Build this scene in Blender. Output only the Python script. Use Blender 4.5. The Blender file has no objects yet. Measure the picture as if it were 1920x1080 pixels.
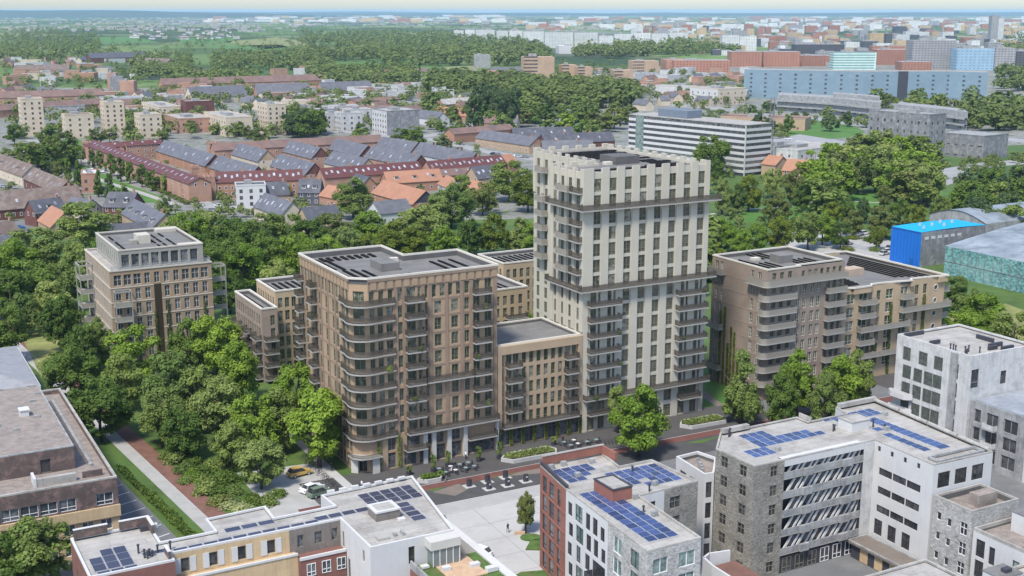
import bpy, math, random
import numpy as np
from mathutils import Vector, Matrix
R = math.radians
S = bpy.context.scene
COL = S.collection

# ------------------------------------------------------------------ camera, light, exposure
CAM_H, FOC = 82.0, 2320.0                      # metres above the street; focal length in px of a 1920 px wide frame
TH = math.atan(520.0 / FOC)                    # downward tilt
cam = bpy.data.objects.new('camera', bpy.data.cameras.new('camera'))
COL.objects.link(cam)
cam.data.sensor_width = 36.0
cam.data.lens = 36.0 * FOC / 1920.0
cam.data.clip_start, cam.data.clip_end = 1.0, 120000.0
cam.location = (0, 0, CAM_H)
cam.rotation_euler = (math.pi / 2 - TH, 0, 0)
S.camera = cam
SUN_EL, SUN_AZ = R(57), R(206)                 # azimuth clockwise from +Y (the view direction): behind the camera, to its left
w = bpy.data.worlds.new('World'); S.world = w; w.use_nodes = True
nt = w.node_tree; bg = nt.nodes['Background']
sky = nt.nodes.new('ShaderNodeTexSky'); sky.sky_type = 'NISHITA'; sky.sun_disc = False
sky.sun_elevation = SUN_EL; sky.sun_rotation = SUN_AZ; sky.altitude = 0; sky.air_density = 1.0; sky.dust_density = 1.0; sky.ozone_density = 2.0
tint = nt.nodes.new('ShaderNodeMix'); tint.data_type = 'RGBA'; tint.blend_type = 'MULTIPLY'; tint.inputs[0].default_value = 1.0; tint.inputs[7].default_value = (0.98, 1.0, 1.05, 1)   # clearer, bluer air than the dusty model's
nt.links.new(sky.outputs[0], tint.inputs[6]); nt.links.new(tint.outputs[2], bg.inputs[0]); bg.inputs[1].default_value = 0.15
sl = bpy.data.lights.new('sun', 'SUN'); sl.energy = 3.0; sl.angle = R(10.0); sl.color = (1.0, 0.955, 0.875)
so = bpy.data.objects.new('sun', sl); COL.objects.link(so)
so.rotation_euler = Vector((-math.sin(SUN_AZ) * math.cos(SUN_EL), -math.cos(SUN_AZ) * math.cos(SUN_EL), -math.sin(SUN_EL))).to_track_quat('-Z', 'Y').to_euler()
S.view_settings.view_transform = 'Standard'; S.view_settings.look = 'None'
S.view_settings.exposure = 0.62; S.view_settings.gamma = 1.0
cy = S.cycles
cy.max_bounces = 5; cy.diffuse_bounces = 2; cy.glossy_bounces = 2; cy.transmission_bounces = 2; cy.transparent_max_bounces = 10
cy.volume_bounces = 1; cy.sample_clamp_indirect = 4.0; cy.use_denoising = True; cy.caustics_reflective = False; cy.caustics_refractive = False

# ------------------------------------------------------------------ survey: picture point at height z -> place on the map
CT, ST = math.cos(TH), math.sin(TH)
def G(px, py, z=0.0):
    v = py - 540.0
    t = (z - CAM_H) / (-FOC * ST - v * CT)
    return ((px - 960.0) * t, (FOC * CT - v * ST) * t)
AL = R(28.7)                                   # street grid: a runs along the street fronts, b away from them
CA, SA = math.cos(AL), math.sin(AL)
def gw(a, b): return (a * CA - b * SA, a * SA + b * CA)
def ga(px, py, z=0.0):
    x, y = G(px, py, z); return (x * CA + y * SA, -x * SA + y * CA)

# ------------------------------------------------------------------ materials
def ramp(nodes, links, fac, stops):
    r = nodes.new('ShaderNodeValToRGB'); e = r.color_ramp.elements
    while len(e) < len(stops): e.new(0.5)
    for el, (p, c) in zip(e, stops): el.position = p; el.color = (*c, 1) if len(c) == 3 else c
    links.new(fac, r.inputs[0]); return r.outputs[0]
def mixc(n, l, f, a, b, mode='MIX'):
    m = n.new('ShaderNodeMix'); m.data_type = 'RGBA'; m.blend_type = mode
    for sock, v in ((m.inputs[0], f), (m.inputs[6], a), (m.inputs[7], b)):
        if isinstance(v, (int, float)): sock.default_value = v
        elif isinstance(v, tuple): sock.default_value = (*v, 1)
        else: l.new(v, sock)
    return m.outputs[2]
def noise(n, l, vec, scale, detail=4, rough=0.6, out=0):
    t = n.new('ShaderNodeTexNoise'); t.inputs['Scale'].default_value = scale
    t.inputs['Detail'].default_value = detail; t.inputs['Roughness'].default_value = rough
    l.new(vec, t.inputs['Vector']); return t.outputs[out]
def scaled(n, l, vec, s):
    m = n.new('ShaderNodeMapping'); m.inputs['Scale'].default_value = s; l.new(vec, m.inputs['Vector']); return m.outputs[0]
def newmat(name):
    m = bpy.data.materials.new(name); m.use_nodes = True
    n, l = m.node_tree.nodes, m.node_tree.links
    return m, n, l, n['Principled BSDF']
def mul(c, k): return tuple(min(1, x * k) for x in c)
def mat(name, col, rough=0.8, var=0.18, scale=0.6, stain=None, stain_amt=0.0, streak=0.0, fine=0.12, rnd=0.0, spec=0.3, metal=0.0, bump=0.0, seam=None):
    """a surface with broad tone drift, finer grain, worn patches of another colour and rain streaks"""
    m, n, l, p = newmat(name)
    geo = n.new('ShaderNodeNewGeometry'); pos = geo.outputs['Position']
    c = ramp(n, l, noise(n, l, pos, scale), [(0.3, mul(col, 1 - var)), (0.7, mul(col, 1 + var))])
    if fine:
        c = mixc(n, l, 1.0, c, ramp(n, l, noise(n, l, pos, 7.0, 3), [(0.3, (1 - fine,) * 3), (0.7, (1 + fine,) * 3)]), 'MULTIPLY')
    if stain_amt:
        f = ramp(n, l, noise(n, l, pos, scale * 0.55 + 0.12, 6, 0.7), [(0.5, (0, 0, 0)), (0.62, (stain_amt,) * 3)])
        c = mixc(n, l, f, c, stain)
    if streak:
        f = ramp(n, l, noise(n, l, scaled(n, l, pos, (2.2, 2.2, 0.16)), 1.0, 5, 0.65), [(0.48, (0, 0, 0)), (0.68, (streak,) * 3)])
        c = mixc(n, l, f, c, mul(col, 0.42))
    if seam:
        mp = n.new('ShaderNodeMapping'); mp.inputs['Rotation'].default_value = (0, 0, -AL); l.new(pos, mp.inputs['Vector'])
        bt = n.new('ShaderNodeTexBrick'); bt.inputs['Scale'].default_value = 1.0; bt.inputs['Brick Width'].default_value = seam[0]; bt.inputs['Row Height'].default_value = seam[1]; bt.inputs['Mortar Size'].default_value = seam[2]
        for i, v in enumerate((0.93, 1.06, 0.72)): bt.inputs[i + 1].default_value = (v, v, v, 1)
        l.new(mp.outputs[0], bt.inputs['Vector']); c = mixc(n, l, 1.0, c, bt.outputs[0], 'MULTIPLY')
    if rnd:
        oi = n.new('ShaderNodeObjectInfo')
        c = mixc(n, l, 1.0, c, ramp(n, l, oi.outputs['Random'], [(0, (1 - rnd,) * 3), (1, (1 + rnd,) * 3)]), 'MULTIPLY')
    l.new(c, p.inputs['Base Color'])
    p.inputs['Roughness'].default_value = rough; p.inputs['Specular IOR Level'].default_value = spec; p.inputs['Metallic'].default_value = metal
    if bump:
        b = n.new('ShaderNodeBump'); b.inputs['Strength'].default_value = bump; b.inputs['Distance'].default_value = 0.1
        l.new(noise(n, l, pos, 4.0, 5), b.inputs['Height']); l.new(b.outputs[0], p.inputs['Normal'])
    return m
def glassmat(name, cols, rough=0.08, spec=0.6):
    """window glass by day: dark with rooms, blinds and curtains that differ from pane to pane"""
    m, n, l, p = newmat(name)
    oi = n.new('ShaderNodeObjectInfo'); geo = n.new('ShaderNodeNewGeometry')
    k = n.new('ShaderNodeMath'); k.operation = 'ADD'; l.new(oi.outputs['Random'], k.inputs[0])
    l.new(noise(n, l, geo.outputs['Position'], 0.9, 2), k.inputs[1])
    fr = n.new('ShaderNodeMath'); fr.operation = 'FRACT'; l.new(k.outputs[0], fr.inputs[0])
    c = ramp(n, l, fr.outputs[0], [(i / (len(cols) - 1), q) for i, q in enumerate(cols)])
    l.new(c, p.inputs['Base Color']); p.inputs['Roughness'].default_value = rough; p.inputs['Specular IOR Level'].default_value = spec
    return m
def stonemat(name, cols, scale=2.2, flat=2.0):
    """rubble stone: a cell per stone, each of its own tone"""
    m, n, l, p = newmat(name)
    geo = n.new('ShaderNodeNewGeometry')
    v = n.new('ShaderNodeTexVoronoi'); v.inputs['Scale'].default_value = scale
    l.new(scaled(n, l, geo.outputs['Position'], (1, 1, flat)), v.inputs['Vector'])
    sp = n.new('ShaderNodeSeparateColor'); l.new(v.outputs['Color'], sp.inputs[0])
    c = ramp(n, l, sp.outputs[0], [(i / (len(cols) - 1), q) for i, q in enumerate(cols)])
    c = mixc(n, l, 1.0, c, ramp(n, l, noise(n, l, geo.outputs['Position'], 0.35, 5), [(0.3, (0.75,) * 3), (0.7, (1.15,) * 3)]), 'MULTIPLY')
    l.new(c, p.inputs['Base Color']); p.inputs['Roughness'].default_value = 0.9
    return m
def leafmat(name, dark, light, tint=0.25):
    m, n, l, p = newmat(name)
    geo = n.new('ShaderNodeNewGeometry'); oi = n.new('ShaderNodeObjectInfo')
    k = n.new('ShaderNodeMath'); k.operation = 'MULTIPLY_ADD'
    l.new(geo.outputs['Random Per Island'], k.inputs[0]); k.inputs[1].default_value = 0.45
    nz = noise(n, l, geo.outputs['Position'], 0.35, 3)
    k2 = n.new('ShaderNodeMath'); k2.operation = 'MULTIPLY'; l.new(nz, k2.inputs[0]); k2.inputs[1].default_value = 0.75
    l.new(k2.outputs[0], k.inputs[2])
    c = ramp(n, l, k.outputs[0], [(0.18, dark), (0.85, light)])
    c = mixc(n, l, 1.0, c, ramp(n, l, oi.outputs['Random'], [(0, (1 - tint, 1 - tint * 0.7, 1 - tint)), (0.5, (1.0, 1.0, 0.9)), (1, (1 + tint, 1 + tint * 0.8, 1 + tint * 0.3))]), 'MULTIPLY')
    l.new(c, p.inputs['Base Color']); p.inputs['Roughness'].default_value = 0.65; p.inputs['Specular IOR Level'].default_value = 0.25
    tr = n.new('ShaderNodeBsdfTranslucent'); l.new(c, tr.inputs[0])
    mx = n.new('ShaderNodeMixShader'); mx.inputs[0].default_value = 0.42
    l.new(p.outputs[0], mx.inputs[1]); l.new(tr.outputs[0], mx.inputs[2]); l.new(mx.outputs[0], n['Material Output'].inputs[0])
    return m
def meshmetal(name, col, clear):
    """perforated sheet: lets part of what is behind it through"""
    m, n, l, p = newmat(name)
    p.inputs['Base Color'].default_value = (*col, 1); p.inputs['Roughness'].default_value = 0.5; p.inputs['Metallic'].default_value = 0.2
    tr = n.new('ShaderNodeBsdfTransparent'); mx = n.new('ShaderNodeMixShader'); mx.inputs[0].default_value = clear
    l.new(p.outputs[0], mx.inputs[1]); l.new(tr.outputs[0], mx.inputs[2]); l.new(mx.outputs[0], n['Material Output'].inputs[0])
    return m
def gridwall(name, wall, dark, sx, sz, fx=0.5, fz=0.55, var=0.15):
    """far facade: rows of small windows as the wall's own pattern (each under a pixel or two)"""
    m, n, l, p = newmat(name)
    tc = n.new('ShaderNodeTexCoord'); s = n.new('ShaderNodeSeparateXYZ'); l.new(tc.outputs['Object'], s.inputs[0])
    def math_(op, a, b=None):
        k = n.new('ShaderNodeMath'); k.operation = op
        for i, v in enumerate((a, b)):
            if v is None: continue
            if isinstance(v, (int, float)): k.inputs[i].default_value = v
            else: l.new(v, k.inputs[i])
        return k.outputs[0]
    u = math_('ADD', s.outputs[0], s.outputs[1])
    inx = math_('LESS_THAN', math_('FRACT', math_('MULTIPLY', u, 1 / sx)), fx)
    inz = math_('LESS_THAN', math_('FRACT', math_('ADD', math_('MULTIPLY', s.outputs[2], 1 / sz), 0.55)), fz)
    geo = n.new('ShaderNodeNewGeometry'); sn = n.new('ShaderNodeSeparateXYZ'); l.new(geo.outputs['Normal'], sn.inputs[0])
    side = math_('LESS_THAN', math_('ABSOLUTE', sn.outputs[2]), 0.5)
    f = math_('MULTIPLY', math_('MULTIPLY', inx, inz), side)
    oi = n.new('ShaderNodeObjectInfo')
    wv = mixc(n, l, 1.0, wall, ramp(n, l, oi.outputs['Random'], [(0, (1 - var,) * 3), (1, (1 + var,) * 3)]), 'MULTIPLY')
    wv = mixc(n, l, 1.0, wv, ramp(n, l, noise(n, l, geo.outputs['Position'], 0.12, 5), [(0.3, (0.86,) * 3), (0.7, (1.1,) * 3)]), 'MULTIPLY')
    roof = math_('GREATER_THAN', sn.outputs[2], 0.5)
    c = mixc(n, l, f, wv, dark); c = mixc(n, l, roof, c, (0.33, 0.32, 0.31))
    l.new(c, p.inputs['Base Color']); p.inputs['Roughness'].default_value = 0.7
    return m

M = {}
M['cream'] = mat('cream_render', (0.50, 0.46, 0.375), var=0.05, scale=0.25, fine=0.05)
M['cream_dark'] = mat('cream_groove', (0.50, 0.46, 0.38), var=0.06, scale=0.25, fine=0.05)
M['brown_brick'] = mat('brown_brick', (0.320, 0.250, 0.192), var=0.10, scale=0.35, fine=0.16)
M['brown_pier'] = mat('pale_brown_brick', (0.435, 0.335, 0.250), var=0.10, scale=0.35, fine=0.14)
M['tan_brick'] = mat('tan_brick', (0.397, 0.293, 0.193), var=0.08, scale=0.3, fine=0.12)
M['ochre_brick'] = mat('ochre_brick', (0.437, 0.328, 0.213), var=0.08, scale=0.3, fine=0.12)
M['salmon_brick'] = mat('salmon_brick', (0.329, 0.236, 0.155), var=0.10, scale=0.3, fine=0.12)
M['mauve_brick'] = mat('mauve_brick', (0.292, 0.230, 0.181), var=0.12, scale=0.22, fine=0.18, stain=(0.20, 0.14, 0.105), stain_amt=0.4)
M['panel_brick'] = mat('tan_panel_brick', (0.375, 0.265, 0.170), var=0.10, scale=0.35, fine=0.14)
M['pier_brick'] = mat('brown_pier_brick', (0.272, 0.196, 0.142), var=0.10, scale=0.35, fine=0.16)
M['coping'] = mat('pale_coping', (0.60, 0.555, 0.475), var=0.05, fine=0.05)
M['pale_grey'] = mat('pale_grey_metal', (0.53, 0.51, 0.46), rough=0.5, var=0.05, fine=0.04)
M['greige'] = mat('greige_frames', (0.32, 0.30, 0.26), rough=0.5, var=0.06, fine=0.04)
M['greige_coping'] = mat('greige_coping', (0.50, 0.455, 0.38), var=0.05, fine=0.05)
M['white'] = mat('white_render', (0.56, 0.55, 0.53), var=0.05, scale=0.3, fine=0.05, streak=0.10)
M['white_dirty'] = mat('dirty_white_render', (0.55, 0.54, 0.52), var=0.10, scale=0.5, stain=(0.30, 0.30, 0.29), stain_amt=0.5, streak=0.3)
M['conc'] = mat('weathered_concrete', (0.33, 0.33, 0.32), var=0.2, scale=0.5, stain=(0.16, 0.16, 0.16), stain_amt=0.6, streak=0.6)
M['conc_dark'] = mat('dark_weathered_concrete', (0.22, 0.22, 0.225), var=0.25, scale=0.5, stain=(0.42, 0.42, 0.41), stain_amt=0.55, streak=0.5)
M['roof_grey'] = mat('grey_roof_felt', (0.185, 0.178, 0.165), var=0.10, scale=0.25, fine=0.08, stain=(0.115, 0.11, 0.105), stain_amt=0.5, seam=(8.0, 1.2, 0.03))
M['roof_light'] = mat('pale_roof_felt', (0.375, 0.355, 0.32), var=0.14, scale=0.35, fine=0.10, stain=(0.27, 0.245, 0.215), stain_amt=0.75, seam=(9.0, 1.6, 0.05))
M['roof_worn'] = mat('worn_brown_roof_felt', (0.27, 0.228, 0.195), var=0.2, scale=0.8, fine=0.15, stain=(0.19, 0.165, 0.15), stain_amt=0.8)
M['upstand'] = mat('dark_upstand', (0.115, 0.11, 0.105), var=0.1)
M['slab'] = mat('balcony_concrete', (0.36, 0.345, 0.315), var=0.06, fine=0.05)
M['bronze_mesh'] = meshmetal('bronze_mesh_railing', (0.115, 0.098, 0.078), 0.4)
M['beige_mesh'] = meshmetal('beige_mesh_railing', (0.40, 0.36, 0.30), 0.28)
M['dark_frame'] = mat('bronze_window_frame', (0.20, 0.185, 0.15), rough=0.5, var=0.05)
M['light_frame'] = mat('pale_window_frame', (0.55, 0.53, 0.48), rough=0.5, var=0.05)
M['white_frame'] = mat('white_window_frame', (0.75, 0.75, 0.74), rough=0.5, var=0.04)
M['black_frame'] = mat('black_window_frame', (0.045, 0.045, 0.048), rough=0.5, var=0.05)
M['glass_olive'] = glassmat('olive_glass', [(0.075, 0.075, 0.050), (0.14, 0.135, 0.095), (0.10, 0.10, 0.068), (0.32, 0.30, 0.25), (0.085, 0.085, 0.055), (0.045, 0.05, 0.035)])
M['glass_green'] = glassmat('green_glass', [(0.06, 0.075, 0.042), (0.115, 0.12, 0.075), (0.08, 0.095, 0.055), (0.30, 0.285, 0.23), (0.065, 0.08, 0.045), (0.04, 0.05, 0.035)])
M['glass_grey'] = glassmat('grey_glass', [(0.04, 0.045, 0.05), (0.085, 0.09, 0.095), (0.055, 0.06, 0.062), (0.20, 0.205, 0.20), (0.05, 0.055, 0.06)])
M['glass_teal'] = glassmat('teal_glass', [(0.07, 0.11, 0.10), (0.16, 0.22, 0.20), (0.10, 0.14, 0.13), (0.26, 0.33, 0.30), (0.09, 0.12, 0.11)])
M['glass_dark'] = glassmat('dark_glass', [(0.02, 0.021, 0.022), (0.05, 0.05, 0.052), (0.03, 0.03, 0.032), (0.09, 0.09, 0.09), (0.025, 0.026, 0.028)])
M['green_dark_blind'] = mat('weathered_green_shutter', (0.075, 0.085, 0.07), var=0.3, scale=1.5, stain=(0.16, 0.165, 0.15), stain_amt=0.5)
M['stone'] = stonemat('rubble_stone', [(0.145, 0.135, 0.112), (0.25, 0.235, 0.20), (0.18, 0.168, 0.14), (0.32, 0.30, 0.26), (0.21, 0.195, 0.165)], 3.0)
M['stone_light'] = stonemat('pale_rubble_stone', [(0.26, 0.255, 0.235), (0.43, 0.42, 0.39), (0.33, 0.32, 0.295), (0.52, 0.51, 0.48), (0.22, 0.21, 0.195)], 3.0)
M['red_brick'] = mat('red_brick', (0.27, 0.115, 0.085), var=0.12, scale=0.5, fine=0.16)
M['dark_brick'] = mat('dark_brick', (0.115, 0.085, 0.075), var=0.2, scale=0.8, fine=0.15, stain=(0.27, 0.17, 0.145), stain_amt=0.7)
M['red_plum'] = mat('plum_brick', (0.20, 0.095, 0.075), var=0.15, scale=0.5, fine=0.14)
M['tan_wall'] = mat('tan_render', (0.53, 0.39, 0.23), var=0.10, scale=0.6, fine=0.08, streak=0.25)
M['grey_brown'] = mat('grey_brown_render', (0.205, 0.18, 0.158), var=0.15, scale=0.7, streak=0.3)
M['charcoal'] = mat('charcoal_cladding', (0.055, 0.055, 0.065), rough=0.5, var=0.1)
M['panel_blue'] = mat('blue_solar_cells', (0.045, 0.068, 0.16), rough=0.22, var=0.12, scale=0.8, fine=0.1, rnd=0.4, spec=0.6)
M['panel_violet'] = mat('violet_solar_cells', (0.048, 0.050, 0.075), rough=0.22, var=0.12, scale=0.8, fine=0.1, rnd=0.2, spec=0.5)
M['panel_black'] = mat('black_solar_cells', (0.016, 0.016, 0.016), rough=0.9, var=0.1, spec=0.05)
M['alu'] = mat('aluminium', (0.55, 0.55, 0.56), rough=0.4, var=0.05, metal=0.3)
M['wood_deck'] = mat('timber_deck', (0.50, 0.34, 0.22), var=0.15, scale=1.2)
M['bark'] = mat('bark', (0.10, 0.08, 0.06), var=0.3, scale=1.5, fine=0.2)
M['asphalt'] = mat('asphalt', (0.072, 0.071, 0.070), var=0.12, scale=0.2, fine=0.08, stain=(0.10, 0.098, 0.095), stain_amt=0.5)
M['asphalt_grey'] = mat('worn_asphalt', (0.155, 0.155, 0.155), var=0.12, scale=0.15, fine=0.08, stain=(0.20, 0.20, 0.195), stain_amt=0.6)
M['road_pale'] = mat('pale_road', (0.31, 0.305, 0.30), var=0.10, scale=0.1, fine=0.05, stain=(0.24, 0.235, 0.23), stain_amt=0.4)
M['plaza'] = mat('pale_plaza_paving', (0.43, 0.42, 0.40), var=0.05, scale=0.2, fine=0.04, stain=(0.36, 0.35, 0.335), stain_amt=0.5)
M['paving'] = mat('dark_terrace_paving', (0.082, 0.076, 0.071), var=0.12, scale=0.3, fine=0.12)
M['paving_beige'] = mat('beige_paving', (0.185, 0.155, 0.13), var=0.12, scale=0.4, fine=0.1)
M['red_lane'] = mat('red_cycle_lane', (0.145, 0.062, 0.050), var=0.15, scale=0.35, fine=0.1)
M['red_path'] = mat('red_brick_path', (0.185, 0.095, 0.070), var=0.18, scale=0.5, fine=0.15, stain=(0.13, 0.075, 0.06), stain_amt=0.6)
M['pale_path'] = mat('pale_concrete_path', (0.37, 0.36, 0.335), var=0.08, scale=0.4, fine=0.06, stain=(0.27, 0.26, 0.24), stain_amt=0.4)
M['kerb'] = mat('kerb_stone', (0.43, 0.42, 0.40), var=0.08)
M['mark'] = mat('white_road_paint', (0.66, 0.66, 0.65), var=0.08, fine=0.1)
M['grass'] = mat('mown_grass', (0.072, 0.125, 0.028), var=0.3, scale=0.12, fine=0.25, stain=(0.12, 0.15, 0.04), stain_amt=0.6)
M['grass_bright'] = mat('bright_lawn', (0.075, 0.17, 0.03), var=0.2, scale=0.05, fine=0.2, stain=(0.12, 0.17, 0.045), stain_amt=0.5)
M['grass_dry'] = mat('dry_lawn', (0.22, 0.225, 0.075), var=0.25, scale=0.2, fine=0.2, stain=(0.12, 0.16, 0.04), stain_amt=0.7)
M['turf'] = mat('green_roof_turf', (0.075, 0.135, 0.03), var=0.3, scale=0.8, fine=0.3, stain=(0.13, 0.12, 0.05), stain_amt=0.5)
LEAF = {
 'bright': leafmat('bright_leaves', (0.088, 0.153, 0.017), (0.293, 0.418, 0.059)),
 'mid': leafmat('mid_green_leaves', (0.088, 0.137, 0.031), (0.271, 0.348, 0.096)),
 'deep': leafmat('deep_green_leaves', (0.053, 0.099, 0.019), (0.185, 0.268, 0.053)),
 'pale': leafmat('pale_green_leaves', (0.139, 0.188, 0.048), (0.381, 0.452, 0.144)),
 'olive': leafmat('olive_leaves', (0.092, 0.118, 0.030), (0.235, 0.275, 0.085)),
 'dark': leafmat('dark_blue_green_leaves', (0.043, 0.079, 0.032), (0.128, 0.190, 0.073)),
 'far': leafmat('far_woodland_leaves', (0.072, 0.108, 0.029), (0.235, 0.287, 0.083), 0.1),
 'lime': leafmat('yellow_green_leaves', (0.075, 0.11, 0.012), (0.23, 0.28, 0.04)),
 'flower': leafmat('white_flowers', (0.10, 0.15, 0.04), (0.55, 0.58, 0.30)),
}

# ------------------------------------------------------------------ mesh tools
class MB:
    def __init__(s): s.v, s.f, s.m, s.cur = [], [], [], 0
    def quad(s, *p):
        i = len(s.v); s.v += p; s.f.append(tuple(range(i, i + len(p)))); s.m.append(s.cur)
    def box(s, x0, x1, y0, y1, z0, z1, bottom=True, top=True):
        i = len(s.v)
        s.v += [(x0, y0, z0), (x1, y0, z0), (x1, y1, z0), (x0, y1, z0), (x0, y0, z1), (x1, y0, z1), (x1, y1, z1), (x0, y1, z1)]
        fs = [(0, 1, 5, 4), (1, 2, 6, 5), (2, 3, 7, 6), (3, 0, 4, 7)]
        if bottom: fs.append((3, 2, 1, 0))
        if top: fs.append((4, 5, 6, 7))
        s.f += [tuple(i + k for k in q) for q in fs]; s.m += [s.cur] * len(fs); return s
    def prism(s, poly, z0, z1, top=True, bottom=True, sides=True):
        i = len(s.v); n = len(poly)
        s.v += [(x, y, z0) for x, y in poly] + [(x, y, z1) for x, y in poly]
        if sides:
            for k in range(n): s.f.append((i + k, i + (k + 1) % n, i + n + (k + 1) % n, i + n + k)); s.m.append(s.cur)
        if top: s.f.append(tuple(range(i + n, i + 2 * n))); s.m.append(s.cur)
        if bottom: s.f.append(tuple(range(i + n - 1, i - 1, -1))); s.m.append(s.cur)
        return s
    def ring(s, poly, t, z0, z1):
        """a wall of thickness t standing on the inside of poly (counter-clockwise)"""
        inn = inset(poly, t); n = len(poly); i = len(s.v)
        s.v += [(x, y, z) for q, z in ((poly, z0), (poly, z1), (inn, z1), (inn, z0)) for x, y in q]
        for k in range(n):
            k2 = (k + 1) % n
            for r in range(3): s.f.append((i + r * n + k, i + r * n + k2, i + (r + 1) * n + k2, i + (r + 1) * n + k)); s.m.append(s.cur)
        return s
    def tube(s, pts, r, n=6, caps=True):
        rr = r if isinstance(r, (list, tuple)) else [r] * len(pts)
        i = len(s.v); P = [Vector(p) for p in pts]
        for k, p in enumerate(P):
            t = (P[min(k + 1, len(P) - 1)] - P[max(k - 1, 0)]).normalized()
            u = t.orthogonal().normalized() if abs(t.z) < 0.99 else Vector((1, 0, 0)); u = (u - t * u.dot(t)).normalized(); q = t.cross(u)
            for j in range(n):
                a = 2 * math.pi * j / n; s.v.append(tuple(p + (u * math.cos(a) + q * math.sin(a)) * rr[k]))
        for k in range(len(P) - 1):
            for j in range(n):
                s.f.append((i + k * n + j, i + k * n + (j + 1) % n, i + (k + 1) * n + (j + 1) % n, i + (k + 1) * n + j)); s.m.append(s.cur)
        if caps:
            s.f.append(tuple(i + j for j in range(n - 1, -1, -1))); s.m.append(s.cur)
            s.f.append(tuple(i + (len(P) - 1) * n + j for j in range(n))); s.m.append(s.cur)
        return s
    def cyl(s, x, y, z0, z1, r0, r1=None, n=12): return s.tube([(x, y, z0), (x, y, z1)], [r0, r0 if r1 is None else r1], n)
    def xf(s, mtx, start=0):
        s.v[start:] = [tuple(mtx @ Vector(p)) for p in s.v[start:]]; return s
    def mesh(s, name, *mats, smooth=False):
        me = bpy.data.meshes.new(name); me.from_pydata(s.v, [], s.f)
        for q in mats: me.materials.append(M[q] if isinstance(q, str) else q)
        if any(s.m): me.polygons.foreach_set('material_index', s.m)
        if smooth: me.polygons.foreach_set('use_smooth', [True] * len(me.polygons))
        me.update(); return me
    def build(s, name, mats, parent=None, loc=(0, 0, 0), rz=0.0, smooth=False):
        if not isinstance(mats, (list, tuple)): mats = [mats]
        return ob(name, s.mesh(name, *mats, smooth=smooth), parent, loc, rz)
def inset(poly, t):
    n = len(poly); out = []
    for k in range(n):
        a, b, c = Vector(poly[k - 1]), Vector(poly[k]), Vector(poly[(k + 1) % n])
        d1, d2 = (b - a).normalized(), (c - b).normalized()
        n1, n2 = Vector((-d1.y, d1.x)), Vector((-d2.y, d2.x))
        bis = n1 + n2; k2 = bis.dot(n1)
        out.append(tuple(b + bis * (t / max(k2, 0.2))))
    return out
def ob(name, me, parent=None, loc=(0, 0, 0), rz=0.0, sc=None):
    o = bpy.data.objects.new(name, me); COL.objects.link(o)
    o.location = loc; o.rotation_euler = (0, 0, rz)
    if sc: o.scale = sc
    if parent: o.parent = parent
    return o
def tag(o, label, cat, group=None, kind=None):
    o['label'] = label; o['category'] = cat
    if group: o['group'] = group
    if kind: o['kind'] = kind
    return o
def thing(name, label, cat, xy, rz=0.0, group=None, z=0.0):
    o = bpy.data.objects.new(name, None); COL.objects.link(o); o.empty_display_size = 0.5
    o.location = (xy[0], xy[1], z); o.rotation_euler = (0, 0, rz)
    return tag(o, label, cat, group)
def struct(name, mb, m, loc=(0, 0, 0), rz=0.0):
    o = mb.build(name, m, None, loc, rz); o['kind'] = 'structure'; return o
def stuff(name, me_or_mb, m, label, cat):
    o = me_or_mb.build(name, m) if isinstance(me_or_mb, MB) else ob(name, me_or_mb)
    tag(o, label, cat, None, 'stuff'); return o

# ------------------------------------------------------------------ walls with real openings, windows, balconies
def facade(mb, ox, oy, ang, W, z0, z1, ops, dep=0.22):
    """wall sheet from (ox,oy) along ang, W long; ops = openings (u0,u1,za,zb); reveals go dep inwards"""
    c, s_ = math.cos(ang), math.sin(ang)
    P = lambda u, z, d=0.0: (ox + u * c - d * s_, oy + u * s_ + d * c, z)
    us = sorted({0.0, W} | {round(x, 3) for o in ops for x in o[:2]}); zs = sorted({z0, z1} | {round(x, 3) for o in ops for x in o[2:4]})
    us = [u for u in us if 0 <= u <= W]; zs = [z for z in zs if z0 <= z <= z1]
    for zi in range(len(zs) - 1):
        zm = (zs[zi] + zs[zi + 1]) / 2; row = [o for o in ops if o[2] < zm < o[3]]; st = None
        for ui in range(len(us) - 1):
            um = (us[ui] + us[ui + 1]) / 2; solid = not any(o[0] < um < o[1] for o in row)
            if solid and st is None: st = us[ui]
            if (not solid) and st is not None: mb.quad(P(st, zs[zi]), P(us[ui], zs[zi]), P(us[ui], zs[zi + 1]), P(st, zs[zi + 1])); st = None
        if st is not None: mb.quad(P(st, zs[zi]), P(W, zs[zi]), P(W, zs[zi + 1]), P(st, zs[zi + 1]))
    for o in ops:
        u0, u1, a, b = o[:4]
        mb.quad(P(u0, a), P(u1, a), P(u1, a, dep), P(u0, a, dep)); mb.quad(P(u0, b, dep), P(u1, b, dep), P(u1, b), P(u0, b))
        mb.quad(P(u0, a), P(u0, a, dep), P(u0, b, dep), P(u0, b)); mb.quad(P(u1, a, dep), P(u1, a), P(u1, b), P(u1, b, dep))
WIN = {}
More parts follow.
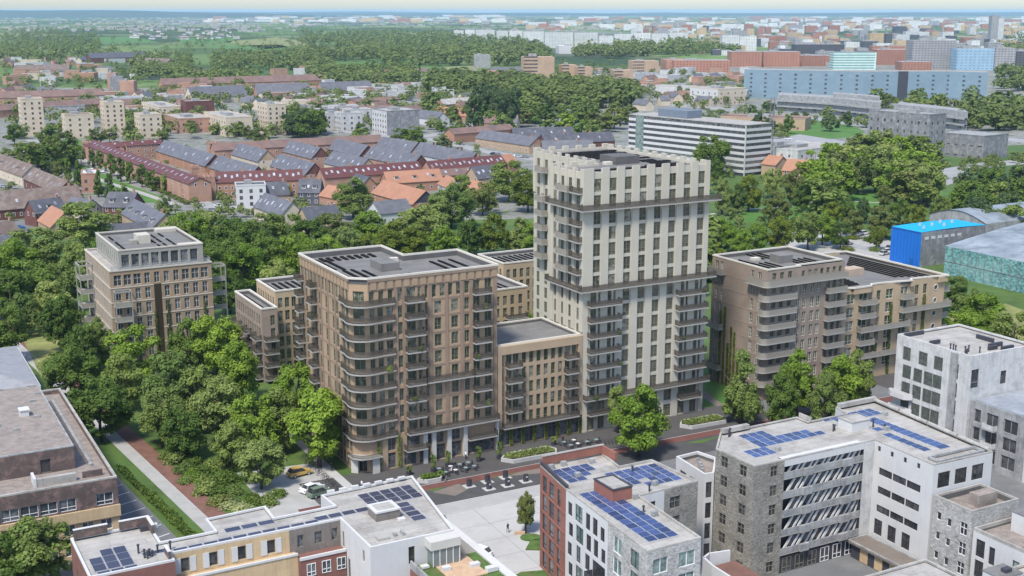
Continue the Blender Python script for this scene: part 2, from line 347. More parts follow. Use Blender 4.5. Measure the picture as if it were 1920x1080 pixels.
def win_geo(w, h, style):
    f, g = MB(), MB(); t, d = 0.07, 0.07
    def bar(x0, x1, z0, z1): f.box(x0, x1, -d, 0.02, z0, z1)
    bar(0, t, 0, h); bar(w - t, w, 0, h); bar(t, w - t, 0, t); bar(t, w - t, h - t, h)
    if style in ('two', 'cross') and w > 0.8: bar(w / 2 - 0.04, w / 2 + 0.04, t, h - t)
    if style == 'two': bar(t, w - t, h * 0.30, h * 0.30 + 0.07)
    if style == 'cross': bar(t, w - t, h * 0.55, h * 0.55 + 0.06)
    if style == 'low': bar(t, w - t, h * 0.30, h * 0.30 + 0.07)
    if style == 'wide':
        k = max(2, round(w / 1.3))
        for i in range(1, k): bar(w * i / k - 0.04, w * i / k + 0.04, t, h - t)
    if style == 'shop':
        k = max(2, round(w / 1.1))
        for i in range(1, k): bar(w * i / k - 0.03, w * i / k + 0.03, t, h - t)
        bar(t, w - t, h * 0.74, h * 0.74 + 0.07)
    g.quad((t * 0.5, 0, t * 0.5), (w - t * 0.5, 0, t * 0.5), (w - t * 0.5, 0, h - t * 0.5), (t * 0.5, 0, h - t * 0.5))
    return f, g
def win_mesh(w, h, style, fm, gm):
    k = (round(w, 2), round(h, 2), style, fm, gm)
    if k not in WIN:
        f, g = win_geo(w, h, style); WIN[k] = (f.mesh('window_frame', fm), g.mesh('window_pane', gm))
    return WIN[k]
def put_windows(root, wins, cap=95, name='window'):
    """wins: (x,y,z,ang,w,h,style,frame,glass) in the root's own space"""
    cxy = Vector((-root.location.x, -root.location.y)); cxy.rotate(Matrix.Rotation(-root.rotation_euler.z, 2))
    wins = sorted(wins, key=lambda q: (q[0] - cxy.x) ** 2 + (q[1] - cxy.y) ** 2 + (q[2] - CAM_H) ** 2)
    rest = {}
    for i, (x, y, z, a, w_, h, st, fm, gm) in enumerate(wins):
        if i < cap:
            fr, pa = win_mesh(w_, h, st, fm, gm)
            o = ob(name, fr, root, (x, y, z), a); ob('pane', pa, o)
        else:
            f, g = rest.setdefault((fm, gm), (MB(), MB())); ff, gg = win_geo(w_, h, st)
            mt = Matrix.Translation((x, y, z)) @ Matrix.Rotation(a, 4, 'Z')
            for src, dst in ((ff, f), (gg, g)):
                src.xf(mt); i0 = len(dst.v); dst.v += src.v; dst.f += [tuple(i0 + k for k in q) for q in src.f]; dst.m += src.m
    for (fm, gm), (f, g) in rest.items():
        i0 = len(f.v); f.v += g.v; f.f += [tuple(i0 + k for k in q) for q in g.f]; f.m += [1] * len(g.f)
        o = f.build('window', [fm, gm], root); o['kind'] = 'stuff'
class Wall:
    """one straight wall of a building: collects openings, then cuts them and hangs the windows"""
    def __init__(s, ox, oy, ang, W, z0, z1, dep=0.22):
        s.ox, s.oy, s.a, s.W, s.z0, s.z1, s.dep, s.ops, s.wins = ox, oy, ang, W, z0, z1, dep, [], []
    def at(s, u, z, d=0.0):
        c, q = math.cos(s.a), math.sin(s.a); return (s.ox + u * c - d * q, s.oy + u * q + d * c, z)
    def win(s, u, z, w, h, style='two', fm='dark_frame', gm='glass_olive'):
        if u - w / 2 < 0.02 or u + w / 2 > s.W - 0.02: return
        for o in s.ops:
            if u - w / 2 < o[1] and u + w / 2 > o[0] and z < o[3] and z + h > o[2]: return
        s.ops.append((u - w / 2, u + w / 2, z, z + h)); x, y, zz = s.at(u - w / 2, z, s.dep - 0.03)
        s.wins.append((x, y, zz, s.a, w, h, style, fm, gm))
    def grid(s, us, zs, w, h, style='two', fm='dark_frame', gm='glass_olive'):
        for z in zs:
            for u in us: s.win(u, z, w, h, style, fm, gm)
    def cut(s, mb): facade(mb, s.ox, s.oy, s.a, s.W, s.z0, s.z1, s.ops, s.dep)
BAL = {}
def balcony(root, wall, u0, u1, z, depth=1.5, rail='bronze_mesh', slab='slab', rh=1.1, name='balcony', ends=True, furn=False):
    w_ = u1 - u0; k = (round(w_, 2), depth, rail, slab, rh, ends)
    if k not in BAL:
        a = MB(); a.box(0, w_, -depth, -0.003, -0.26, 0); sm = a.mesh('balcony_slab', slab)
        r = MB(); t = 0.05
        r.box(0, w_, -depth + 0.02, -depth + 0.02 + t, 0.03, rh)
        if ends: r.box(0.02, 0.02 + t, -depth + 0.02 + t, -0.01, 0.03, rh); r.box(w_ - t - 0.02, w_ - 0.02, -depth + 0.02 + t, -0.01, 0.03, rh)
        BAL[k] = (sm, r.mesh('balcony_railing', rail))
    o = ob(name, BAL[k][0], root, wall.at(u0, z), wall.a); ob('railing', BAL[k][1], o)
    return o
def solar_rows(root, x0, y0, nx, ny, w=1.0, d=1.7, z=0.0, tilt=0.0, matn='panel_blue', gx=0.12, gy=0.12, skip=(), name='solar_panel', rz=0.0, fr='alu'):
    if matn == 'panel_black': fr = matn
    k = ('sp', w, d, matn, tilt)
    if k not in BAL:
        a = MB(); h = math.tan(tilt) * d
        a.cur = 1; a.quad((0, 0, 0.1), (w, 0, 0.1), (w, d, 0.1 + h), (0, d, 0.1 + h)); a.quad((0, d, 0.1 + h), (w, d, 0.1 + h), (w, d, 0), (0, d, 0)); a.quad((0, 0, 0), (w, 0, 0), (w, 0, 0.1), (0, 0, 0.1))
        a.quad((0, 0, 0), (0, 0, 0.1), (0, d, 0.1 + h), (0, d, 0)); a.quad((w, 0, 0.1), (w, 0, 0), (w, d, 0), (w, d, 0.1 + h))
        a.cur = 0; e = 0.04; q = lambda y: 0.105 + h * y / d
        a.quad((e, e, q(e)), (w - e, e, q(e)), (w - e, d - e, q(d - e)), (e, d - e, q(d - e)))
        BAL[k] = a.mesh('solar_panel', matn, fr)
    c, s_ = math.cos(rz), math.sin(rz)
    for i in range(nx):
        for j in range(ny):
            if (i, j) in skip: continue
            u, v = i * (w + gx), j * (d + gy)
            ob(name, BAL[k], root, (x0 + u * c - v * s_, y0 + u * s_ + v * c, z), rz)
def parapet(root, poly, z, h=0.5, t=0.35, m='coping', roofm='roof_grey', drop=0.9, upm='upstand'):
    """flat roof sunk behind a coping; poly counter-clockwise in the root's space"""
    MB().ring(poly, t, z, z + h).build('coping', m, root)
    inn = inset(poly, t)
    a = MB(); a.prism(inn, z - drop, z, top=False, bottom=False); a.f = [tuple(reversed(q)) for q in a.f]; a.build('roof_upstand', upm, root)
    b = MB(); b.v = [(x, y, z - drop) for x, y in inn]; b.f = [tuple(range(len(inn)))]; b.m = [0]
    return b.build('roof', roofm, root)
def rect(x0, x1, y0, y1): return [(x0, y0), (x1, y0), (x1, y1), (x0, y1)]

# ================================================================== ground, streets, paths
H0 = 0.0
def sheet(name, poly, m, z):
    b = MB(); b.v = [(x, y, z) for x, y in poly]; b.f = [tuple(range(len(poly)))]; b.m = [0]
    return struct(name, b, m)
def gsheet(name, ab, m, z): return sheet(name, [gw(*p) for p in ab], m, z)
def psheet(name, px, m, z): return sheet(name, [G(x, y) for x, y in px], m, z)
def skew(a, b): return gw(a - 0.09 * (b - 190), b)
def pstrip(name, a0, a1, b0, b1, m, z): return sheet(name, [skew(a0, b0), skew(a1, b0), skew(a1, b1), skew(a0, b1)], m, z)
def line_strip(name, pts, wd, m, z):
    """a road or path of constant width along ground points"""
    P = [Vector(p) for p in pts]; L, Rr = [], []
    for k, p in enumerate(P):
        t = (P[min(k + 1, len(P) - 1)] - P[max(k - 1, 0)]).normalized(); nn = Vector((-t.y, t.x)) * wd / 2
        L.append(p + nn); Rr.append(p - nn)
    b = MB()
    for k in range(len(P) - 1): b.quad((*Rr[k], z), (*Rr[k + 1], z), (*L[k + 1], z), (*L[k], z))
    return struct(name, b, m)
# open country to the horizon: a patchwork of woods, meadows and fields
def groundmat():
    m, n, l, p = newmat('country_ground'); geo = n.new('ShaderNodeNewGeometry'); pos = geo.outputs['Position']
    v = n.new('ShaderNodeTexVoronoi'); v.inputs['Scale'].default_value = 0.0045; l.new(scaled(n, l, pos, (1.0, 0.55, 0)), v.inputs['Vector'])
    sp = n.new('ShaderNodeSeparateColor'); l.new(v.outputs['Color'], sp.inputs[0])
    f = ramp(n, l, sp.outputs[0], [(0, (0.07, 0.115, 0.04)), (0.30, (0.085, 0.14, 0.045)), (0.5, (0.145, 0.215, 0.065)), (0.68, (0.12, 0.18, 0.055)), (0.82, (0.26, 0.26, 0.125)), (1, (0.10, 0.165, 0.05))])
    wd = ramp(n, l, noise(n, l, scaled(n, l, pos, (1, 0.6, 0)), 0.0011, 6, 0.6), [(0.49, (0, 0, 0)), (0.57, (1, 1, 1))])
    c = mixc(n, l, wd, f, (0.045, 0.075, 0.032))
    twn = ramp(n, l, noise(n, l, scaled(n, l, pos, (1, 0.5, 0)), 0.0006, 4, 0.6), [(0.53, (0, 0, 0)), (0.6, (0.55, 0.55, 0.55))])
    c = mixc(n, l, twn, c, (0.25, 0.245, 0.23))
    c = mixc(n, l, 1.0, c, ramp(n, l, noise(n, l, pos, 0.03, 5), [(0.3, (0.75,) * 3), (0.7, (1.25,) * 3)]), 'MULTIPLY')
    l.new(c, p.inputs['Base Color']); p.inputs['Roughness'].default_value = 0.95; p.inputs['Specular IOR Level'].default_value = 0.1
    return m
M['country'] = groundmat()
b = MB(); b.quad((-29000, -1400, 0), (29000, -1400, 0), (29000, 44000, 0), (-29000, 44000, 0)); struct('ground', b, M['country'])
M['estate'] = mat('estate_yards', (0.22, 0.21, 0.195), var=0.2, scale=0.05, fine=0.15, stain=(0.08, 0.125, 0.035), stain_amt=0.95)
M['town'] = mat('town_ground', (0.24, 0.232, 0.215), var=0.25, scale=0.035, fine=0.1, stain=(0.085, 0.13, 0.04), stain_amt=1.0)
gsheet('district_ground', [(-60, -60), (420, -60), (420, 330), (-60, 330)], M['asphalt_grey'], 0.004)
gsheet('meadow', [(-60, 186), (76, 186), (76, 198), (230, 198), (330, 198), (420, 330), (420, 420), (-60, 420)], M['grass'], 0.010)
# street in front of the new blocks
gsheet('street_asphalt', [(72, 178.6), (330, 175.5), (330, 186), (72, 186)], M['asphalt'], 0.016)
gsheet('cycle_lane', [(62, 186), (330, 182.2), (330, 184.8), (62, 188.5)], M['red_lane'], 0.022)
gsheet('terrace_paving', [(66, 188.5), (165, 187.0), (165, 198.5), (200, 198.5), (200, 186.7), (330, 184.8), (330, 197), (200, 199.5), (66, 199.5)], M['paving'], 0.020)
gsheet('beige_paving', [(85.2, 184.6), (91.0, 186.0), (91.5, 183.0), (88, 181.2)], M['paving_beige'], 0.024)
gsheet('beige_paving', [(97.5, 185.9), (112, 185.6), (109, 182.6)], M['paving_beige'], 0.024)
gsheet('verge', [(84.4, 185.9), (88.6, 185.9), (86.2, 184.9)], M['grass'], 0.026)
gsheet('verge', [(97.5, 185.8), (103, 185.7), (99.5, 184.8)], M['grass'], 0.026)
gsheet('verge', [(139, 183.9), (152, 183.7), (149, 182.6), (145.5, 183.2), (142, 182.3)], M['grass'], 0.026)
gsheet('lane_edge', [(62, 188.5), (330, 184.8), (330, 184.95), (62, 188.65)], M['kerb'], 0.030)
M['plaza2'] = mat('grey_plaza_paving', (0.35, 0.345, 0.33), var=0.08, scale=0.3, fine=0.05)
gsheet('plaza', [(68, 120), (84, 178.6), (112, 178.1), (112, 100), (60, 100)], M['plaza'], 0.028)
MB().box(0, 40, 0, 0.3, 0, 0.12).build('kerb', 'kerb', None, (*gw(78, 178.5), 0), AL - 0.01)['kind'] = 'structure'
MB().box(0, 40, 0, 0.22, 0, 0.1).build('kerb', 'kerb', None, (*gw(77, 174.6), 0), AL - 0.01)['kind'] = 'structure'
gsheet('plaza_strip', [(77, 174.9), (112, 174.5), (112, 178.0), (78, 178.4)], M['plaza2'], 0.034)
for i, bb in enumerate((150, 156, 162, 168)): gsheet('paving_joint', [(74, bb), (111, bb - 0.4), (111, bb - 0.25), (74, bb + 0.15)], M['road_pale'], 0.034)
for aa in (86, 96, 104): gsheet('paving_joint', [(aa, 130), (aa + 0.15, 130), (aa + 2.15, 174.5), (aa + 2, 174.5)], M['road_pale'], 0.038)
# path, grass and parking on the left
pstrip('pale_path', 45.6, 48.0, 120, 420, M['pale_path'], 0.018)
pstrip('red_path', 48.0, 51.3, 120, 420, M['red_path'], 0.020)
pstrip('path_edge', 47.95, 48.1, 120, 420, M['kerb'], 0.034)
pstrip('garden_ground', 51.3, 62, 178, 260, M['grass'], 0.017)
pstrip('parking_lot', 32, 41.1, 150, 232, M['asphalt_grey'], 0.016)
for k in range(9):
    b0 = 184 + 4.2 * k
    sheet('parking_line', [skew(35.2, b0 - 1.0), skew(40.7, b0 + 0.8), skew(40.7, b0 + 1.0), skew(35.2, b0 - 0.8)], M['mark'], 0.024)
gsheet('car_park', [(57, 176), (73, 176), (73, 189), (74, 208), (58, 210)], M['pale_path'], 0.019)
gsheet('entrance_path', [(72.5, 189), (74.2, 189), (74.2, 232), (72.5, 232)], M['plaza'], 0.030)
gsheet('bike_paving', [(66, 180), (78, 180), (78, 199), (74.2, 199), (72.5, 189), (66, 189)], M['paving'], 0.0245)
gsheet('dry_lawn', [(36, 290), (49, 290), (49, 350), (38, 350)], M['grass_dry'], 0.021)
# right of the tower: lawn and pale path
gsheet('side_lawn', [(157, 199.5), (168, 199.5), (176, 230), (157, 240)], M['grass_bright'], 0.022)
gsheet('side_path', [(158.5, 199.2), (160.5, 199.2), (166, 222), (163, 222)], M['paving_beige'], 0.026)
gsheet('side_lawn', [(226, 200), (280, 196), (290, 235), (228, 238)], M['grass_dry'], 0.022)
# estates, town and park behind
sheet('estate_ground', [(-420, 420), (-200, 470), (60, 500), (80, 660), (-120, 1000), (-520, 980)], M['estate'], 0.020)
sheet('town_ground', [(-700, 640), (-120, 620), (150, 720), (700, 900), (900, 1500), (600, 2300), (-300, 1350), (-1000, 1400)], M['town'], 0.012)
psheet('estate_lawn', [(90, 262), (150, 262), (200, 285), (150, 292), (100, 275)], M['grass_bright'], 0.026)
psheet('estate_lawn', [(50, 284), (140, 303), (230, 342), (322, 376), (312, 385), (200, 350), (100, 312), (40, 292)], M['grass_bright'], 0.024)
psheet('estate_lawn', [(215, 345), (240, 342), (255, 358), (235, 362)], M['grass_bright'], 0.026)
psheet('estate_lawn', [(262, 366), (290, 364), (315, 380), (270, 380)], M['grass_bright'], 0.026)
line_strip('estate_road', [G(*p) for p in ((60, 262), (110, 280), (150, 294), (215, 320), (300, 352), (345, 368), (395, 388), (470, 388), (560, 400))], 9, M['road_pale'], 0.032)
line_strip('estate_footpath', [G(*p) for p in ((40, 282), (90, 300), (150, 322), (200, 342), (260, 360), (330, 384))], 3.5, M['pale_path'], 0.030)
line_strip('barracks_road', [G(*p) for p in ((790, 258), (850, 270), (905, 283), (960, 292), (1010, 300))], 10, M['road_pale'], 0.032)
line_strip('square_road', [G(*p) for p in ((570, 250), (660, 247), (760, 262), (830, 250), (900, 240), (980, 222), (1060, 210))], 14, M['road_pale'], 0.030)
line_strip('village_street', [G(*p) for p in ((0, 440), (35, 425), (60, 415), (90, 408))], 9, M['asphalt_grey'], 0.034)
sheet('park_lawn', [G(*p) for p in ((1330, 470), (1330, 330), (1500, 330), (1800, 330), (1900, 400), (1660, 430), (1640, 470))], M['grass'], 0.034)
psheet('park_lawn_bright', [(1340, 420), (1420, 385), (1520, 372), (1720, 352), (1790, 362), (1600, 395), (1450, 415)], M['grass_bright'], 0.040)
psheet('hill_lawn', [(1462, 250), (1480, 232), (1540, 226), (1600, 234), (1622, 248), (1590, 258), (1500, 264)], M['grass_bright'], 0.040)
line_strip('park_path', [G(*p) for p in ((1330, 402), (1400, 392), (1470, 389), (1530, 378), (1580, 376), (1640, 380), (1700, 378), (1760, 384))], 2.2, M['pale_path'], 0.048)
line_strip('bridge_road', [G(*p) for p in ((1700, 360), (1760, 340), (1800, 318), (1860, 308), (1960, 300))], 16, M['road_pale'], 0.046)
line_strip('motorway', [G(*p) for p in ((1240, 196), (1340, 203), (1480, 216), (1600, 232), (1680, 242), (1800, 252), (1960, 268))], 20, M['road_pale'], 0.044)
psheet('depot_yard', [(1440, 262), (1500, 252), (1600, 268), (1560, 300), (1440, 300)], M['road_pale'], 0.042)
psheet('visitor_car_park', [(1395, 448), (1500, 432), (1640, 436), (1700, 470), (1690, 500), (1560, 486)], M['pale_path'], 0.050)
line_strip('side_road', [G(*p) for p in ((1480, 440), (1580, 456), (1660, 474))], 6, M['road_pale'], 0.056)
for q, mm in (((590, 118, 800, 112, 740, 128, 600, 132), 'grass_bright'), ((420, 78, 520, 70, 600, 82, 500, 92), 'grass_dry'), ((330, 72, 450, 70, 430, 80, 340, 82), 'grass_bright'), ((380, 86, 520, 84, 620, 98, 480, 100), 'grass_bright'), ((500, 98, 620, 92, 640, 106, 540, 110), 'grass'), ((160, 70, 250, 68, 300, 80, 200, 84), 'grass_bright'), ((700, 130, 800, 122, 830, 128, 760, 136), 'grass_bright')):
    psheet('meadow_field', [(q[i], q[i + 1]) for i in (0, 2, 4, 6)][::-1], M[mm], 0.03)

# ================================================================== the cream tower
def tower():
    t = thing('residential_tower', 'tall cream residential tower with crenellated crown and three dark gallery bands', 'tower', gw(124.5, 198.5), AL)
    W, ZT = 29.7, 51.0
    B3, B2, B1 = 6.9, 29.0, 44.8
    F = 3.16
    front = Wall(0, 0.25, 0, W, 0, ZT, 0.2); uc = [3.0 + 3.53 * i for i in range(8)]
    def zrow(k): return B3 + F * k + 0.12
    for k in range(14):
        for i, u in enumerate(uc):
            low = k < 7
            if low and i in (0, 1, 6, 7):
                front.win(u - 0.55, zrow(k), 1.35, 2.5, 'low'); front.win(u + 0.95, zrow(k), 0.75, 2.5, 'plain')
            else: front.win(u, zrow(k), 1.66, 2.5, 'two')
    for u in (2.2, 4.6): front.win(u, 0.15, 1.5, 3.0, 'shop')
    front.win(3.4, 3.75, 4.0, 2.3, 'wide')
    for u in (8.5, 11.5, 14.6): front.win(u, 0.15, 2.2, 5.6, 'shop')
    for u in (18.2, 21.0): front.win(u, 0.15, 2.3, 2.6, 'shop'); front.win(u, 3.6, 2.3, 2.3, 'wide')
    for u in (24.3, 27.3): front.win(u, 0.15, 1.6, 3.0, 'shop')
    front.win(25.8, 3.75, 4.6, 2.3, 'wide')
    left = Wall(0, 12.5, -math.pi / 2, 12.25, 0, ZT, 0.12)
    for k in range(14):
        for u in ((2.0, 4.7, 7.5, 10.6) if k < 7 else (1.6, 4.4, 7.2)): left.win(u, zrow(k), 1.25, 2.42, 'two')
        if k >= 7: left.win(10.4, zrow(k), 1.9, 2.5, 'wide')
    lrear = Wall(10.5, 38, -math.pi / 2, 25.5, 0, ZT, 0.2)
    lrear.grid([2 + 3.4 * i for i in range(8)], [zrow(k) for k in range(14)], 1.25, 2.42)
    back = Wall(W, 38, math.pi, W - 10.5, 0, ZT); notch = Wall(10.5, 12.5, math.pi, 10.5, 0, ZT)
    right = Wall(W, 0.25, math.pi / 2, 37.75, 0, ZT); right.grid([2 + 3.4 * i for i in range(10)], [zrow(k) for k in range(14)], 1.25, 2.42)
    mb = MB(); allw = (front, left, lrear, back, notch, right)
    for q in allw: q.cut(mb)
    mb.build('wall', 'cream', t); put_windows(t, sum((q.wins for q in allw), []), 95)
    poly = [(0, 0.25), (W, 0.25), (W, 38), (10.5, 38), (10.5, 12.5), (0, 12.5)]
    parapet(t, poly, ZT, 0.9, 0.4, 'cream', 'roof_grey', -0.4)
    # flat pilasters that rise past the parapet as the crown
    def pil(x0, x1, y0, y1, z0, z1): MB().box(x0, x1, y0, y1, z0, z1).build('pilaster', 'cream', t)
    for i in range(9):
        u = uc[0] - 1.765 + 3.53 * i
        x0, x1 = (0.002, 2.05) if i == 0 else ((W - 1.1, W - 0.002) if i == 8 else (u - 0.82, u + 0.82))
        z0 = 0 if i in (3, 4, 5) else (B2 if i in (1, 7) else 0)
        if i == 0: x1 = 1.15; pil(x0, 2.05, 0.0, 0.248, B2 + 0.02, 52.7)
        for za, zb in ((z0, B3 - 0.32), (B3 + 0.01, B2 - 0.32), (B2 + 0.01, B1 - 0.32), (B1 + 0.01, 52.7)):
            if i == 0 and za > 20: continue
            if zb > za: pil(x0, x1, 0.0, 0.248, za, zb)
        pil(x0 + 0.15, x1 - 0.15, 0.252, 0.75, ZT + 0.902, 52.55)
    for y in (0.9, 3.9, 6.8, 9.6, 12.0):
        for za, zb in ((20.7, B2 - 0.32), (B2 + 0.01, B1 - 0.32), (B1 + 0.01, 52.6)): pil(-0.22, -0.002, y - 0.55 if y > 1 else 0.02, y + 0.48, za, zb)
        pil(0.002, 0.5, y - 0.45, y + 0.4, ZT + 0.902, 52.5)
    for k in range(8): pil(10.28, 10.75, 13.6 + 3.4 * k - 0.6, 13.6 + 3.4 * k + 0.6, ZT - 8, 52.6)
    for k in range(6): pil(11.5 + 3.5 * k - 0.7, 11.5 + 3.5 * k + 0.7, 37.5, 38.2, ZT - 3, 52.6)
    for k in range(3): pil(1.4 + 3.6 * k - 0.7, 1.4 + 3.6 * k + 0.7, 12.0, 12.72, ZT - 3, 52.5)
    for k in range(11): pil(W - 0.45, W + 0.15, 2.2 + 3.4 * k - 0.7, 2.2 + 3.4 * k + 0.7, ZT - 3, 52.6)
    # galleries
    fw = Wall(-1.3, -0.02, 0, 34, 0, 60)
    balcony(t, fw, 0, 33.2, B1, 1.2, name='gallery'); balcony(t, fw, 0, 32.6, B2, 1.2, name='gallery'); balcony(t, fw, 1.4, 31.8, B3, 1.3, name='gallery')
    lw = Wall(-0.24, 12.9, -math.pi / 2, 14, 0, 60)
    for z in (B1, B2): balcony(t, lw, 0, 12.7, z, 1.05, name='gallery')
    for k in range(1, 7):
        z = B3 + F * k
        balcony(t, fw, 2.2, 9.4, z, 1.5); balcony(t, fw, 23.3, 30.6, z, 1.5)
    balcony(t, fw, 2.4, 7.6, 3.7, 1.3); balcony(t, fw, 24.4, 29.6, 3.7, 1.3)
    for k in range(8, 14):
        if k == 12: continue
        z = B3 + F * k
        balcony(t, lw, 4.2, 8.6, z, 1.2, rail='beige_mesh'); balcony(t, lw, 8.9, 12.5, z - 0.0, 0.9, rail='bronze_mesh')
    rw = Wall(10.26, 38, -math.pi / 2, 26, 0, 60)
    for k in range(7, 14):
        z = B3 + F * k
        if k != 12: balcony(t, rw, 3.0, 6.4, z, 1.4, rail='beige_mesh'); balcony(t, rw, 12, 15.2, z, 1.2, rail='beige_mesh')
    xw = Wall(W + 0.02, 2, math.pi / 2, 30, 0, 60)
    for k in range(2, 14): balcony(t, xw, 0.5, 4.5, B3 + F * k, 1.5)
    # roof plant and dark solar rows
    MB().box(14.5, 20.3, 11.5, 17.5, ZT + 0.405, ZT + 2.0).build('plant_box', 'upstand', t)
    MB().box(12.6, 14.3, 12.3, 13.5, ZT + 0.405, ZT + 1.0).build('vent_box', 'coping', t)
    zr = ZT + 0.41
    for (x, y, nx, ny) in ((5, 1.4, 11, 3), (18, 1.4, 5, 4), (22, 6.5, 3, 6), (13, 28, 8, 4), (22, 18, 3, 7), (16, 21, 3, 4)):
        solar_rows(t, x, y, nx, 1, 1.7, 0.9, zr, 0.2, 'panel_black', 0.25)
        for j in range(1, ny): solar_rows(t, x + 0.4 * (j % 2), y + 1.5 * j, max(2, nx - j % 3), 1, 1.7, 0.9, zr, 0.2, 'panel_black', 0.25)
tower()

# ================================================================== the brown corner block
def corner_block():
    t = thing('corner_apartment_block', 'large brown brick apartment block with rounded corner balconies and white ground floor columns', 'apartment block', gw(77, 198.5), AL)
    H, B = 35.9, 6.4
    poly = [(2.7, 0), (28.5, 0), (28.5, 16.8), (17, 16.8), (17, 27.9), (0, 27.9), (0, 2.2)]
    zf = [B + 3.1 * k for k in range(9)]
    front = Wall(2.7, 0, 0, 25.8, 0, H, 0.3)
    gl = 'glass_green'
    top = [0.7, 2.5, 4.3, 6.1, 11.1, 12.8, 14.5, 16.1, 17.8, 19.5]
    for u in top: front.win(u, zf[8] + 0.15, 0.95, 2.3, 'low', gm=gl)
    for k in range(8):
        for u, w in ((0.7, 0.9), (2.3, 1.0), (4.1, 1.3), (6.1, 1.0), (11.1, 1.0), (13.6, 1.4), (17.0, 1.4), (19.5, 1.0)):
            front.win(u, zf[k] + 0.15, w, 2.3, 'two', gm=gl)
    for k in range(9):
        for u, w in ((8.3, 1.7), (21.5, 1.3), (23.9, 1.4)): front.win(u, zf[k] + 0.05, w, 2.45, 'two', gm=gl)
        front.win(9.9, zf[k] + 0.05, 0.6, 2.45, 'plain', gm=gl)
    for u, w in ((4.0, 1.5), (8.3, 2.6), (11.3, 1.2), (13.6, 1.6), (17.0, 1.6)): front.win(u, 3.5, w, 2.4, 'two', gm='glass_grey')
    for u, w in ((4.0, 1.5), (7.6, 2.4), (10.6, 2.2), (13.7, 2.3), (17.1, 2.2)): front.win(u, 0.1, w, 3.0, 'shop', gm='glass_grey')
    front.win(22.0, 0.15, 6.2, 3.1, 'shop', gm='glass_grey')
    cham = Wall(0, 2.2, -math.atan2(2.2, 2.7), math.hypot(2.2, 2.7), 0, H, 0.3)
    for k in range(9): cham.win(1.74, zf[k] + 0.05, 2.0, 2.45, 'wide', gm=gl)
    cham.win(1.74, 0.1, 1.6, 3.2, 'shop', gm='glass_dark')
    left = Wall(0, 27.9, -math.pi / 2, 25.7, 0, H, 0.14)
    lu = [1.0, 3.1, 4.7, 6.3, 8.3, 10.6, 12.4, 14.2, 16.0, 17.8, 19.6, 21.4, 23.0, 24.6]
    for k in range(9):
        for i, u in enumerate(lu):
            if k < 8 and i in (2, 6, 8, 11): continue
            left.win(u, zf[k] + 0.12, 1.0 if k == 8 else 1.25, 2.35, 'two', gm=gl)
    left.grid(lu, [0.3, 3.5], 1.2, 2.5, gm=gl)
    rest = (Wall(28.5, 0, math.pi / 2, 16.8, 0, H), Wall(28.5, 16.8, math.pi, 11.5, 0, H), Wall(17, 16.8, math.pi / 2, 11.1, 0, H), Wall(17, 27.9, math.pi, 17, 0, H))
    mb = MB(); ws = (front, cham, left) + rest
    for q in ws: q.cut(mb)
    mb.build('wall', 'panel_brick', t); put_windows(t, sum((q.wins for q in ws), []), 98)
    # pale brick piers, string courses and the stepped cornice
    for u in (5.3, 6.85, 10.62, 12.05, 15.3, 18.4, 20.35, 25.35): MB().box(2.7 + u - 0.34, 2.7 + u + 0.34, -0.14, -0.002, B, H - 2.2).build('brick_pier', 'pier_brick', t)
    for u in (2.1, 5.5, 7.4, 9.6, 11.5, 15.1, 18.7, 22.2): MB().box(-0.14, -0.002, 27.9 - u - 0.24, 27.9 - u + 0.24, B, H - 2.2).build('brick_pier', 'pier_brick', t)
    for k in range(1, 9):
        z = zf[k] - 0.38; a = MB()
        a.box(2.7 + 12.4, 2.7 + 20.0, -0.07, -0.004, z, z + 0.3); a.build('string_course', 'pier_brick', t); MB().box(-0.07, -0.004, 4.5, 20.0, z, z + 0.3).build('string_course', 'pier_brick', t)
    a = MB()
    for i in range(16):
        u = 2.7 + 0.45 + 1.61 * i; a.box(u, u + 1.12, -0.2, -0.003, H - 1.95, H - 0.55)
    a.build('cornice_panel', 'panel_brick', t); a = MB()
    for i in range(15): y = 2.6 + 1.7 * i; a.box(-0.2, -0.003, y, y + 1.15, H - 1.95, H - 0.55)
    a.build('cornice_panel', 'panel_brick', t)
    for bx in ((2.7, 28.5, -0.1, -0.003), (-0.1, -0.003, 2.2, 27.9)): MB().box(*bx, H - 2.2, H - 0.5).build('cornice_band', 'pier_brick', t)
    a = MB(); a.box(2.6, 28.6, -0.28, -0.001, H - 0.5, H - 0.02); a.build('cornice', 'pier_brick', t); a = MB(); a.box(-0.28, -0.001, 2.0, 28.0, H - 0.5, H - 0.02); a.build('cornice', 'pier_brick', t)
    po = [(2.5, -0.3), (28.7, -0.3), (28.7, 17.0), (17.2, 17.0), (17.2, 28.1), (-0.3, 28.1), (-0.3, 2.0)]
    parapet(t, po, H, 0.35, 0.34, 'coping', 'roof_grey', 0.95)
    # rounded corner balconies
    def arc_poly(d):
        c = (2.9, 2.4); r = 2.9 + d
        e = d - 0.8
        p = [(-0.5 - e, 6.2), (-0.5 - e, 3.9), (-0.72 - e, 2.7), (-0.66 - e, 1.5), (-0.2 - e, 0.45), (0.7 - e * .7, -0.4 - e * .7), (1.8, -0.9 - e), (2.9, -1.02 - e), (4.1, -0.85 - e), (5.4, -0.58 - e), (7.7, -0.5 - e), (7.7, -0.01), (2.7, -0.01), (-0.01, 2.2), (-0.01, 6.2)]
        return p
    sm = MB(); sm.prism(arc_poly(0.8), -0.24, 0); sm = sm.mesh('balcony_slab', 'slab')
    pr = arc_poly(0.75); outer = [pr[0]] + pr[1:-4]; rb = MB()
    outer = [(-0.02, 6.18)] + outer + [(7.65, -0.02)]
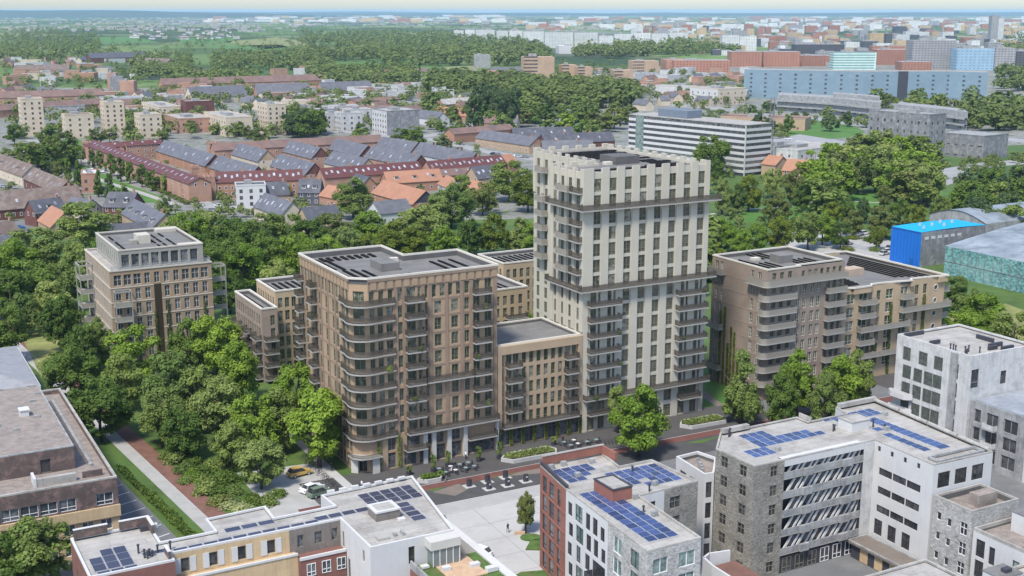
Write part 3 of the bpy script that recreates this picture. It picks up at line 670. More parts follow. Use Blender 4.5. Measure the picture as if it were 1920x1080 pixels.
    for i in range(len(outer) - 1):
        (x0, y0), (x1, y1) = outer[i], outer[i + 1]; rb.quad((x0, y0, 0.02), (x1, y1, 0.02), (x1, y1, 1.1), (x0, y0, 1.1))
        nn = Vector((y1 - y0, x0 - x1)).normalized() * -0.04
        rb.quad((x0 + nn.x, y0 + nn.y, 1.1), (x0, y0, 1.1), (x1, y1, 1.1), (x1 + nn.x, y1 + nn.y, 1.1))
        rb.quad((x1 + nn.x, y1 + nn.y, 0.02), (x0 + nn.x, y0 + nn.y, 0.02), (x0 + nn.x, y0 + nn.y, 1.1), (x1 + nn.x, y1 + nn.y, 1.1))
    rm = rb.mesh('balcony_railing', 'bronze_mesh')
    for k in range(9): o = ob('corner_balcony', sm, t, (0, 0, zf[k])); ob('railing', rm, o)
    for k in range(1, 9):
        if k != 8 or True: balcony(t, front, 6.95, 10.5, zf[k], 1.5)
        balcony(t, front, 20.6, 24.1, zf[k], 1.4)
        balcony(t, left, 7.1, 9.6, zf[k], 1.5); balcony(t, left, 0.05, 2.2, zf[k], 1.5)
    balcony(t, front, 10.9, 20.4, zf[3], 1.2, name='gallery'); balcony(t, front, 6.95, 25.7, zf[0], 1.4, name='gallery')
    balcony(t, front, 6.4, 10.6, 3.3, 1.5); balcony(t, front, 19.2, 25.2, 3.3, 1.4)
    # white portal columns and beam of the ground floors
    for u in (10.5, 12.25, 15.4, 18.75): MB().box(2.7 + u - 0.4, 2.7 + u + 0.4, -0.62, -0.004, 0, B - 0.62).build('white_column', 'pale_grey', t)
    MB().box(2.7 + 25.3, 2.7 + 25.8, -0.62, -0.004, 0, B - 0.3).build('white_column', 'pale_grey', t)
    MB().box(2.7 + 10.9, 2.7 + 25.0, -0.62, -0.006, B - 0.62, B - 0.3).build('portal_beam', 'pale_grey', t)
    for P_ in ([(-0.7, 1.7), (0.25, 0.75), (0.7, 1.2), (-0.1, 2.1)], [(2.5, -0.9), (3.9, -0.85), (3.9, -0.01), (2.75, -0.01)]): MB().prism(P_, 0, 3.04).build('porch_column', 'pale_grey', t)
    a = MB(); a.prism([(-1.1, 2.2), (-0.9, 0.2), (0.2, -1.2), (2.0, -1.5), (4.3, -1.4), (4.3, -0.01), (2.7, -0.01), (-0.01, 2.2)], 3.05, 3.3); o = a.build('porch_slab', 'slab', t)
    r = MB(); r.tube([(-1.0, 2.1, 3.9), (-0.85, 0.25, 3.9), (0.25, -1.1, 3.9), (2.0, -1.42, 3.9), (4.25, -1.3, 3.9)], 0.05, 4)
    for (x0, y0), (x1, y1) in zip([(-1.0, 2.1), (-0.85, 0.25), (0.25, -1.1), (2.0, -1.42)], [(-0.85, 0.25), (0.25, -1.1), (2.0, -1.42), (4.25, -1.3)]): r.quad((x0, y0, 3.32), (x1, y1, 3.32), (x1, y1, 3.9), (x0, y0, 3.9))
    r.build('railing', 'bronze_mesh', o)
    for x in (2.7 + 1.9, 2.7 + 2.9): MB().box(x - 0.8, x + 0.2 if x > 5 else x - 0.1, -0.1, -0.003, 0, B - 0.35).build('base_pier', 'tan_brick', t)
    # roof kit
    zr = H - 0.93
    MB().box(9.2, 12.8, 9.0, 14.6, zr, H + 0.55).build('plant_box', 'roof_grey', t)
    MB().box(13.2, 15.3, 15.3, 16.2, zr, H + 0.1).build('vent_box', 'coping', t)
    for (x, y, nx, rz) in ((2.2, 3.2, 5, math.pi / 2), (3.8, 3.0, 6, math.pi / 2), (5.4, 3.0, 6, math.pi / 2), (7.0, 3.0, 5, math.pi / 2), (2.6, 14.5, 6, math.pi / 2), (4.2, 14.0, 6, math.pi / 2)): solar_rows(t, x, y, nx, 1, 1.6, 0.75, zr, 0.25, 'panel_black', 0.12, rz=rz)
    for i in range(8): solar_rows(t, 3.0 + 1.45 * i, 22.6, 1, 2, 0.75, 1.5, zr, 0.1, 'panel_black', 0.1)
    for i in range(7): solar_rows(t, 9.5 + 1.5 * i, 1.5 + 0.1 * i, 1, 2 if i < 3 else 1, 0.75, 1.5, zr, 0.1, 'panel_black', 0.1)
    for x in (21.5, 23.3, 25.6): solar_rows(t, x, 3.0, 6, 1, 1.6, 0.75, zr, 0.25, 'panel_black', 0.12, rz=math.pi / 2)
    return t
corner_block()

def connector():
    t = thing('low_tan_apartment_block', 'seven storey tan brick block with plain grey roof between the brown corner block and tower', 'apartment block', gw(105.6, 198.75), AL)
    W, D, H = 18.8, 15.6, 20.1
    f = Wall(0, 0.3, 0, W, 0, H, 0.25); gl = 'glass_green'
    zf = [4.1 + 2.95 * k for k in range(5)]
    for z in zf:
        for u in [6.0 + 1.62 * i for i in range(6)] + [1.0]: f.win(u, z + 0.15, 0.92, 2.3, 'low', gm=gl)
        for u, w in ((2.7, 1.1), (4.2, 1.2), (15.7, 1.1), (17.2, 0.9)): f.win(u, z + 0.1, w, 2.4, 'two', gm=gl)
    for i in range(7): f.win(1.9 + 2.62 * i, 0.1, 1.95, 3.2, 'shop', gm='glass_grey')
    ws = (f, Wall(W, 0.3, math.pi / 2, D - 0.3, 0, H), Wall(W, D, math.pi, W, 0, H), Wall(0, D, -math.pi / 2, D - 0.3, 0, H))
    mb = MB()
    for q in ws: q.cut(mb)
    mb.build('wall', 'tan_brick', t); put_windows(t, f.wins, 98)
    a = MB(); a.box(0, 0.9, -0.35, 0.297, 3.9, H); a.box(W - 0.9, W, -0.35, 0.297, 3.9, H); a.box(0.9, W - 0.9, -0.35, 0.297, H - 1.6, H); a.build('portal_frame', 'tan_brick', t)
    parapet(t, rect(0, W, 0.3, D), H, 0.3, 0.35, 'coping', 'roof_grey', 0.5)
    for k in range(1, 5): balcony(t, f, 1.9, 5.0, zf[k], 1.5); balcony(t, f, 14.9, 17.7, zf[k], 1.4)
    balcony(t, f, 0.95, W - 0.95, zf[0], 1.5, name='gallery')
    for i in range(8): MB().box(0.35 + 2.6 * i - 0.2, 0.35 + 2.6 * i + 0.2, 0.0, 0.297, 0, 3.8).build('shop_pier', 'brown_pier', t)
    return t
connector()

# ================================================================== the copper-banded pavilion block on the left
def pavilion():
    t = thing('penthouse_apartment_block', 'six storey orange brick block with pale grid lines and white set-back penthouse among trees', 'apartment block', gw(53.4, 293.5), AL)
    W, D, H = 24.0, 31.5, 22.3
    gl = 'glass_grey'
    f = Wall(0, 0, 0, W, 0, H, 0.3); l = Wall(0, D, -math.pi / 2, D, 0, H, 0.10)
    zf = [0.8 + 3.55 * k for k in range(6)]
    us = [1.7 + 2.28 * i for i in range(10)]
    for k, z in enumerate(zf):
        for i, u in enumerate(us):
            if i == 4 and k < 5: continue
            f.win(u, z + 0.25, 1.75 if k == 5 and i in (0, 1, 2, 7, 8, 9) else 1.25, 2.6, 'cross', 'light_frame', gl)
        for i in range(16): l.win(1.1 + 1.88 * i, z + 0.25, 1.05, 2.75, 'plain', 'light_frame', gl)
    ws = (f, l, Wall(W, 0, math.pi / 2, D, 0, H), Wall(W, D, math.pi, W, 0, H)); mb = MB()
    for q in ws: q.cut(mb)
    mb.build('wall', 'salmon_brick', t); put_windows(t, f.wins + l.wins, 98)
    MB().box(10.0, 11.7, -0.05, -0.003, 0, zf[5] - 0.1).build('dark_stair_panel', mat('dark_bronze_panel', (0.045, 0.034, 0.022), rough=0.4, var=0.1), t)
    for k in range(1, 6):
        z = zf[k] - 0.32; a = MB(); a.box(0, 9.95, -0.1, -0.006, z, z + 0.24); a.build('floor_band', 'greige_coping', t); MB().box(11.75, W, -0.1, -0.006, z, z + 0.24).build('floor_band', 'greige_coping', t); MB().box(-0.14, -0.006, 0, D, z, z + 0.3).build('floor_band', 'greige_coping', t)
    for i in range(16): MB().box(-0.09, -0.004, D - (2.04 + 1.88 * i) - 0.13, D - (2.04 + 1.88 * i) + 0.13, 0, H).build('wall_rib', 'brown_pier', t)
    parapet(t, rect(-0.15, W + 0.15, -0.15, D + 0.1), H, 0.3, 0.5, 'greige_coping', 'roof_light', 0.15)
    # penthouse
    x0, x1, y0, y1, z0, z1 = 2.6, 22.6, 1.8, 29.2, H + 0.3, 26.7
    pf = Wall(x0, y0, 0, x1 - x0, H - 0.1, z1, 0.3); pl = Wall(x0, y1, -math.pi / 2, y1 - y0, H - 0.1, z1, 0.1)
    for i in range(8): pf.win(1.55 + 2.32 * i, z0, 1.85, 3.2, 'plain', 'light_frame', gl)
    for i in range(11): pl.win(1.5 + 2.35 * i, z0, 1.35, 3.2, 'plain', 'light_frame', gl)
    mb = MB(); pw = (pf, pl, Wall(x1, y0, math.pi / 2, y1 - y0, H - 0.1, z1), Wall(x1, y1, math.pi, x1 - x0, H - 0.1, z1))
    for q in pw: q.cut(mb)
    ph = mb.build('penthouse', 'greige', t)
    for q in pf.wins + pl.wins:
        fr, pa = win_mesh(*q[4:]); ob('penthouse_window', fr, ph, q[:3], q[3]); ob('penthouse_pane', pa, ph, q[:3], q[3])
    parapet(t, rect(x0 - 0.1, x1 + 0.1, y0 - 0.1, y1 + 0.1), z1, 0.3, 0.5, 'greige_coping', 'roof_grey', 0.6)
    a = MB(); a.box(x1 - 5.5, x1 - 0.42, y0 + 0.42, y0 + 2.9, z1 - 0.59, z1 + 0.22); a.box(x1 - 5.5, x1 - 0.42, y1 - 3, y1 - 0.42, z1 - 0.59, z1 + 0.22); a.build('roof_ledge', 'greige_coping', t)
    a = MB(); a.box(9.5, 12.6, 12.5, 17.0, z1 - 0.59, z1 + 1.5); a.build('plant_box', 'greige_coping', t)
    MB().box(7.6, 9.3, 12.0, 14.0, z1 - 0.59, z1 + 0.5).build('vent_box', 'greige', t)
    rr = random.Random(5)
    for x in (3.6, 5.4, 13.8, 15.4, 17.6):
        for y in (4.0, 10.5, 18.5): solar_rows(t, x, y + rr.random() * 2, 3, 1, 1.6, 0.55, z1 - 0.58, 0.35, 'panel_black', 0.1, rz=math.pi / 2)
    for i in range(6): solar_rows(t, 5.5 + 1.4 * i, 3.0, 1, 1, 0.55, 1.6, z1 - 0.58, 0.12, 'panel_black')
    # glass rail of the terrace, frame balconies at three corners
    a = MB(); a.box(0.3, W - 0.3, 0.05, 0.09, H + 0.3, H + 1.3); a.box(W - 0.2, W - 0.16, 0.1, 9, H + 0.3, H + 1.3); a.build('terrace_rail', meshmetal('glass_rail', (0.4, 0.42, 0.42), 0.72), t)
    def frame_bal(x0, x1, y0, y1, ztop, n):
        o = MB()
        for x in (x0, x1 - 0.22):
            for y in (y0, y1 - 0.22): o.box(x, x + 0.22, y, y + 0.22, 0, ztop)
        for (xa, xb, ya, yb) in ((x0, x1, y0 - 0.005, y0 + 0.22), (x0, x1, y1 - 0.22, y1 + 0.005), (x0 - 0.005, x0 + 0.22, y0, y1), (x1 - 0.22, x1 + 0.005, y0, y1)): o.box(xa, xb, ya, yb, ztop, ztop + 0.35)
        o = o.build('balcony_frame', 'greige', t)
        for k in range(n):
            z = ztop - 3.55 * (k + 1)
            if z < 0: break
            MB().box(x0 + 0.01, x1 - 0.01, y0 + 0.01, y1 - 0.01, z, z + 0.28).build('balcony_floor', 'slab', o)
            r = MB(); r.box(x0 + 0.23, x1 - 0.23, y0 + 0.05, y0 + 0.09, z + 0.3, z + 1.3); r.box(x0 + 0.05, x0 + 0.09, y0 + 0.23, y1 - 0.23, z + 0.3, z + 1.3); r.build('railing', 'beige_mesh', o)
    frame_bal(0.4, 4.3, -2.6, -0.05, 17.6, 5); frame_bal(W + 0.1, W + 4.3, 3.0, 7.2, 20.4, 5); frame_bal(-3.3, -0.1, 21.5, 27.5, 20.0, 5)
    return t
pavilion()

# ================================================================== courtyard blocks behind
def yard_block(name, label, a, b_, W, D, H, m, us_f, us_l, gl, bal_f=(), bal_l=(), rail='bronze_mesh', pan=True, f0=0.6):
    t = thing(name, label, 'apartment block', gw(a, b_), AL)
    f = Wall(0, 0, 0, W, 0, H, 0.25); l = Wall(0, D, -math.pi / 2, D, 0, H, 0.25); n = int((H - 1.2 - f0) / 3.0); zf = [H - 1.0 - 3.0 * (k + 1) for k in range(n)]
    f.grid([u for u in us_f], [z + 0.2 for z in zf], 1.05, 2.3, 'two', gm=gl); l.grid([u for u in us_l], [z + 0.2 for z in zf], 1.05, 2.3, 'two', gm=gl)
    mb = MB(); ws = (f, l, Wall(W, 0, math.pi / 2, D, 0, H), Wall(W, D, math.pi, W, 0, H))
    for q in ws: q.cut(mb)
    mb.build('wall', m, t); put_windows(t, f.wins + l.wins, 90)
    parapet(t, rect(-0.1, W + 0.1, -0.1, D + 0.1), H, 0.35, 0.45, 'coping', 'roof_grey', 0.7)
    for k, z in enumerate(zf):
        if k == 0 and len(zf) > 3: continue
        for u0, u1 in bal_f: balcony(t, f, u0, u1, z, 1.6, rail)
        for u0, u1 in bal_l: balcony(t, l, u0, u1, z, 1.6, rail)
    if pan:
        for i in range(max(1, int((W - 2) / 1.6))): solar_rows(t, 2.0 + 1.6 * i, 1.4, int((D - 3) / 1.75), 1, 1.6, 0.75, H - 0.68, 0.25, 'panel_black', 0.14, rz=math.pi / 2)
    return t
yard_block('stepped_apartment_block', 'low brown stepped block with dark balconies nearest the orange brick penthouse block', 79.6, 261.5, 3.6, 20.5, 17, 'mauve_brick', [2.5], [1.5 + 1.7 * i for i in range(11)], 'glass_green', [(0.2, 3.4)], [(0.2, 4.5), (9, 12.5), (16, 20)])
yard_block('stepped_apartment_block', 'taller sand coloured stepped block tucked behind the brown corner block', 83.9, 264.6, 13, 14, 20, 'ochre_brick', [1.1, 2.7, 4.3, 5.9, 7.5], [1.5 + 1.8 * i for i in range(7)], 'glass_green', [(4.0, 8.0)], [(6, 9.5)])
yard_block('courtyard_apartment_block', 'tan courtyard block with solar rows seen left of the tower crown base', 144, 267.5, 17, 14, 20, 'ochre_brick', [1.4 + 1.9 * i for i in range(8)], [1.5 + 1.8 * i for i in range(7)], 'glass_green')
yard_block('courtyard_apartment_block', 'lower yellow brick courtyard block with pale roof edge left of the tower', 133.5, 253.5, 9.5, 17, 17, 'ochre_brick', [1.4, 3.4, 5.4, 7.6], [1.5 + 1.9 * i for i in range(8)], 'glass_green', [(3.5, 9.0)])

# ================================================================== twin blocks right of the tower
def right_block():
    t = thing('mauve_apartment_block', 'mauve brown brick apartment block with beige wraparound corner balconies right of the tower', 'apartment block', gw(169.6, 197.8), AL)
    W, D, H = 21.8, 18.6, 28.6; gl = 'glass_green'
    zf = [0.4 + 3.12 * k for k in range(9)]
    f = Wall(0, 0, 0, W, 0, H, 0.25); l = Wall(0, D, -math.pi / 2, D, 0, H, 0.25)
    for k, z in enumerate(zf):
        for u in (2.0, 4.1, 6.3): f.win(u, z + 0.2, 1.1, 2.3, 'two', gm=gl)
        if k == 8:
            for i in range(7): f.win(10.0 + 1.75 * i, z + 0.2, 0.9, 2.1, 'plain', gm=gl)
        else:
            for u in (8.9, 10.7, 12.9, 14.6): f.win(u, z + 0.2, 1.05, 2.3, 'two', 'light_frame', gl)
            for u in (17.2, 19.0, 20.6): f.win(u, z + 0.2, 1.05, 2.3, 'low', gm=gl)
        for u in (1.6, 3.4, 13.8, 16.2): l.win(u, z + 0.2, 1.1, 2.3, 'two', 'light_frame', gl)
    mb = MB(); ws = (f, l, Wall(W, 0, math.pi / 2, D, 0, H), Wall(W, D, math.pi, W, 0, H))
    for q in ws: q.cut(mb)
    mb.build('wall', 'mauve_brick', t); put_windows(t, f.wins + l.wins, 98)
    for z in zf[1:]: MB().box(-0.05, -0.003, 0.3, D - 0.3, z - 0.22, z - 0.05).build('string_course', 'brown_brick', t)
    parapet(t, [(0, -0.1), (9.2, -0.1), (9.2, 0.9), (W + 0.1, 0.9), (W + 0.1, D + 0.1), (-0.1, D + 0.1)], H, 0.3, 0.4, 'coping', 'roof_grey', 0.7)
    def rnd(u1, l1, d):
        p = [(-d, l1)] + [(-d + 1.4 - 1.4 * math.cos(R(q)), -d + 1.4 - 1.4 * math.sin(R(q))) for q in range(0, 91, 15)] + [(u1, -d), (u1, -0.01), (-0.01, -0.01), (-0.01, l1)]
        return p
    def corner(name, u1, l1, z):
        p = rnd(u1, l1, 1.5); o = MB().prism(p, -0.25, 0).build(name, 'slab', t, (0, 0, z))
        q = rnd(u1, l1, 1.46); q = q[:-3]; r = MB(); r.ring(q + [(u1, -0.02), (-0.02, -0.02), (-0.02, l1)], 0.06, 0.01, 1.15); r.build('railing', 'beige_mesh', o)
    for k in range(1, 8): corner('corner_balcony', 7.4, 0.9, zf[k])
    corner('wraparound_gallery', 21.7, 5.2, zf[8])
    for k in range(1, 8): balcony(t, f, 16.3, 21.7, zf[k], 1.4, 'beige_mesh')
    for k in (1, 4, 8): balcony(t, l, 0.1, 4.8, zf[k], 1.4, 'beige_mesh')
    MB().box(9.5, 13.0, 7.0, 10.5, H - 0.69, H + 1.0).build('plant_box', 'roof_grey', t); MB().box(6.4, 8.2, 12.0, 13.5, H - 0.69, H - 0.1).build('vent_box', 'coping', t)
    for (x, y, n, m_) in ((1.2, 9, 4, 3), (3.0, 1.5, 6, 4), (13.8, 2.5, 5, 4), (10, 12.5, 5, 3)):
        for j in range(m_): solar_rows(t, x + 1.6 * j, y, n, 1, 1.2, 0.8, H - 0.68, 0.3, 'panel_black', 0.12, rz=math.pi / 2)
    return t
right_block()
def wavy_block():
    t = thing('wavy_apartment_block', 'tan brick apartment block with wavy roof edge, round porthole windows and curved end', 'apartment block', gw(192.2, 199.5), AL)
    W, D, H = 32.5, 33, 21.6; gl = 'glass_green'
    zf = [0.3 + 3.1 * k for k in range(6)] + [18.6 - 0.2]
    f = Wall(0, 0, 0, W, 0, H, 0.25)
    for k in range(6):
        z = 2.5 + 3.1 * k
        for u, w in ((3.2, 2.2), (7.0, 2.6), (9.0, 1.2), (11.6, 1.2), (15.0, 2.2), (19.6, 2.2), (23.6, 1.2), (26.2, 1.2)): f.win(u, z, w, 2.3, 'two', 'light_frame' if w > 2 else 'dark_frame', gl)
    ws = (f, Wall(W, 0, math.pi / 2, D, 0, H), Wall(W, D, math.pi, W, 0, H), Wall(0, D, -math.pi / 2, D, 0, H)); mb = MB()
    for q in ws: q.cut(mb)
    mb.build('wall', 'ochre_brick', t); put_windows(t, f.wins, 98)
    for k in range(1, 6):
        a = MB(); a.cur = 0; x, z = 29.6, 3.6 + 3.1 * k; n = 16
        pts = [(x + 0.62 * math.cos(2 * math.pi * j / n), -0.03, z + 0.62 * math.sin(2 * math.pi * j / n)) for j in range(n)]
        a.tube([pts[j] for j in range(n)] + [pts[0]], 0.09, 5, caps=False)
        o = a.build('porthole_window', 'coping', t)
        p = MB(); p.v = [(x + 0.6 * math.cos(2 * math.pi * j / n), -0.02, z + 0.6 * math.sin(2 * math.pi * j / n)) for j in range(n)]; p.f = [tuple(range(n))]; p.m = [0]; p.build('pane', 'glass_grey', o)
    wav = [(0, -0.1), (2.5, -0.1), (3.6, -0.7), (8.8, -0.7), (9.8, 0.4), (13, 0.4), (17.6, -0.3), (21, -0.9), (22, 0.3), (27, 0.1), (30, -0.4), (W + 0.4, -0.9), (W + 0.4, D)] + [(W - 3 * k, D + 0.7 * math.sin(k * 1.1)) for k in range(1, 11)] + [(0, D)]
    parapet(t, wav, H, 0.35, 0.4, 'coping', 'roof_grey', 0.6)
    a = MB()
    for (x0, x1, d) in ((3.6, 8.8, 0.6), (20.9, 22, 0.7), (30, W + 0.3, 0.6)): a.box(x0 + 0.05, x1 - 0.05, -d, -0.003, H - 1.3, H - 0.01)
    a.build('roof_fascia', 'ochre_brick', t)
    for k in range(6):
        z = 2.3 + 3.1 * k
        balcony(t, f, 5.4, 9.9, z, 1.5, 'beige_mesh')
        if k in (5, 0, 2): balcony(t, f, 18.2, 21.4, z, 1.4, 'beige_mesh')
    balcony(t, f, 18.2, 33.6, 2.3 + 3.1 * 4, 1.5, 'beige_mesh', name='gallery'); balcony(t, f, 5.4, 20.6, 2.3 + 3.1 * 3 + 0.01, 1.7, 'beige_mesh', name='gallery'); balcony(t, f, 9.9, 20.6, 2.3 + 3.1, 1.5, 'beige_mesh', name='gallery')
    r = Wall(W + 0.02, 0.3, math.pi / 2, D, 0, H)
    for k in range(6): balcony(t, r, 0, 4.5, 2.3 + 3.1 * k, 2.2, 'beige_mesh')
    MB().box(14.0, 18.6, 12.0, 15.2, H - 0.59, H + 1.0).build('plant_box', 'brown_pier', t); MB().box(4, 8, 17, 21, H - 0.59, H - 0.1).build('roof_box', 'ochre_brick', t)
    for j in range(6): solar_rows(t, 31.2 - 1.55 * j, 3.0 + 0.6 * j, 13 - j, 1, 1.9, 0.8, H - 0.58, 0.3, 'panel_black', 0.12, rz=math.pi / 2)
    for j in range(4): solar_rows(t, 1.5 + 0.4 * j, 4.0 + 1.7 * j, 4, 1, 1.9, 0.9, H - 0.58, 0.3, 'panel_black', 0.12)
    return t
wavy_block()

# ================================================================== buildings in front of the street
def polywalls(poly, z0, z1, dep=0.2):
    out = []
    for k in range(len(poly)):
        (x0, y0), (x1, y1) = poly[k], poly[(k + 1) % len(poly)]
        out.append(Wall(x0, y0, math.atan2(y1 - y0, x1 - x0), math.hypot(x1 - x0, y1 - y0), z0, z1, dep))
    return out
def cutwalls(t, pairs):
    by = {}
    for q, m in pairs: by.setdefault(m, MB()); q.cut(by[m])
    for m, mb in by.items(): mb.build('wall', m, t)
def loc(poly, o): return [(x - o[0], y - o[1]) for x, y in poly]
def roofbox(t, x0, x1, y0, y1, z0, z1, m='white', name='roof_box'): return MB().box(x0, x1, y0, y1, z0, z1).build(name, m, t)
def vents(t, pts, z, m='charcoal', rr=random.Random(3)):
    for x, y in pts:
        h = 0.7 + 0.5 * rr.random(); a = MB(); a.cyl(x, y, z, z + h, 0.13, n=8); a.cyl(x, y, z + h, z + h + 0.18, 0.22, 0.16, n=8); a.build('roof_vent', m, t)

def red_white_block():
    P0 = [(83.7, 117.7), (92.2, 117.9), (93.2, 133.3), (103.7, 133.8), (102.9, 144.2), (97.1, 144.2), (98.0, 150.4), (87.0, 150.2), (85.5, 140.3)]
    o = P0[0]; P = loc(P0, o); H = 16.0
    t = thing('mixed_facade_apartment_block', 'apartment block with red brick corner, white and stone walls and blue solar roof', 'apartment block', gw(*o), AL)
    W = polywalls(P, 0, H)
    end, s1, f2, r3, b4, r5, b6, red, lw = W
    zf = [0.4 + 3.0 * k for k in range(5)]
    for k, z in enumerate(zf):
        end.win(2.1, z + 0.3, 2.3, 2.1, 'wide', 'white_frame', 'glass_teal'); end.win(6.3, z + 0.3, 2.6, 2.1, 'wide', 'white_frame', 'glass_teal')
        for u, w in ((1.9, 1.7), (4.6, 1.9), (7.4, 1.2)): red.win(u, z + 0.1, w, 2.55, 'low', 'black_frame', 'glass_grey')
        f2.win(2.4, z + 0.4, 0.9, 2.0, 'plain', 'black_frame', 'glass_dark'); f2.win(6.4, z + 0.5, 1.9, 1.8, 'cross', 'dark_frame', 'glass_dark')
    whites = Wall(lw.ox, lw.oy, lw.a, 12.4, 0, H, 0.2); x, y, _ = lw.at(12.4, 0); stones = Wall(x, y, lw.a, lw.W - 12.4, 0, H, 0.2)
    for k, z in enumerate(zf):
        sh = k % 2
        for j, (u, w, h) in enumerate(((1.3, 1.3, 2.0), (4.0, 2.2, 2.5), (6.7, 1.4, 2.4), (8.8, 1.4, 2.5), (10.9, 1.2, 2.0))):
            if k == 2 and j > 2: continue
            whites.win(u + (0.3 if sh else 0), z + 0.25, w if (j + k) % 3 else 1.3, h, 'two' if w > 1.2 else 'plain', 'black_frame', 'glass_teal' if j == 1 else 'glass_dark')
        stones.win(2.6, z + 0.2, 2.3, 2.3, 'wide', 'white_frame', 'glass_teal'); stones.win(7.2, z + 0.2, 2.1, 2.4, 'wide', 'black_frame', 'glass_teal')
    whites.win(10.0, zf[2] + 0.05, 3.6, 2.6, 'wide', 'black_frame', 'glass_dark')
    x, y, _ = f2.at(4.4, 0); f2a = Wall(f2.ox, f2.oy, f2.a, 4.4, 0, H); f2b = Wall(x, y, f2.a, f2.W - 4.4, 0, H); f2a.ops = [q for q in f2.ops if q[1] < 4.4]; f2b.ops = [(q[0] - 4.4, q[1] - 4.4, q[2], q[3]) for q in f2.ops if q[0] > 4.4]
    cutwalls(t, [(end, 'stone_light'), (s1, 'white'), (f2a, 'white'), (f2b, 'stone'), (r3, 'stone'), (b4, 'stone'), (r5, 'red_brick'), (b6, 'red_brick'), (red, 'red_brick'), (whites, 'white'), (stones, 'stone_light')])
    put_windows(t, end.wins + red.wins + whites.wins + stones.wins + f2.wins, 98)
    for k in range(5): x, y, _ = red.at(0.4, 0); a = Wall(red.ox, red.oy, red.a, red.W, 0, H); c = MB().box(0.2, red.W - 0.2, -0.09, -0.003, zf[k] - 0.25, zf[k] - 0.02); c.build('brick_band', 'red_brick', t, (red.ox, red.oy, 0), red.a)
    balcony(t, whites, 8.2, 12.3, zf[2], 1.3, 'charcoal')
    parapet(t, P, H, 0.22, 0.28, 'roof_light', 'roof_light', 0.12, 'roof_light')
    # tall brick parapet round the back corner
    q = loc([(87.0, 150.2), (98.0, 150.4)], o); a = MB(); (xa, ya), (xb, yb) = q
    a.box(xa + 0.3, xb - 0.02, ya - 0.36, ya - 0.02, H + 0.222, H + 1.5); a.box(xb - 0.4, xb - 0.04, ya - 4.0, ya - 0.362, H + 0.222, H + 1.5); a.build('brick_parapet', 'red_brick', t)
    a = MB(); a.box(xa + 0.25, xb + 0.02, ya - 0.42, ya + 0.04, H + 1.502, H + 1.62); a.build('coping', 'roof_light', t)
    a = MB().box(0, red.W, 0.02, 0.4, H + 0.222, H + 0.7); a.build('dark_parapet', 'charcoal', t, (red.ox, red.oy, 0), red.a)
    roofbox(t, *[v - w_ for v, w_ in ((88.8, o[0]), (92.0, o[0]))], 133.4 - o[1], 138.2 - o[1], H - 0.1, H + 1.7, 'red_brick', 'stair_house')
    x0, x1 = 88.7 - o[0], 92.1 - o[0]; MB().ring(rect(x0, x1, 133.3 - o[1], 138.3 - o[1]), 0.3, H + 1.7, H + 1.85).build('stair_house_coping', 'charcoal', t); roofbox(t, x0 + 0.3, x1 - 0.3, 133.6 - o[1], 138.0 - o[1], H + 1.702, H + 1.75, 'roof_light', 'stair_house_roof')
    zr = H - 0.11
    solar_rows(t, 2.0, 2.6, 3, 12, 1.5, 1.42, zr, 0.05, 'panel_blue', 0.07, 0.07, rz=-0.03)
    solar_rows(t, 3.7, 24.6, 4, 4, 1.5, 1.3, zr, 0.05, 'panel_blue', 0.07, 0.07, skip=((3, 0), (2, 0), (3, 1)))
    solar_rows(t, 9.8, 18.2, 6, 5, 1.45, 1.35, zr, 0.05, 'panel_blue', 0.07, 0.07, skip=((1, 0), (2, 1), (0, 3), (0, 0)))
    for x, y in ((5.6, 26.0), (13.6, 18.0), (7.2, 9.0), (8.3, 15.2), (3.9, 30.6), (6.2, 30.9), (10.5, 29.9)): roofbox(t, x, x + 0.8, y, y + 0.6, zr, zr + 0.7, 'conc', 'roof_unit')
    vents(t, [(7.0, 11.0), (9.5, 20.5), (14, 24), (12, 16.8)], zr)
    return t
red_white_block()

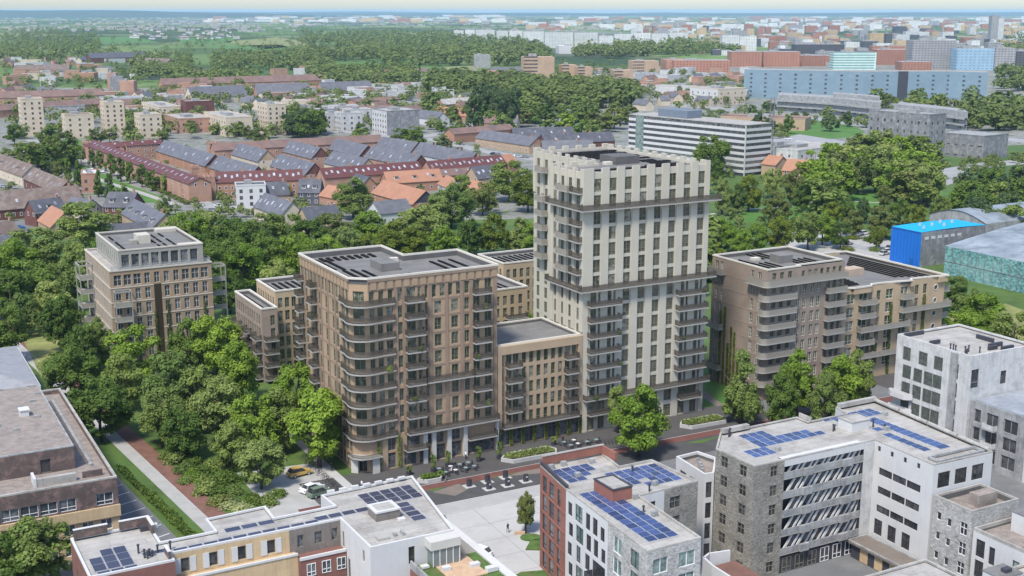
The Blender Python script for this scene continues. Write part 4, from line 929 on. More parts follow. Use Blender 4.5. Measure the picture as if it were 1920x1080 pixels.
def stone_white_block():
    P0 = [(111.2, 130.5), (134.6, 130.5), (134.2, 118.5), (146.1, 118.2), (148.9, 145.2), (140.5, 145.4), (139.6, 142), (131.5, 142), (131.5, 144.6), (115.8, 144.4), (110.8, 139)]
    o = P0[0]; P = loc(P0, o); H = 18.0
    t = thing('stone_and_white_apartment_block', 'large angled apartment block with grey stone tower end, slanted gallery windows and blue solar roof', 'apartment block', gw(*o), AL)
    W = polywalls(P, 0, H); zf = [0.3 + 3.0 * k for k in range(6)]
    fr, wl, wf, r, b1, b2, b3, b4, b5, bl, sl_ = W
    st = Wall(0, 0, 0, 5.6, 0, H); 
    x, y, _ = fr.at(21.2, 0); wp = Wall(x, y, 0, fr.W - 21.2, 0, H)
    for z in zf: st.win(3.7, z + 0.5, 1.3, 1.7, 'cross', 'dark_frame', 'glass_dark')
    left = W[10]
    for z in zf: left.win(2.0, z + 0.5, 1.5, 1.7, 'cross', 'dark_frame', 'glass_dark'); left.win(6.1, z + 0.5, 1.5, 1.7, 'cross', 'dark_frame', 'glass_dark')
    for z in zf[2:5]:
        for i in range(3): wl.win(2.0 + 2.9 * i + 0.6, z + 0.7, 2.75, 1.15, 'wide', 'black_frame', 'glass_dark')
    for i in range(4): wl.win(1.0 + 2.7 * i, zf[5] + 1.3, 0.6, 0.8, 'plain', 'black_frame', 'glass_dark')
    for i in range(3): wl.win(1.8 + 2.9 * i, 3.3, 1.7, 2.5, 'two', 'black_frame', 'glass_dark')
    for i in range(3): wf.win(2.2 + 3.4 * i, 14.3, 2.4, 2.4, 'wide', 'black_frame', 'glass_dark')
    rec = 1.5; gal = MB()
    cutwalls(t, [(st, 'stone'), (left, 'stone'), (wp, 'white_dirty'), (wl, 'white'), (wf, 'white'), (r, 'white'), (b1, 'white'), (b2, 'white'), (b3, 'white'), (b4, 'white'), (b5, 'white'), (bl, 'white')])
    put_windows(t, st.wins + left.wins + wl.wins + wf.wins, 98)
    # recessed galleries
    x0, x1 = 5.6, 21.2
    a = MB(); a.quad((x0, rec, 2.6), (x1, rec, 2.6), (x1, rec, H - 0.9), (x0, rec, H - 0.9)); a.quad((x0, 0, 0), (x0, rec, 0), (x0, rec, H), (x0, 0, H)); a.quad((x1, rec, 0), (x1, 0, 0), (x1, 0, H), (x1, rec, H)); a.build('gallery_wall', 'charcoal', t)
    a = MB(); a.box(x0 + 0.002, x1 - 0.002, 0.0, rec, H - 1.0, H - 0.02); a.build('gallery_fascia', 'white', t)
    a = MB(); a.box(x0 + 0.002, x1 - 0.002, 0.3, rec, 0.0, 2.55); a.build('ground_floor_wall', 'charcoal', t)
    sh = Wall(x0, 0.29, 0, x1 - x0, 0, 3)
    for i in range(6): fm, pm = win_mesh(1.7, 2.3, 'two', 'dark_frame' if i < 3 else 'white_frame', 'glass_dark'); w_ = ob('shop_window', fm, t, (x0 + 0.7 + 2.5 * i, 0.27, 0.1), 0); ob('pane', pm, w_)
    for k in range(1, 6):
        z = zf[k] - 0.35
        MB().box(x0 + 0.004, x1 - 0.004, -0.02, rec - 0.004, z, z + 0.25).build('gallery_slab', 'slab', t)
        if k < 6: 
            a = MB(); a.box(x0 + 0.01, x1 - 0.01, -0.04, 0.10, z + 0.252, z + 1.15)
            for u in ((3.5, 5.2), (11.2, 13.0)): a.box(x0 + u[0], x0 + u[1], -0.5, -0.042, z + 0.1, z + 1.25)
            a.build('gallery_parapet', 'conc', t)
        for i in range(6):
            u = x0 + 0.5 + 2.5 * i; zz0, zz1 = z + 0.35, z + 2.7; lean = 1.7
            b = MB()
            for off, wd in ((0.0, 0.45), (1.5, 0.42)):
                pts = [(u + off, zz0), (u + off + wd, zz0), (u + off + wd + lean, zz1), (u + off + lean, zz1)]
                pts = [(min(x1 - 0.02, px_), pz) for px_, pz in pts]
                i0 = len(b.v); b.v += [(px_, 0.35, pz) for px_, pz in pts] + [(px_, 0.55, pz) for px_, pz in pts]
                for q in ((0, 1, 2, 3), (7, 6, 5, 4), (0, 4, 5, 1), (1, 5, 6, 2), (2, 6, 7, 3), (3, 7, 4, 0)): b.f.append(tuple(i0 + j for j in q)); b.m.append(0)
            pts = [(u + 0.47, zz0), (u + 1.48, zz0), (u + 1.48 + lean, zz1), (u + 0.47 + lean, zz1)]; b.cur = 1
            b.quad(*[(min(x1 - 0.02, px_), 0.45, pz) for px_, pz in pts]); b.build('slanted_window', ['white', 'glass_dark'], t)
    parapet(t, P, H, 0.2, 0.3, 'roof_light', 'roof_light', 0.12, 'charcoal')
    a = MB()
    for (xa, ya, xb, yb) in ((115.8, 144.0, 121.0, 144.4), (140.5, 144.8, 148.8, 145.2), (131.6, 142.0, 131.9, 144.4)): a.box(xa - o[0] + 0.05, xb - o[0] - 0.05, ya - o[1] - 0.4, yb - o[1] - 0.05, H + 0.202, H + 0.9)
    a.build('roof_parapet', 'roof_light', t)
    a = MB(); (xa, ya), (xb, yb) = loc([(146.0, 118.6), (148.75, 145.0)], o); n = 4
    for i in range(n): f0, f1 = i / n, (i + 1) / n - 0.012; a.tube([(xa + (xb - xa) * f0 - 0.35, ya + (yb - ya) * f0, H + 0.45), (xa + (xb - xa) * f1 - 0.35, ya + (yb - ya) * f1, H + 0.45)], 0.33, 8)
    a.build('rounded_coping', 'roof_light', t)
    roofbox(t, 23.0, 26.8, 4.6, 7.6, H - 0.11, H + 1.5, 'white', 'stair_house'); roofbox(t, 22.9, 26.9, 4.5, 7.7, H + 1.502, H + 1.6, 'roof_light', 'stair_house_roof')
    zr = H - 0.11
    solar_rows(t, 2.6, 3.0, 3, 2, 1.35, 1.4, zr, 0.05, 'panel_blue', 0.08, 0.08)
    solar_rows(t, 6.2, 6.0, 8, 2, 1.55, 1.4, zr, 0.05, 'panel_blue', 0.08, 0.08, skip=((7, 1),))
    solar_rows(t, 6.4, 8.9, 3, 2, 1.55, 1.4, zr, 0.05, 'panel_blue', 0.08, 0.08)
    solar_rows(t, 23.0, 9.0, 7, 2, 1.5, 1.4, zr, 0.05, 'panel_blue', 0.08, 0.08, skip=((0, 0),))
    solar_rows(t, 29.2, -7.5, 1, 11, 2.2, 1.35, zr, 0.05, 'panel_blue', 0.08, 0.08)
    solar_rows(t, 26.3, -7.0, 1, 6, 1.6, 1.35, zr, 0.05, 'panel_blue', 0.08, 0.08); solar_rows(t, 26.8, 3.0, 1, 1, 1.6, 1.35, zr, 0.05, 'panel_blue')
    vents(t, [(21.0, 6.5), (21.6, 6.9), (24.4, 6.2), (24.9, 6.6), (25.4, 6.3), (28.6, 3.2), (27.9, 5.0)], zr); vents(t, [(5.0, 12.2), (5.5, 12.6)], zr)
    for x, y in ((7.3, 3.6), (28.4, 2.6), (33.5, 8)): roofbox(t, x, x + 0.7, y, y + 0.7, zr, zr + 0.6, 'conc', 'roof_unit')
    MB().ring(rect(24.5, 34.0, -11.6, -9.4), 0.3, H + 0.0, H + 0.35).build('roof_gutter', 'conc', t)
    return t
stone_white_block()

def annexes():
    t = thing('slim_white_annex', 'slim white annex with tall grid windows beside the grey stone tower end', 'building', gw(109.0, 139.2), AL)
    P = [(0, 0), (1.7, -0.2), (6.0, 4.8), (5.2, 8.5), (0.8, 8.2)]; H = 14.0; W = polywalls(P, 0, H)
    for k in range(4): W[0].win(0.85, 0.6 + 3.3 * k, 1.0, 2.5, 'plain', 'black_frame', 'glass_dark'); W[4].win(5.0, 0.6 + 3.3 * k, 1.6, 2.2, 'cross', 'black_frame', 'glass_grey'); W[4].win(2.2, 0.6 + 3.3 * k, 1.8, 2.2, 'cross', 'black_frame', 'glass_grey')
    cutwalls(t, [(q, 'white') for q in W]); put_windows(t, W[0].wins + W[4].wins); parapet(t, P, H, 0.4, 0.3, 'white', 'roof_worn', 0.5)
    for i in range(5): roofbox(t, 1.3 + 0.5 * i, 1.7 + 0.5 * i, 2.2 + 0.9 * i, 2.7 + 0.9 * i, H - 0.48, H + 0.2 + 0.1 * (i % 3), 'conc', 'roof_unit')
    # lower steps of the angled block toward the picture's corner
    t = thing('stone_terrace_house', 'pale rubble stone block with small white framed windows and roof terrace', 'building', gw(134.3, 111.2), AL)
    W_, D, H = 9.5, 6.9, 13.4
    l = Wall(0, D, -math.pi / 2, D, 0, H); f = Wall(0, 0, 0, W_, 0, H); z0 = [1.2, 4.2, 7.2, 10.2]
    for z in z0[1:]: l.win(1.1, z, 0.8, 1.2, 'plain', 'white_frame', 'glass_dark'); l.win(3.0, z - 0.3, 0.8, 1.2, 'plain', 'white_frame', 'glass_dark'); l.win(5.6, z - 0.6, 1.3, 1.9, 'cross', 'white_frame', 'glass_dark')
    cutwalls(t, [(l, 'stone_light'), (f, 'stone_light'), (Wall(W_, 0, math.pi / 2, D, 0, H), 'white'), (Wall(W_, D, math.pi, W_, 0, H), 'white')]); put_windows(t, l.wins)
    parapet(t, rect(0, W_, 0, D), H, 0.3, 0.3, 'roof_light', 'roof_worn', 0.8)
    roofbox(t, 3.8, 7.6, 2.2, 4.0, H - 0.79, H + 1.0, 'roof_worn', 'terrace_planter')
    t = thing('white_terrace_house', 'white block with tall black balcony doors and tiled roof terraces below stone block', 'building', gw(134.6, 96.0), AL)
    W_, D, H = 20, 15.0, 10.8
    l = Wall(0, D, -math.pi / 2, D, 0, H); f = Wall(0, 0, 0, W_, 0, H)
    for z in (1.0, 4.2, 7.3): l.win(1.4, z, 1.5, 2.6, 'two', 'black_frame', 'glass_dark'); l.win(3.4, z - 0.3, 1.0, 2.6, 'plain', 'black_frame', 'glass_dark'); l.win(7.4, z, 1.1, 1.9, 'plain', 'black_frame', 'glass_teal'); l.win(11.2, z - 0.5, 1.3, 2.4, 'plain', 'black_frame', 'glass_dark')
    cutwalls(t, [(l, 'white'), (f, 'white'), (Wall(W_, 0, math.pi / 2, D, 0, H), 'white'), (Wall(W_, D, math.pi, W_, 0, H), 'white')]); put_windows(t, l.wins)
    parapet(t, rect(0, W_, 0, D), H, 0.5, 0.3, 'roof_light', 'roof_worn', 0.3)
    roofbox(t, 5.2, 8.8, 9.2, 13.0, H - 0.29, H + 2.6, 'white', 'stair_house'); roofbox(t, 5.1, 8.9, 9.1, 13.1, H + 2.602, H + 2.7, 'roof_grey', 'stair_house_roof')
    roofbox(t, 11, 16, 8.5, 14, H - 0.29, H - 0.1, 'red_path', 'terrace_tiles'); roofbox(t, 9.6, 10.0, 1, 14, H - 0.29, H + 0.8, 'white', 'terrace_wall'); roofbox(t, 12, 13.6, 5, 6, H - 0.29, H + 0.5, 'wood_deck', 'terrace_bench'); roofbox(t, 1.0, 4.5, 1.2, 8, H - 0.29, H - 0.05, 'red_path', 'terrace_tiles')
    for i in range(4): roofbox(t, 12 + 1.2 * i, 12.8 + 1.2 * i, 1.5, 2.4, H - 0.29, H + 0.4 + 0.2 * (i % 2), 'conc', 'roof_unit')
    # corner roofs
    x, y = ga(1735, 1050, 10.5)
    t = thing('pale_roof_building', 'flat pale roofed building with low kerb in the bottom corner of the courtyard', 'building', gw(x - 14, y - 15), AL)
    H = 10.5; P = rect(0, 14, 0, 15); W = polywalls(P, 0, H); cutwalls(t, [(q, 'white') for q in W]); parapet(t, P, H, 0.25, 0.35, 'roof_light', 'roof_light', 0.12)
    solar_rows(t, 5.5, 7.5, 2, 2, 1.5, 1.6, H - 0.11, 0.05, 'panel_violet')
    x, y = ga(1800, 1075, 11)
    t = thing('solar_terrace_building', 'white cube building with dark solar field on its roof in the bottom corner', 'building', gw(x + 2, y - 14), AL)
    H = 9.0; P = rect(0, 16, 0, 14.5); W = polywalls(P, 0, H); cutwalls(t, [(q, 'white') for q in W]); parapet(t, P, H, 0.3, 0.35, 'roof_light', 'roof_light', 0.15)
    roofbox(t, 0.6, 4.4, 9.6, 12.6, H - 0.14, H + 2.4, 'white', 'stair_house'); roofbox(t, 0.5, 4.5, 9.5, 12.7, H + 2.402, H + 2.5, 'roof_grey', 'stair_house_roof'); roofbox(t, 2.2, 3.4, 10.4, 11.2, H + 2.502, H + 3.0, 'charcoal', 'roof_unit')
    solar_rows(t, 5.6, 5.5, 5, 5, 1.5, 1.3, H - 0.13, 0.05, 'panel_violet', 0.08, 0.08)
    # entrance canopy in the courtyard and the curved white stair wall
    t = thing('entrance_canopy', 'low flat roofed entrance with beige canopy in the courtyard corner', 'canopy', gw(130.6, 119.5), AL)
    MB().box(0, 3.3, 0, 10.6, 0, 2.45).build('entrance_wall', 'charcoal', t); MB().box(-0.6, 3.4, -0.6, 10.8, 2.452, 2.75).build('canopy_roof', 'paving_beige', t); MB().ring(rect(-0.6, 3.4, -0.6, 10.8), 0.25, 2.752, 2.95).build('canopy_edge', 'conc', t)
    for i in range(3): MB().box(-0.06, -0.003, 1 + 3.0 * i, 2.6 + 3.0 * i, 0.1, 2.2).build('door', 'tan_wall', t)
    t = thing('white_garden_wall', 'curved white wall around the lower terrace beside stone end wall', 'wall', gw(98.4, 116.2), AL)
    a = MB(); pts = [(5.6, 10.4), (2.4, 11.0), (0.8, 10.2), (0.3, 7.5), (0.2, 0.2)]
    for (xa, ya), (xb, yb) in zip(pts, pts[1:]):
        nn = Vector((ya - yb, xb - xa)).normalized() * 0.3
        i0 = len(a.v); a.v += [(xa, ya, 0), (xb, yb, 0), (xb, yb, 8.4), (xa, ya, 8.4), (xa + nn.x, ya + nn.y, 0), (xb + nn.x, yb + nn.y, 0), (xb + nn.x, yb + nn.y, 8.4), (xa + nn.x, ya + nn.y, 8.4)]
        for q in ((0, 1, 2, 3), (5, 4, 7, 6), (3, 2, 6, 7), (0, 4, 5, 1), (1, 5, 6, 2), (3, 7, 4, 0)): a.f.append(tuple(i0 + j for j in q)); a.m.append(0)
    a.build('wall', 'white', t); MB().box(1.3, 6.0, 0.3, 9.6, 0, 7.0).build('terrace_base', 'red_path', t)
annexes()

def weathered_block():
    t = thing('weathered_white_block', 'dirty white block with weathered square green shutters and debris on its roof', 'building', gw(178.6, 151.0), AL)
    W_, D, H = 17, 18.2, 20.0
    l = Wall(0, D, -math.pi / 2, D, 0, H, 0.12); f = Wall(0, 0, 0, W_, 0, H, 0.15)
    for k, z in enumerate((15.6, 12.0, 8.6, 5.0)):
        for u in ((2.7, 6.8, 10.6) if k == 0 else (3.0, 5.8, 8.4, 10.6)): l.win(u, z, 2.2 if u > 2.8 else 2.0, 2.7, 'plain', 'conc', 'green_dark_blind')
        l.win(14.9, z - 0.5, 1.1, 2.9, 'low', 'conc', 'glass_dark')
    for z in (14.0,): f.win(1.3, z, 2.0, 3.6, 'low', 'conc', 'glass_dark'); f.win(9.0, z - 0.3, 1.6, 2.6, 'plain', 'conc', 'glass_dark')
    cutwalls(t, [(l, 'white_dirty'), (f, 'white_dirty'), (Wall(W_, 0, math.pi / 2, D, 0, H), 'white_dirty'), (Wall(W_, D, math.pi, W_, 0, H), 'white_dirty')]); put_windows(t, l.wins + f.wins)
    MB().box(-0.25, -0.003, 3.0, 4.6, 0, H).build('stained_pier', 'conc', t)
    parapet(t, rect(0, W_, 0, D), H, 0.3, 0.35, 'white_dirty', 'roof_light', 0.25)
    for (x, y, w_, d) in ((0.8, 10.5, 2.6, 0.4), (1.0, 17.0, 5, 0.4), (7.5, 2.4, 2.2, 0.5), (9.0, 3.6, 3.5, 0.5), (12.5, 6, 0.5, 4), (9.5, 1.0, 3, 0.6)): roofbox(t, x, x + w_, y, y + d, H - 0.24, H + 0.55, 'charcoal', 'roof_debris')
    rr = random.Random(8); vents(t, [(1.2 + 3.5 * rr.random(), 1 + 6 * rr.random()) for _ in range(9)], H - 0.24)
    P = [(-1.6, 14.0), (-0.3, 13.0), (-0.3, 18.6), (-1.0, 18.6), (-1.6, 17.5)]
    for k in range(3): MB().prism(P, 2.2 + 3.0 * k, 2.5 + 3.0 * k).build('rounded_balcony', 'white', t); MB().ring(P, 0.12, 2.502 + 3.0 * k, 3.3 + 3.0 * k).build('balcony_parapet', 'white', t)
    t = thing('weathered_lower_wing', 'stained concrete and white wing with wide dark windows and metal roof', 'building', gw(179.3, 128.0), AL)
    W_, D, H = 20, 22.8, 11.6
    l = Wall(0, D, -math.pi / 2, D, 0, H, 0.25)
    for k in range(3):
        z = 1.2 + 3.4 * k
        for u, w in ((1.6, 1.5), (4.9, 2.6), (9.0, 3.0), (14.6, 2.0), (17.3, 2.0), (20.0, 2.0)): l.win(u, z, w, 2.5, 'wide' if w > 2.1 else 'plain', 'conc', 'glass_dark')
    a = Wall(0, D, -math.pi / 2, 12.4, 0, H, 0.25); a.ops = [q for q in l.ops if q[1] < 12.4]; b = Wall(0, D - 12.4, -math.pi / 2, D - 12.4, 0, H, 0.25); b.ops = [(q[0] - 12.4, q[1] - 12.4, q[2], q[3]) for q in l.ops if q[0] > 12.4]
    cutwalls(t, [(a, 'conc'), (b, 'white'), (Wall(0, 0, 0, W_, 0, H), 'white'), (Wall(W_, 0, math.pi / 2, D, 0, H), 'white')]); put_windows(t, l.wins)
    for k in range(2): balcony(t, l, 3.6, 6.2, 4.4 + 3.4 * k, 1.1, 'white_dirty', rh=0.9)
    parapet(t, rect(0, W_, 0, D), H, 0.3, 0.3, 'conc', 'roof_grey', 0.2)
    MB().box(0.5, 15, 12, 22.5, H - 0.19, H + 0.35).build('metal_roof', mat('blue_grey_metal_roof', (0.26, 0.28, 0.31), rough=0.45, var=0.15, stain=(0.36, 0.38, 0.4), stain_amt=0.6), t)
weathered_block()

def office_block():
    t = thing('old_office_block', 'old office block with worn brown roof, dark brick top storey and tan bands', 'office building', gw(-6.2, 186.3), AL)
    W_, D, H = 39, 52, 12.0
    f = Wall(0, 0, 0, W_, 0, H, 0.25); r = Wall(W_, 0, math.pi / 2, D, 0, H, 0.25)
    for z, h in ((0.6, 1.7), (3.9, 1.7), (7.95, 1.9)):
        for i in range(14):
            if i % 5 == 2 and z > 7: continue
            f.win(1.6 + 2.72 * i, z, 2.5 if z > 7 else 1.7, h, 'wide' if z < 7 else 'two', 'white_frame', 'glass_grey')
    z1 = 7.5; fl = Wall(0, 0, 0, W_, 0, z1, 0.25); fl.ops = [q for q in f.ops if q[3] < z1]; fu = Wall(0, 0, 0, W_, z1, H, 0.25); fu.ops = [q for q in f.ops if q[2] > z1]
    cutwalls(t, [(fl, 'tan_wall'), (fu, 'dark_brick'), (r, 'red_plum'), (Wall(W_, D, math.pi, W_, 0, H), 'dark_brick'), (Wall(0, D, -math.pi / 2, D, 0, H), 'dark_brick')]); put_windows(t, f.wins)
    MB().box(-0.1, W_ + 0.15, -0.35, -0.003, 5.9, 7.7).build('tan_band', 'tan_wall', t)
    parapet(t, rect(0, W_, 0, D), H, 0.25, 0.4, 'roof_light', 'roof_worn', 0.7, 'dark_brick')
    zr = H - 0.69
    u = rect(0.5, 34.4, 9.0, 46); U = polywalls(u, zr, 15.0, 0.2); U[0].win(29.5, zr + 0.1, 1.6, 2.2, 'plain', 'dark_frame', 'glass_dark')
    for q, m in ((U[0], 'dark_brick'), (U[1], 'red_plum'), (U[2], 'dark_brick'), (U[3], 'dark_brick')): mb = MB(); q.cut(mb); mb.build('upper_wall', m, t)
    put_windows(t, U[0].wins); MB().ring(u, 0.3, 15.0, 15.2).build('upper_coping', 'conc', t); roofbox(t, 0.8, 34.1, 9.3, 45.7, 14.9, 15.05, 'roof_worn', 'upper_roof')
    roofbox(t, 29.0, 30.4, 28.0, 29.8, 15.052, 16.1, 'white', 'roof_unit'); roofbox(t, 28.85, 30.55, 27.85, 29.95, 16.102, 16.25, 'white', 'roof_unit')
    for x, y in ((24.5, 24.5), (31, 26.5), (33, 40), (31.6, 36), (27, 21)): roofbox(t, x, x + 0.9, y, y + 0.5, 15.052, 15.4, 'conc', 'roof_unit')
    roofbox(t, 27.8, 33.6, 3.5, 4.3, zr, zr + 1.2, 'roof_light', 'roof_parapet_wall'); roofbox(t, 27.4, 27.8, 3.4, 6.6, zr, zr + 1.4, 'white', 'roof_parapet_wall'); roofbox(t, 34.6, 37.6, 4, 4.3, zr, zr + 1.0, 'dark_brick', 'roof_parapet_wall')
    roofbox(t, 36.5, 37.0, 9, 47, zr, zr + 0.35, 'conc', 'roof_gutter')
    for i in range(6): roofbox(t, 1.0, 34 - 2 * i, 47.5 + 0.6 * i, 47.9 + 0.6 * i, zr, zr + 0.5, 'conc', 'roof_step')
    t = thing('grey_roof_pavilion', 'low building with grey metal hip roof and small roof light by the red path', 'building', gw(8, 256.5), AL)
    MB().box(0, 23.2, 0, 34, 0, 7.4).build('wall', 'conc', t); MB().box(1.0, 22.6, -0.06, -0.003, 4.7, 6.2).build('window', 'glass_grey', t)
    MB().box(-0.4, 23.6, -0.4, 34.4, 7.402, 8.0).build('cornice', 'white', t)
    a = MB(); a.quad((-0.3, -0.3, 8.0), (23.5, -0.3, 8.0), (14, 9, 10.2), (9, 9, 10.2)); a.quad((23.5, -0.3, 8.0), (23.5, 34.3, 8.0), (14, 25, 10.2), (14, 9, 10.2)); a.quad((23.5, 34.3, 8), (-0.3, 34.3, 8), (9, 25, 10.2), (14, 25, 10.2)); a.quad((-0.3, 34.3, 8), (-0.3, -0.3, 8), (9, 9, 10.2), (9, 25, 10.2)); a.quad((9, 9, 10.2), (14, 9, 10.2), (14, 25, 10.2), (9, 25, 10.2))
    a.build('roof', mat('grey_metal_roof', (0.30, 0.295, 0.30), rough=0.5, var=0.1, stain=(0.22, 0.22, 0.22), stain_amt=0.5), t)
    o = roofbox(t, 14.2, 16.4, 7.2, 9.0, 8.3, 10.4, 'white', 'roof_light'); MB().box(14.5, 16.1, 7.14, 7.197, 9.3, 10.2).build('pane', 'glass_grey', o)
office_block()

def low_block():
    o = (22.5, 143.4); H = 12.0
    P = loc([(22.5, 152.2), (33.3, 152.2), (33.3, 154.5), (57.0, 154.5), (57.0, 143.4), (69.4, 143.4), (72.7, 164.7), (57.6, 164.0), (57.9, 159.4), (49.0, 159.3), (49.2, 164.0), (40.3, 163.5), (40.3, 158.8), (33.0, 158.8), (33.0, 165.8), (22.5, 165.8)], o)
    t = thing('flat_roof_apartment_block', 'long flat roofed block of red, tan, grey and white walls with violet solar panels', 'apartment block', gw(*o), AL)
    W = polywalls(P, 0, H, 0.22); n = len(W); ms = ['red_plum', 'red_plum', None, 'white', 'white'] + ['charcoal'] + ['white'] * (n - 7) + ['red_plum']
    ms[5] = 'charcoal'
    f = W[2]; tan = Wall(f.ox, f.oy, 0, 16.2, 0, H, 0.22); gry = Wall(f.ox + 16.2, f.oy, 0, f.W - 16.2, 0, H, 0.22)
    for z in (9.2, 5.9):
        for u in (1.8, 5.6, 9.5, 13.6): tan.win(u, z, 1.15, 1.95 if z > 9 else 1.9, 'plain', 'dark_frame', 'glass_dark')
        for u, w in ((1.6, 0.9), (4.2, 1.1), (6.6, 0.9)): gry.win(u, z, w, 1.8, 'plain', 'dark_frame', 'glass_grey')
    for k in range(3): W[0].win(3.2, 1 + 3.1 * k, 1.6, 2.0, 'two', 'dark_frame', 'glass_grey'); W[0].win(7.2, 1 + 3.1 * k, 1.6, 2.0, 'two', 'dark_frame', 'glass_grey')
    le = W[n - 1]
    for k in range(3): le.win(4.5, 1 + 3.1 * k, 1.5, 2.1, 'two', 'dark_frame', 'glass_grey'); le.win(9.0, 1 + 3.1 * k, 1.5, 2.1, 'two', 'dark_frame', 'glass_grey')
    wl, wf = W[3], W[4]
    wl.win(1.0, 8.3, 0.7, 2.4, 'plain', 'dark_frame', 'glass_dark'); wl.win(8.6, 9.2, 0.7, 1.7, 'plain', 'dark_frame', 'glass_dark'); wl.win(8.6, 4.9, 0.9, 1.9, 'plain', 'dark_frame', 'glass_dark'); wl.win(3.0, 4.4, 1.0, 3.0, 'plain', 'dark_frame', 'glass_dark')
    wf.win(6.0, 8.6, 0.95, 2.5, 'plain', 'dark_frame', 'glass_dark')
    prs = [(tan, 'tan_wall'), (gry, 'grey_brown')] + [(W[i], ms[i]) for i in range(n) if i != 2]
    cutwalls(t, prs); put_windows(t, tan.wins + gry.wins + W[0].wins + le.wins + wl.wins + wf.wins)
    for u in (1.8, 5.6, 9.5, 13.6):
        for s_ in (-1, 1): MB().box(f.ox + u + s_ * 1.02 - 0.42, f.ox + u + s_ * 1.02 + 0.42, f.oy - 0.07, f.oy - 0.003, 9.1, 11.25).build('shutter', 'white', t)
    # lower storeys step forward
    a = MB(); a.box(f.ox, f.ox + 16.9, f.oy - 1.3, f.oy - 0.004, 0, 8.7); a.build('lower_wall', 'tan_wall', t)
    a = MB(); a.box(f.ox + 16.902, f.ox + f.W - 0.05, f.oy - 2.2, f.oy - 0.004, 0, 8.2); a.build('lower_wall', 'red_plum', t)
    for i in range(3): fm, pm = win_mesh(1.3, 1.8, 'two', 'white_frame', 'glass_grey'); w_ = ob('window', fm, t, (f.ox + 17.8 + 2.2 * i, f.oy - 2.225, 5.7), 0); ob('pane', pm, w_)
    MB().box(f.ox - 0.0, f.ox + 16.9, f.oy - 1.42, f.oy - 1.1, 8.702, 9.0).build('lower_coping', 'white', t); MB().box(f.ox + 16.9, f.ox + f.W - 0.06, f.oy - 2.32, f.oy - 2.0, 8.202, 8.6).build('lower_coping', 'white', t)
    parapet(t, P, H, 0.28, 0.32, 'white', 'roof_light', 0.12, 'charcoal')
    zr = H - 0.11
    # left terrace behind high dark walls
    a = MB(); (x0, y0), (x1, y1) = loc([(22.9, 152.6), (32.9, 165.4)], o)
    a.box(x0, x0 + 4.4, y1 - 0.35, y1, H + 0.282, H + 1.5); a.box(x0 + 6.0, x1, y1 - 0.35, y1, H + 0.282, H + 1.5); a.box(x1 - 0.35, x1, y1 - 3.6, y1 - 0.352, H + 0.282, H + 1.5); a.box(x1 - 0.35, x1, y0, y0 + 2.2, H + 0.282, H + 1.3); a.build('terrace_wall', 'dark_brick', t)
    a = MB(); a.box(x0 - 0.05, x0 + 4.45, y1 - 0.4, y1 + 0.05, H + 1.502, H + 1.6); a.build('terrace_coping', 'white', t); a = MB(); a.box(x0 + 5.95, x1 + 0.05, y1 - 0.4, y1 + 0.05, H + 1.502, H + 1.6); a.box(x1 - 0.4, x1 + 0.05, y1 - 3.65, y1 - 0.402, H + 1.502, H + 1.6); a.build('terrace_coping', 'white', t); a = MB(); a.box(x1 - 0.4, x1 + 0.05, y0 - 0.05, y0 + 2.25, H + 1.302, H + 1.4); a.build('terrace_coping', 'white', t)
    solar_rows(t, 1.0, 10.6, 3, 3, 1.6, 2.0, zr, 0.04, 'panel_violet', 0.12, 0.15, skip=((0, 2),)); solar_rows(t, 1.2, 9.2, 3, 1, 1.6, 1.1, zr, 0.04, 'panel_violet')
    solar_rows(t, 7.5, 12.4, 1, 1, 3.6, 1.0, zr, 0.04, 'panel_violet', 0.1)
    solar_rows(t, 11.4, 11.6, 3, 1, 1.9, 1.1, zr, 0.04, 'panel_violet', 0.15); solar_rows(t, 17.5, 11.7, 7, 1, 1.9, 1.15, zr, 0.04, 'panel_violet', 0.15); solar_rows(t, 19.2, 14.6, 3, 1, 2.2, 1.3, zr, 0.04, 'panel_violet', 0.2)
    solar_rows(t, 31.5, 12.4, 4, 1, 1.9, 1.3, zr, 0.04, 'panel_violet', 0.15)
    solar_rows(t, 40.0, 13.5, 5, 3, 1.6, 1.6, zr, 0.04, 'panel_violet', 0.12, 0.12); solar_rows(t, 43.5, 5.8, 1, 4, 2.0, 1.5, zr, 0.04, 'panel_violet', 0.12, 0.3)
    roofbox(t, 38.8, 42.4, 8.2, 11.4, zr, H + 1.1, 'grey_brown', 'stair_house'); MB().ring(rect(38.7, 42.5, 8.1, 11.5), 0.5, H + 1.102, H + 1.35).build('stair_house_coping', 'white', t); roofbox(t, 39.2, 42.0, 8.6, 11.0, H + 1.102, H + 1.16, 'roof_light', 'stair_house_roof')
    roofbox(t, 41.6, 42.6, 6.6, 7.4, zr, zr + 0.4, 'white', 'roof_unit'); roofbox(t, 36.5, 38.2, 2.0, 3.2, zr, zr + 0.35, 'roof_light', 'roof_unit'); roofbox(t, 39.0, 39.4, 2.4, 3.0, zr, zr + 0.5, 'conc', 'roof_unit'); roofbox(t, 40.2, 40.5, 2.2, 3.2, zr, zr + 0.5, 'conc', 'roof_unit')
    roofbox(t, 9.0, 10.6, 20.6, 21.5, zr, zr + 0.7, 'charcoal', 'roof_unit'); roofbox(t, 10.7, 11.4, 20.9, 21.6, zr, zr + 0.6, 'white', 'roof_unit')
    vents(t, [(7.6, 12.0), (7.9, 11.6), (8.3, 12.3), (8.6, 12.0), (7.2, 13.8), (9.5, 12.9), (11.2, 13.0)], zr)
    a = MB()
    for i in range(7): a.box(36.2 + 1.9 * i, 37.3 + 1.9 * i, 20.55, 21.0, H + 0.282, H + 0.62)
    a.build('roof_kerb_block', 'white', t)
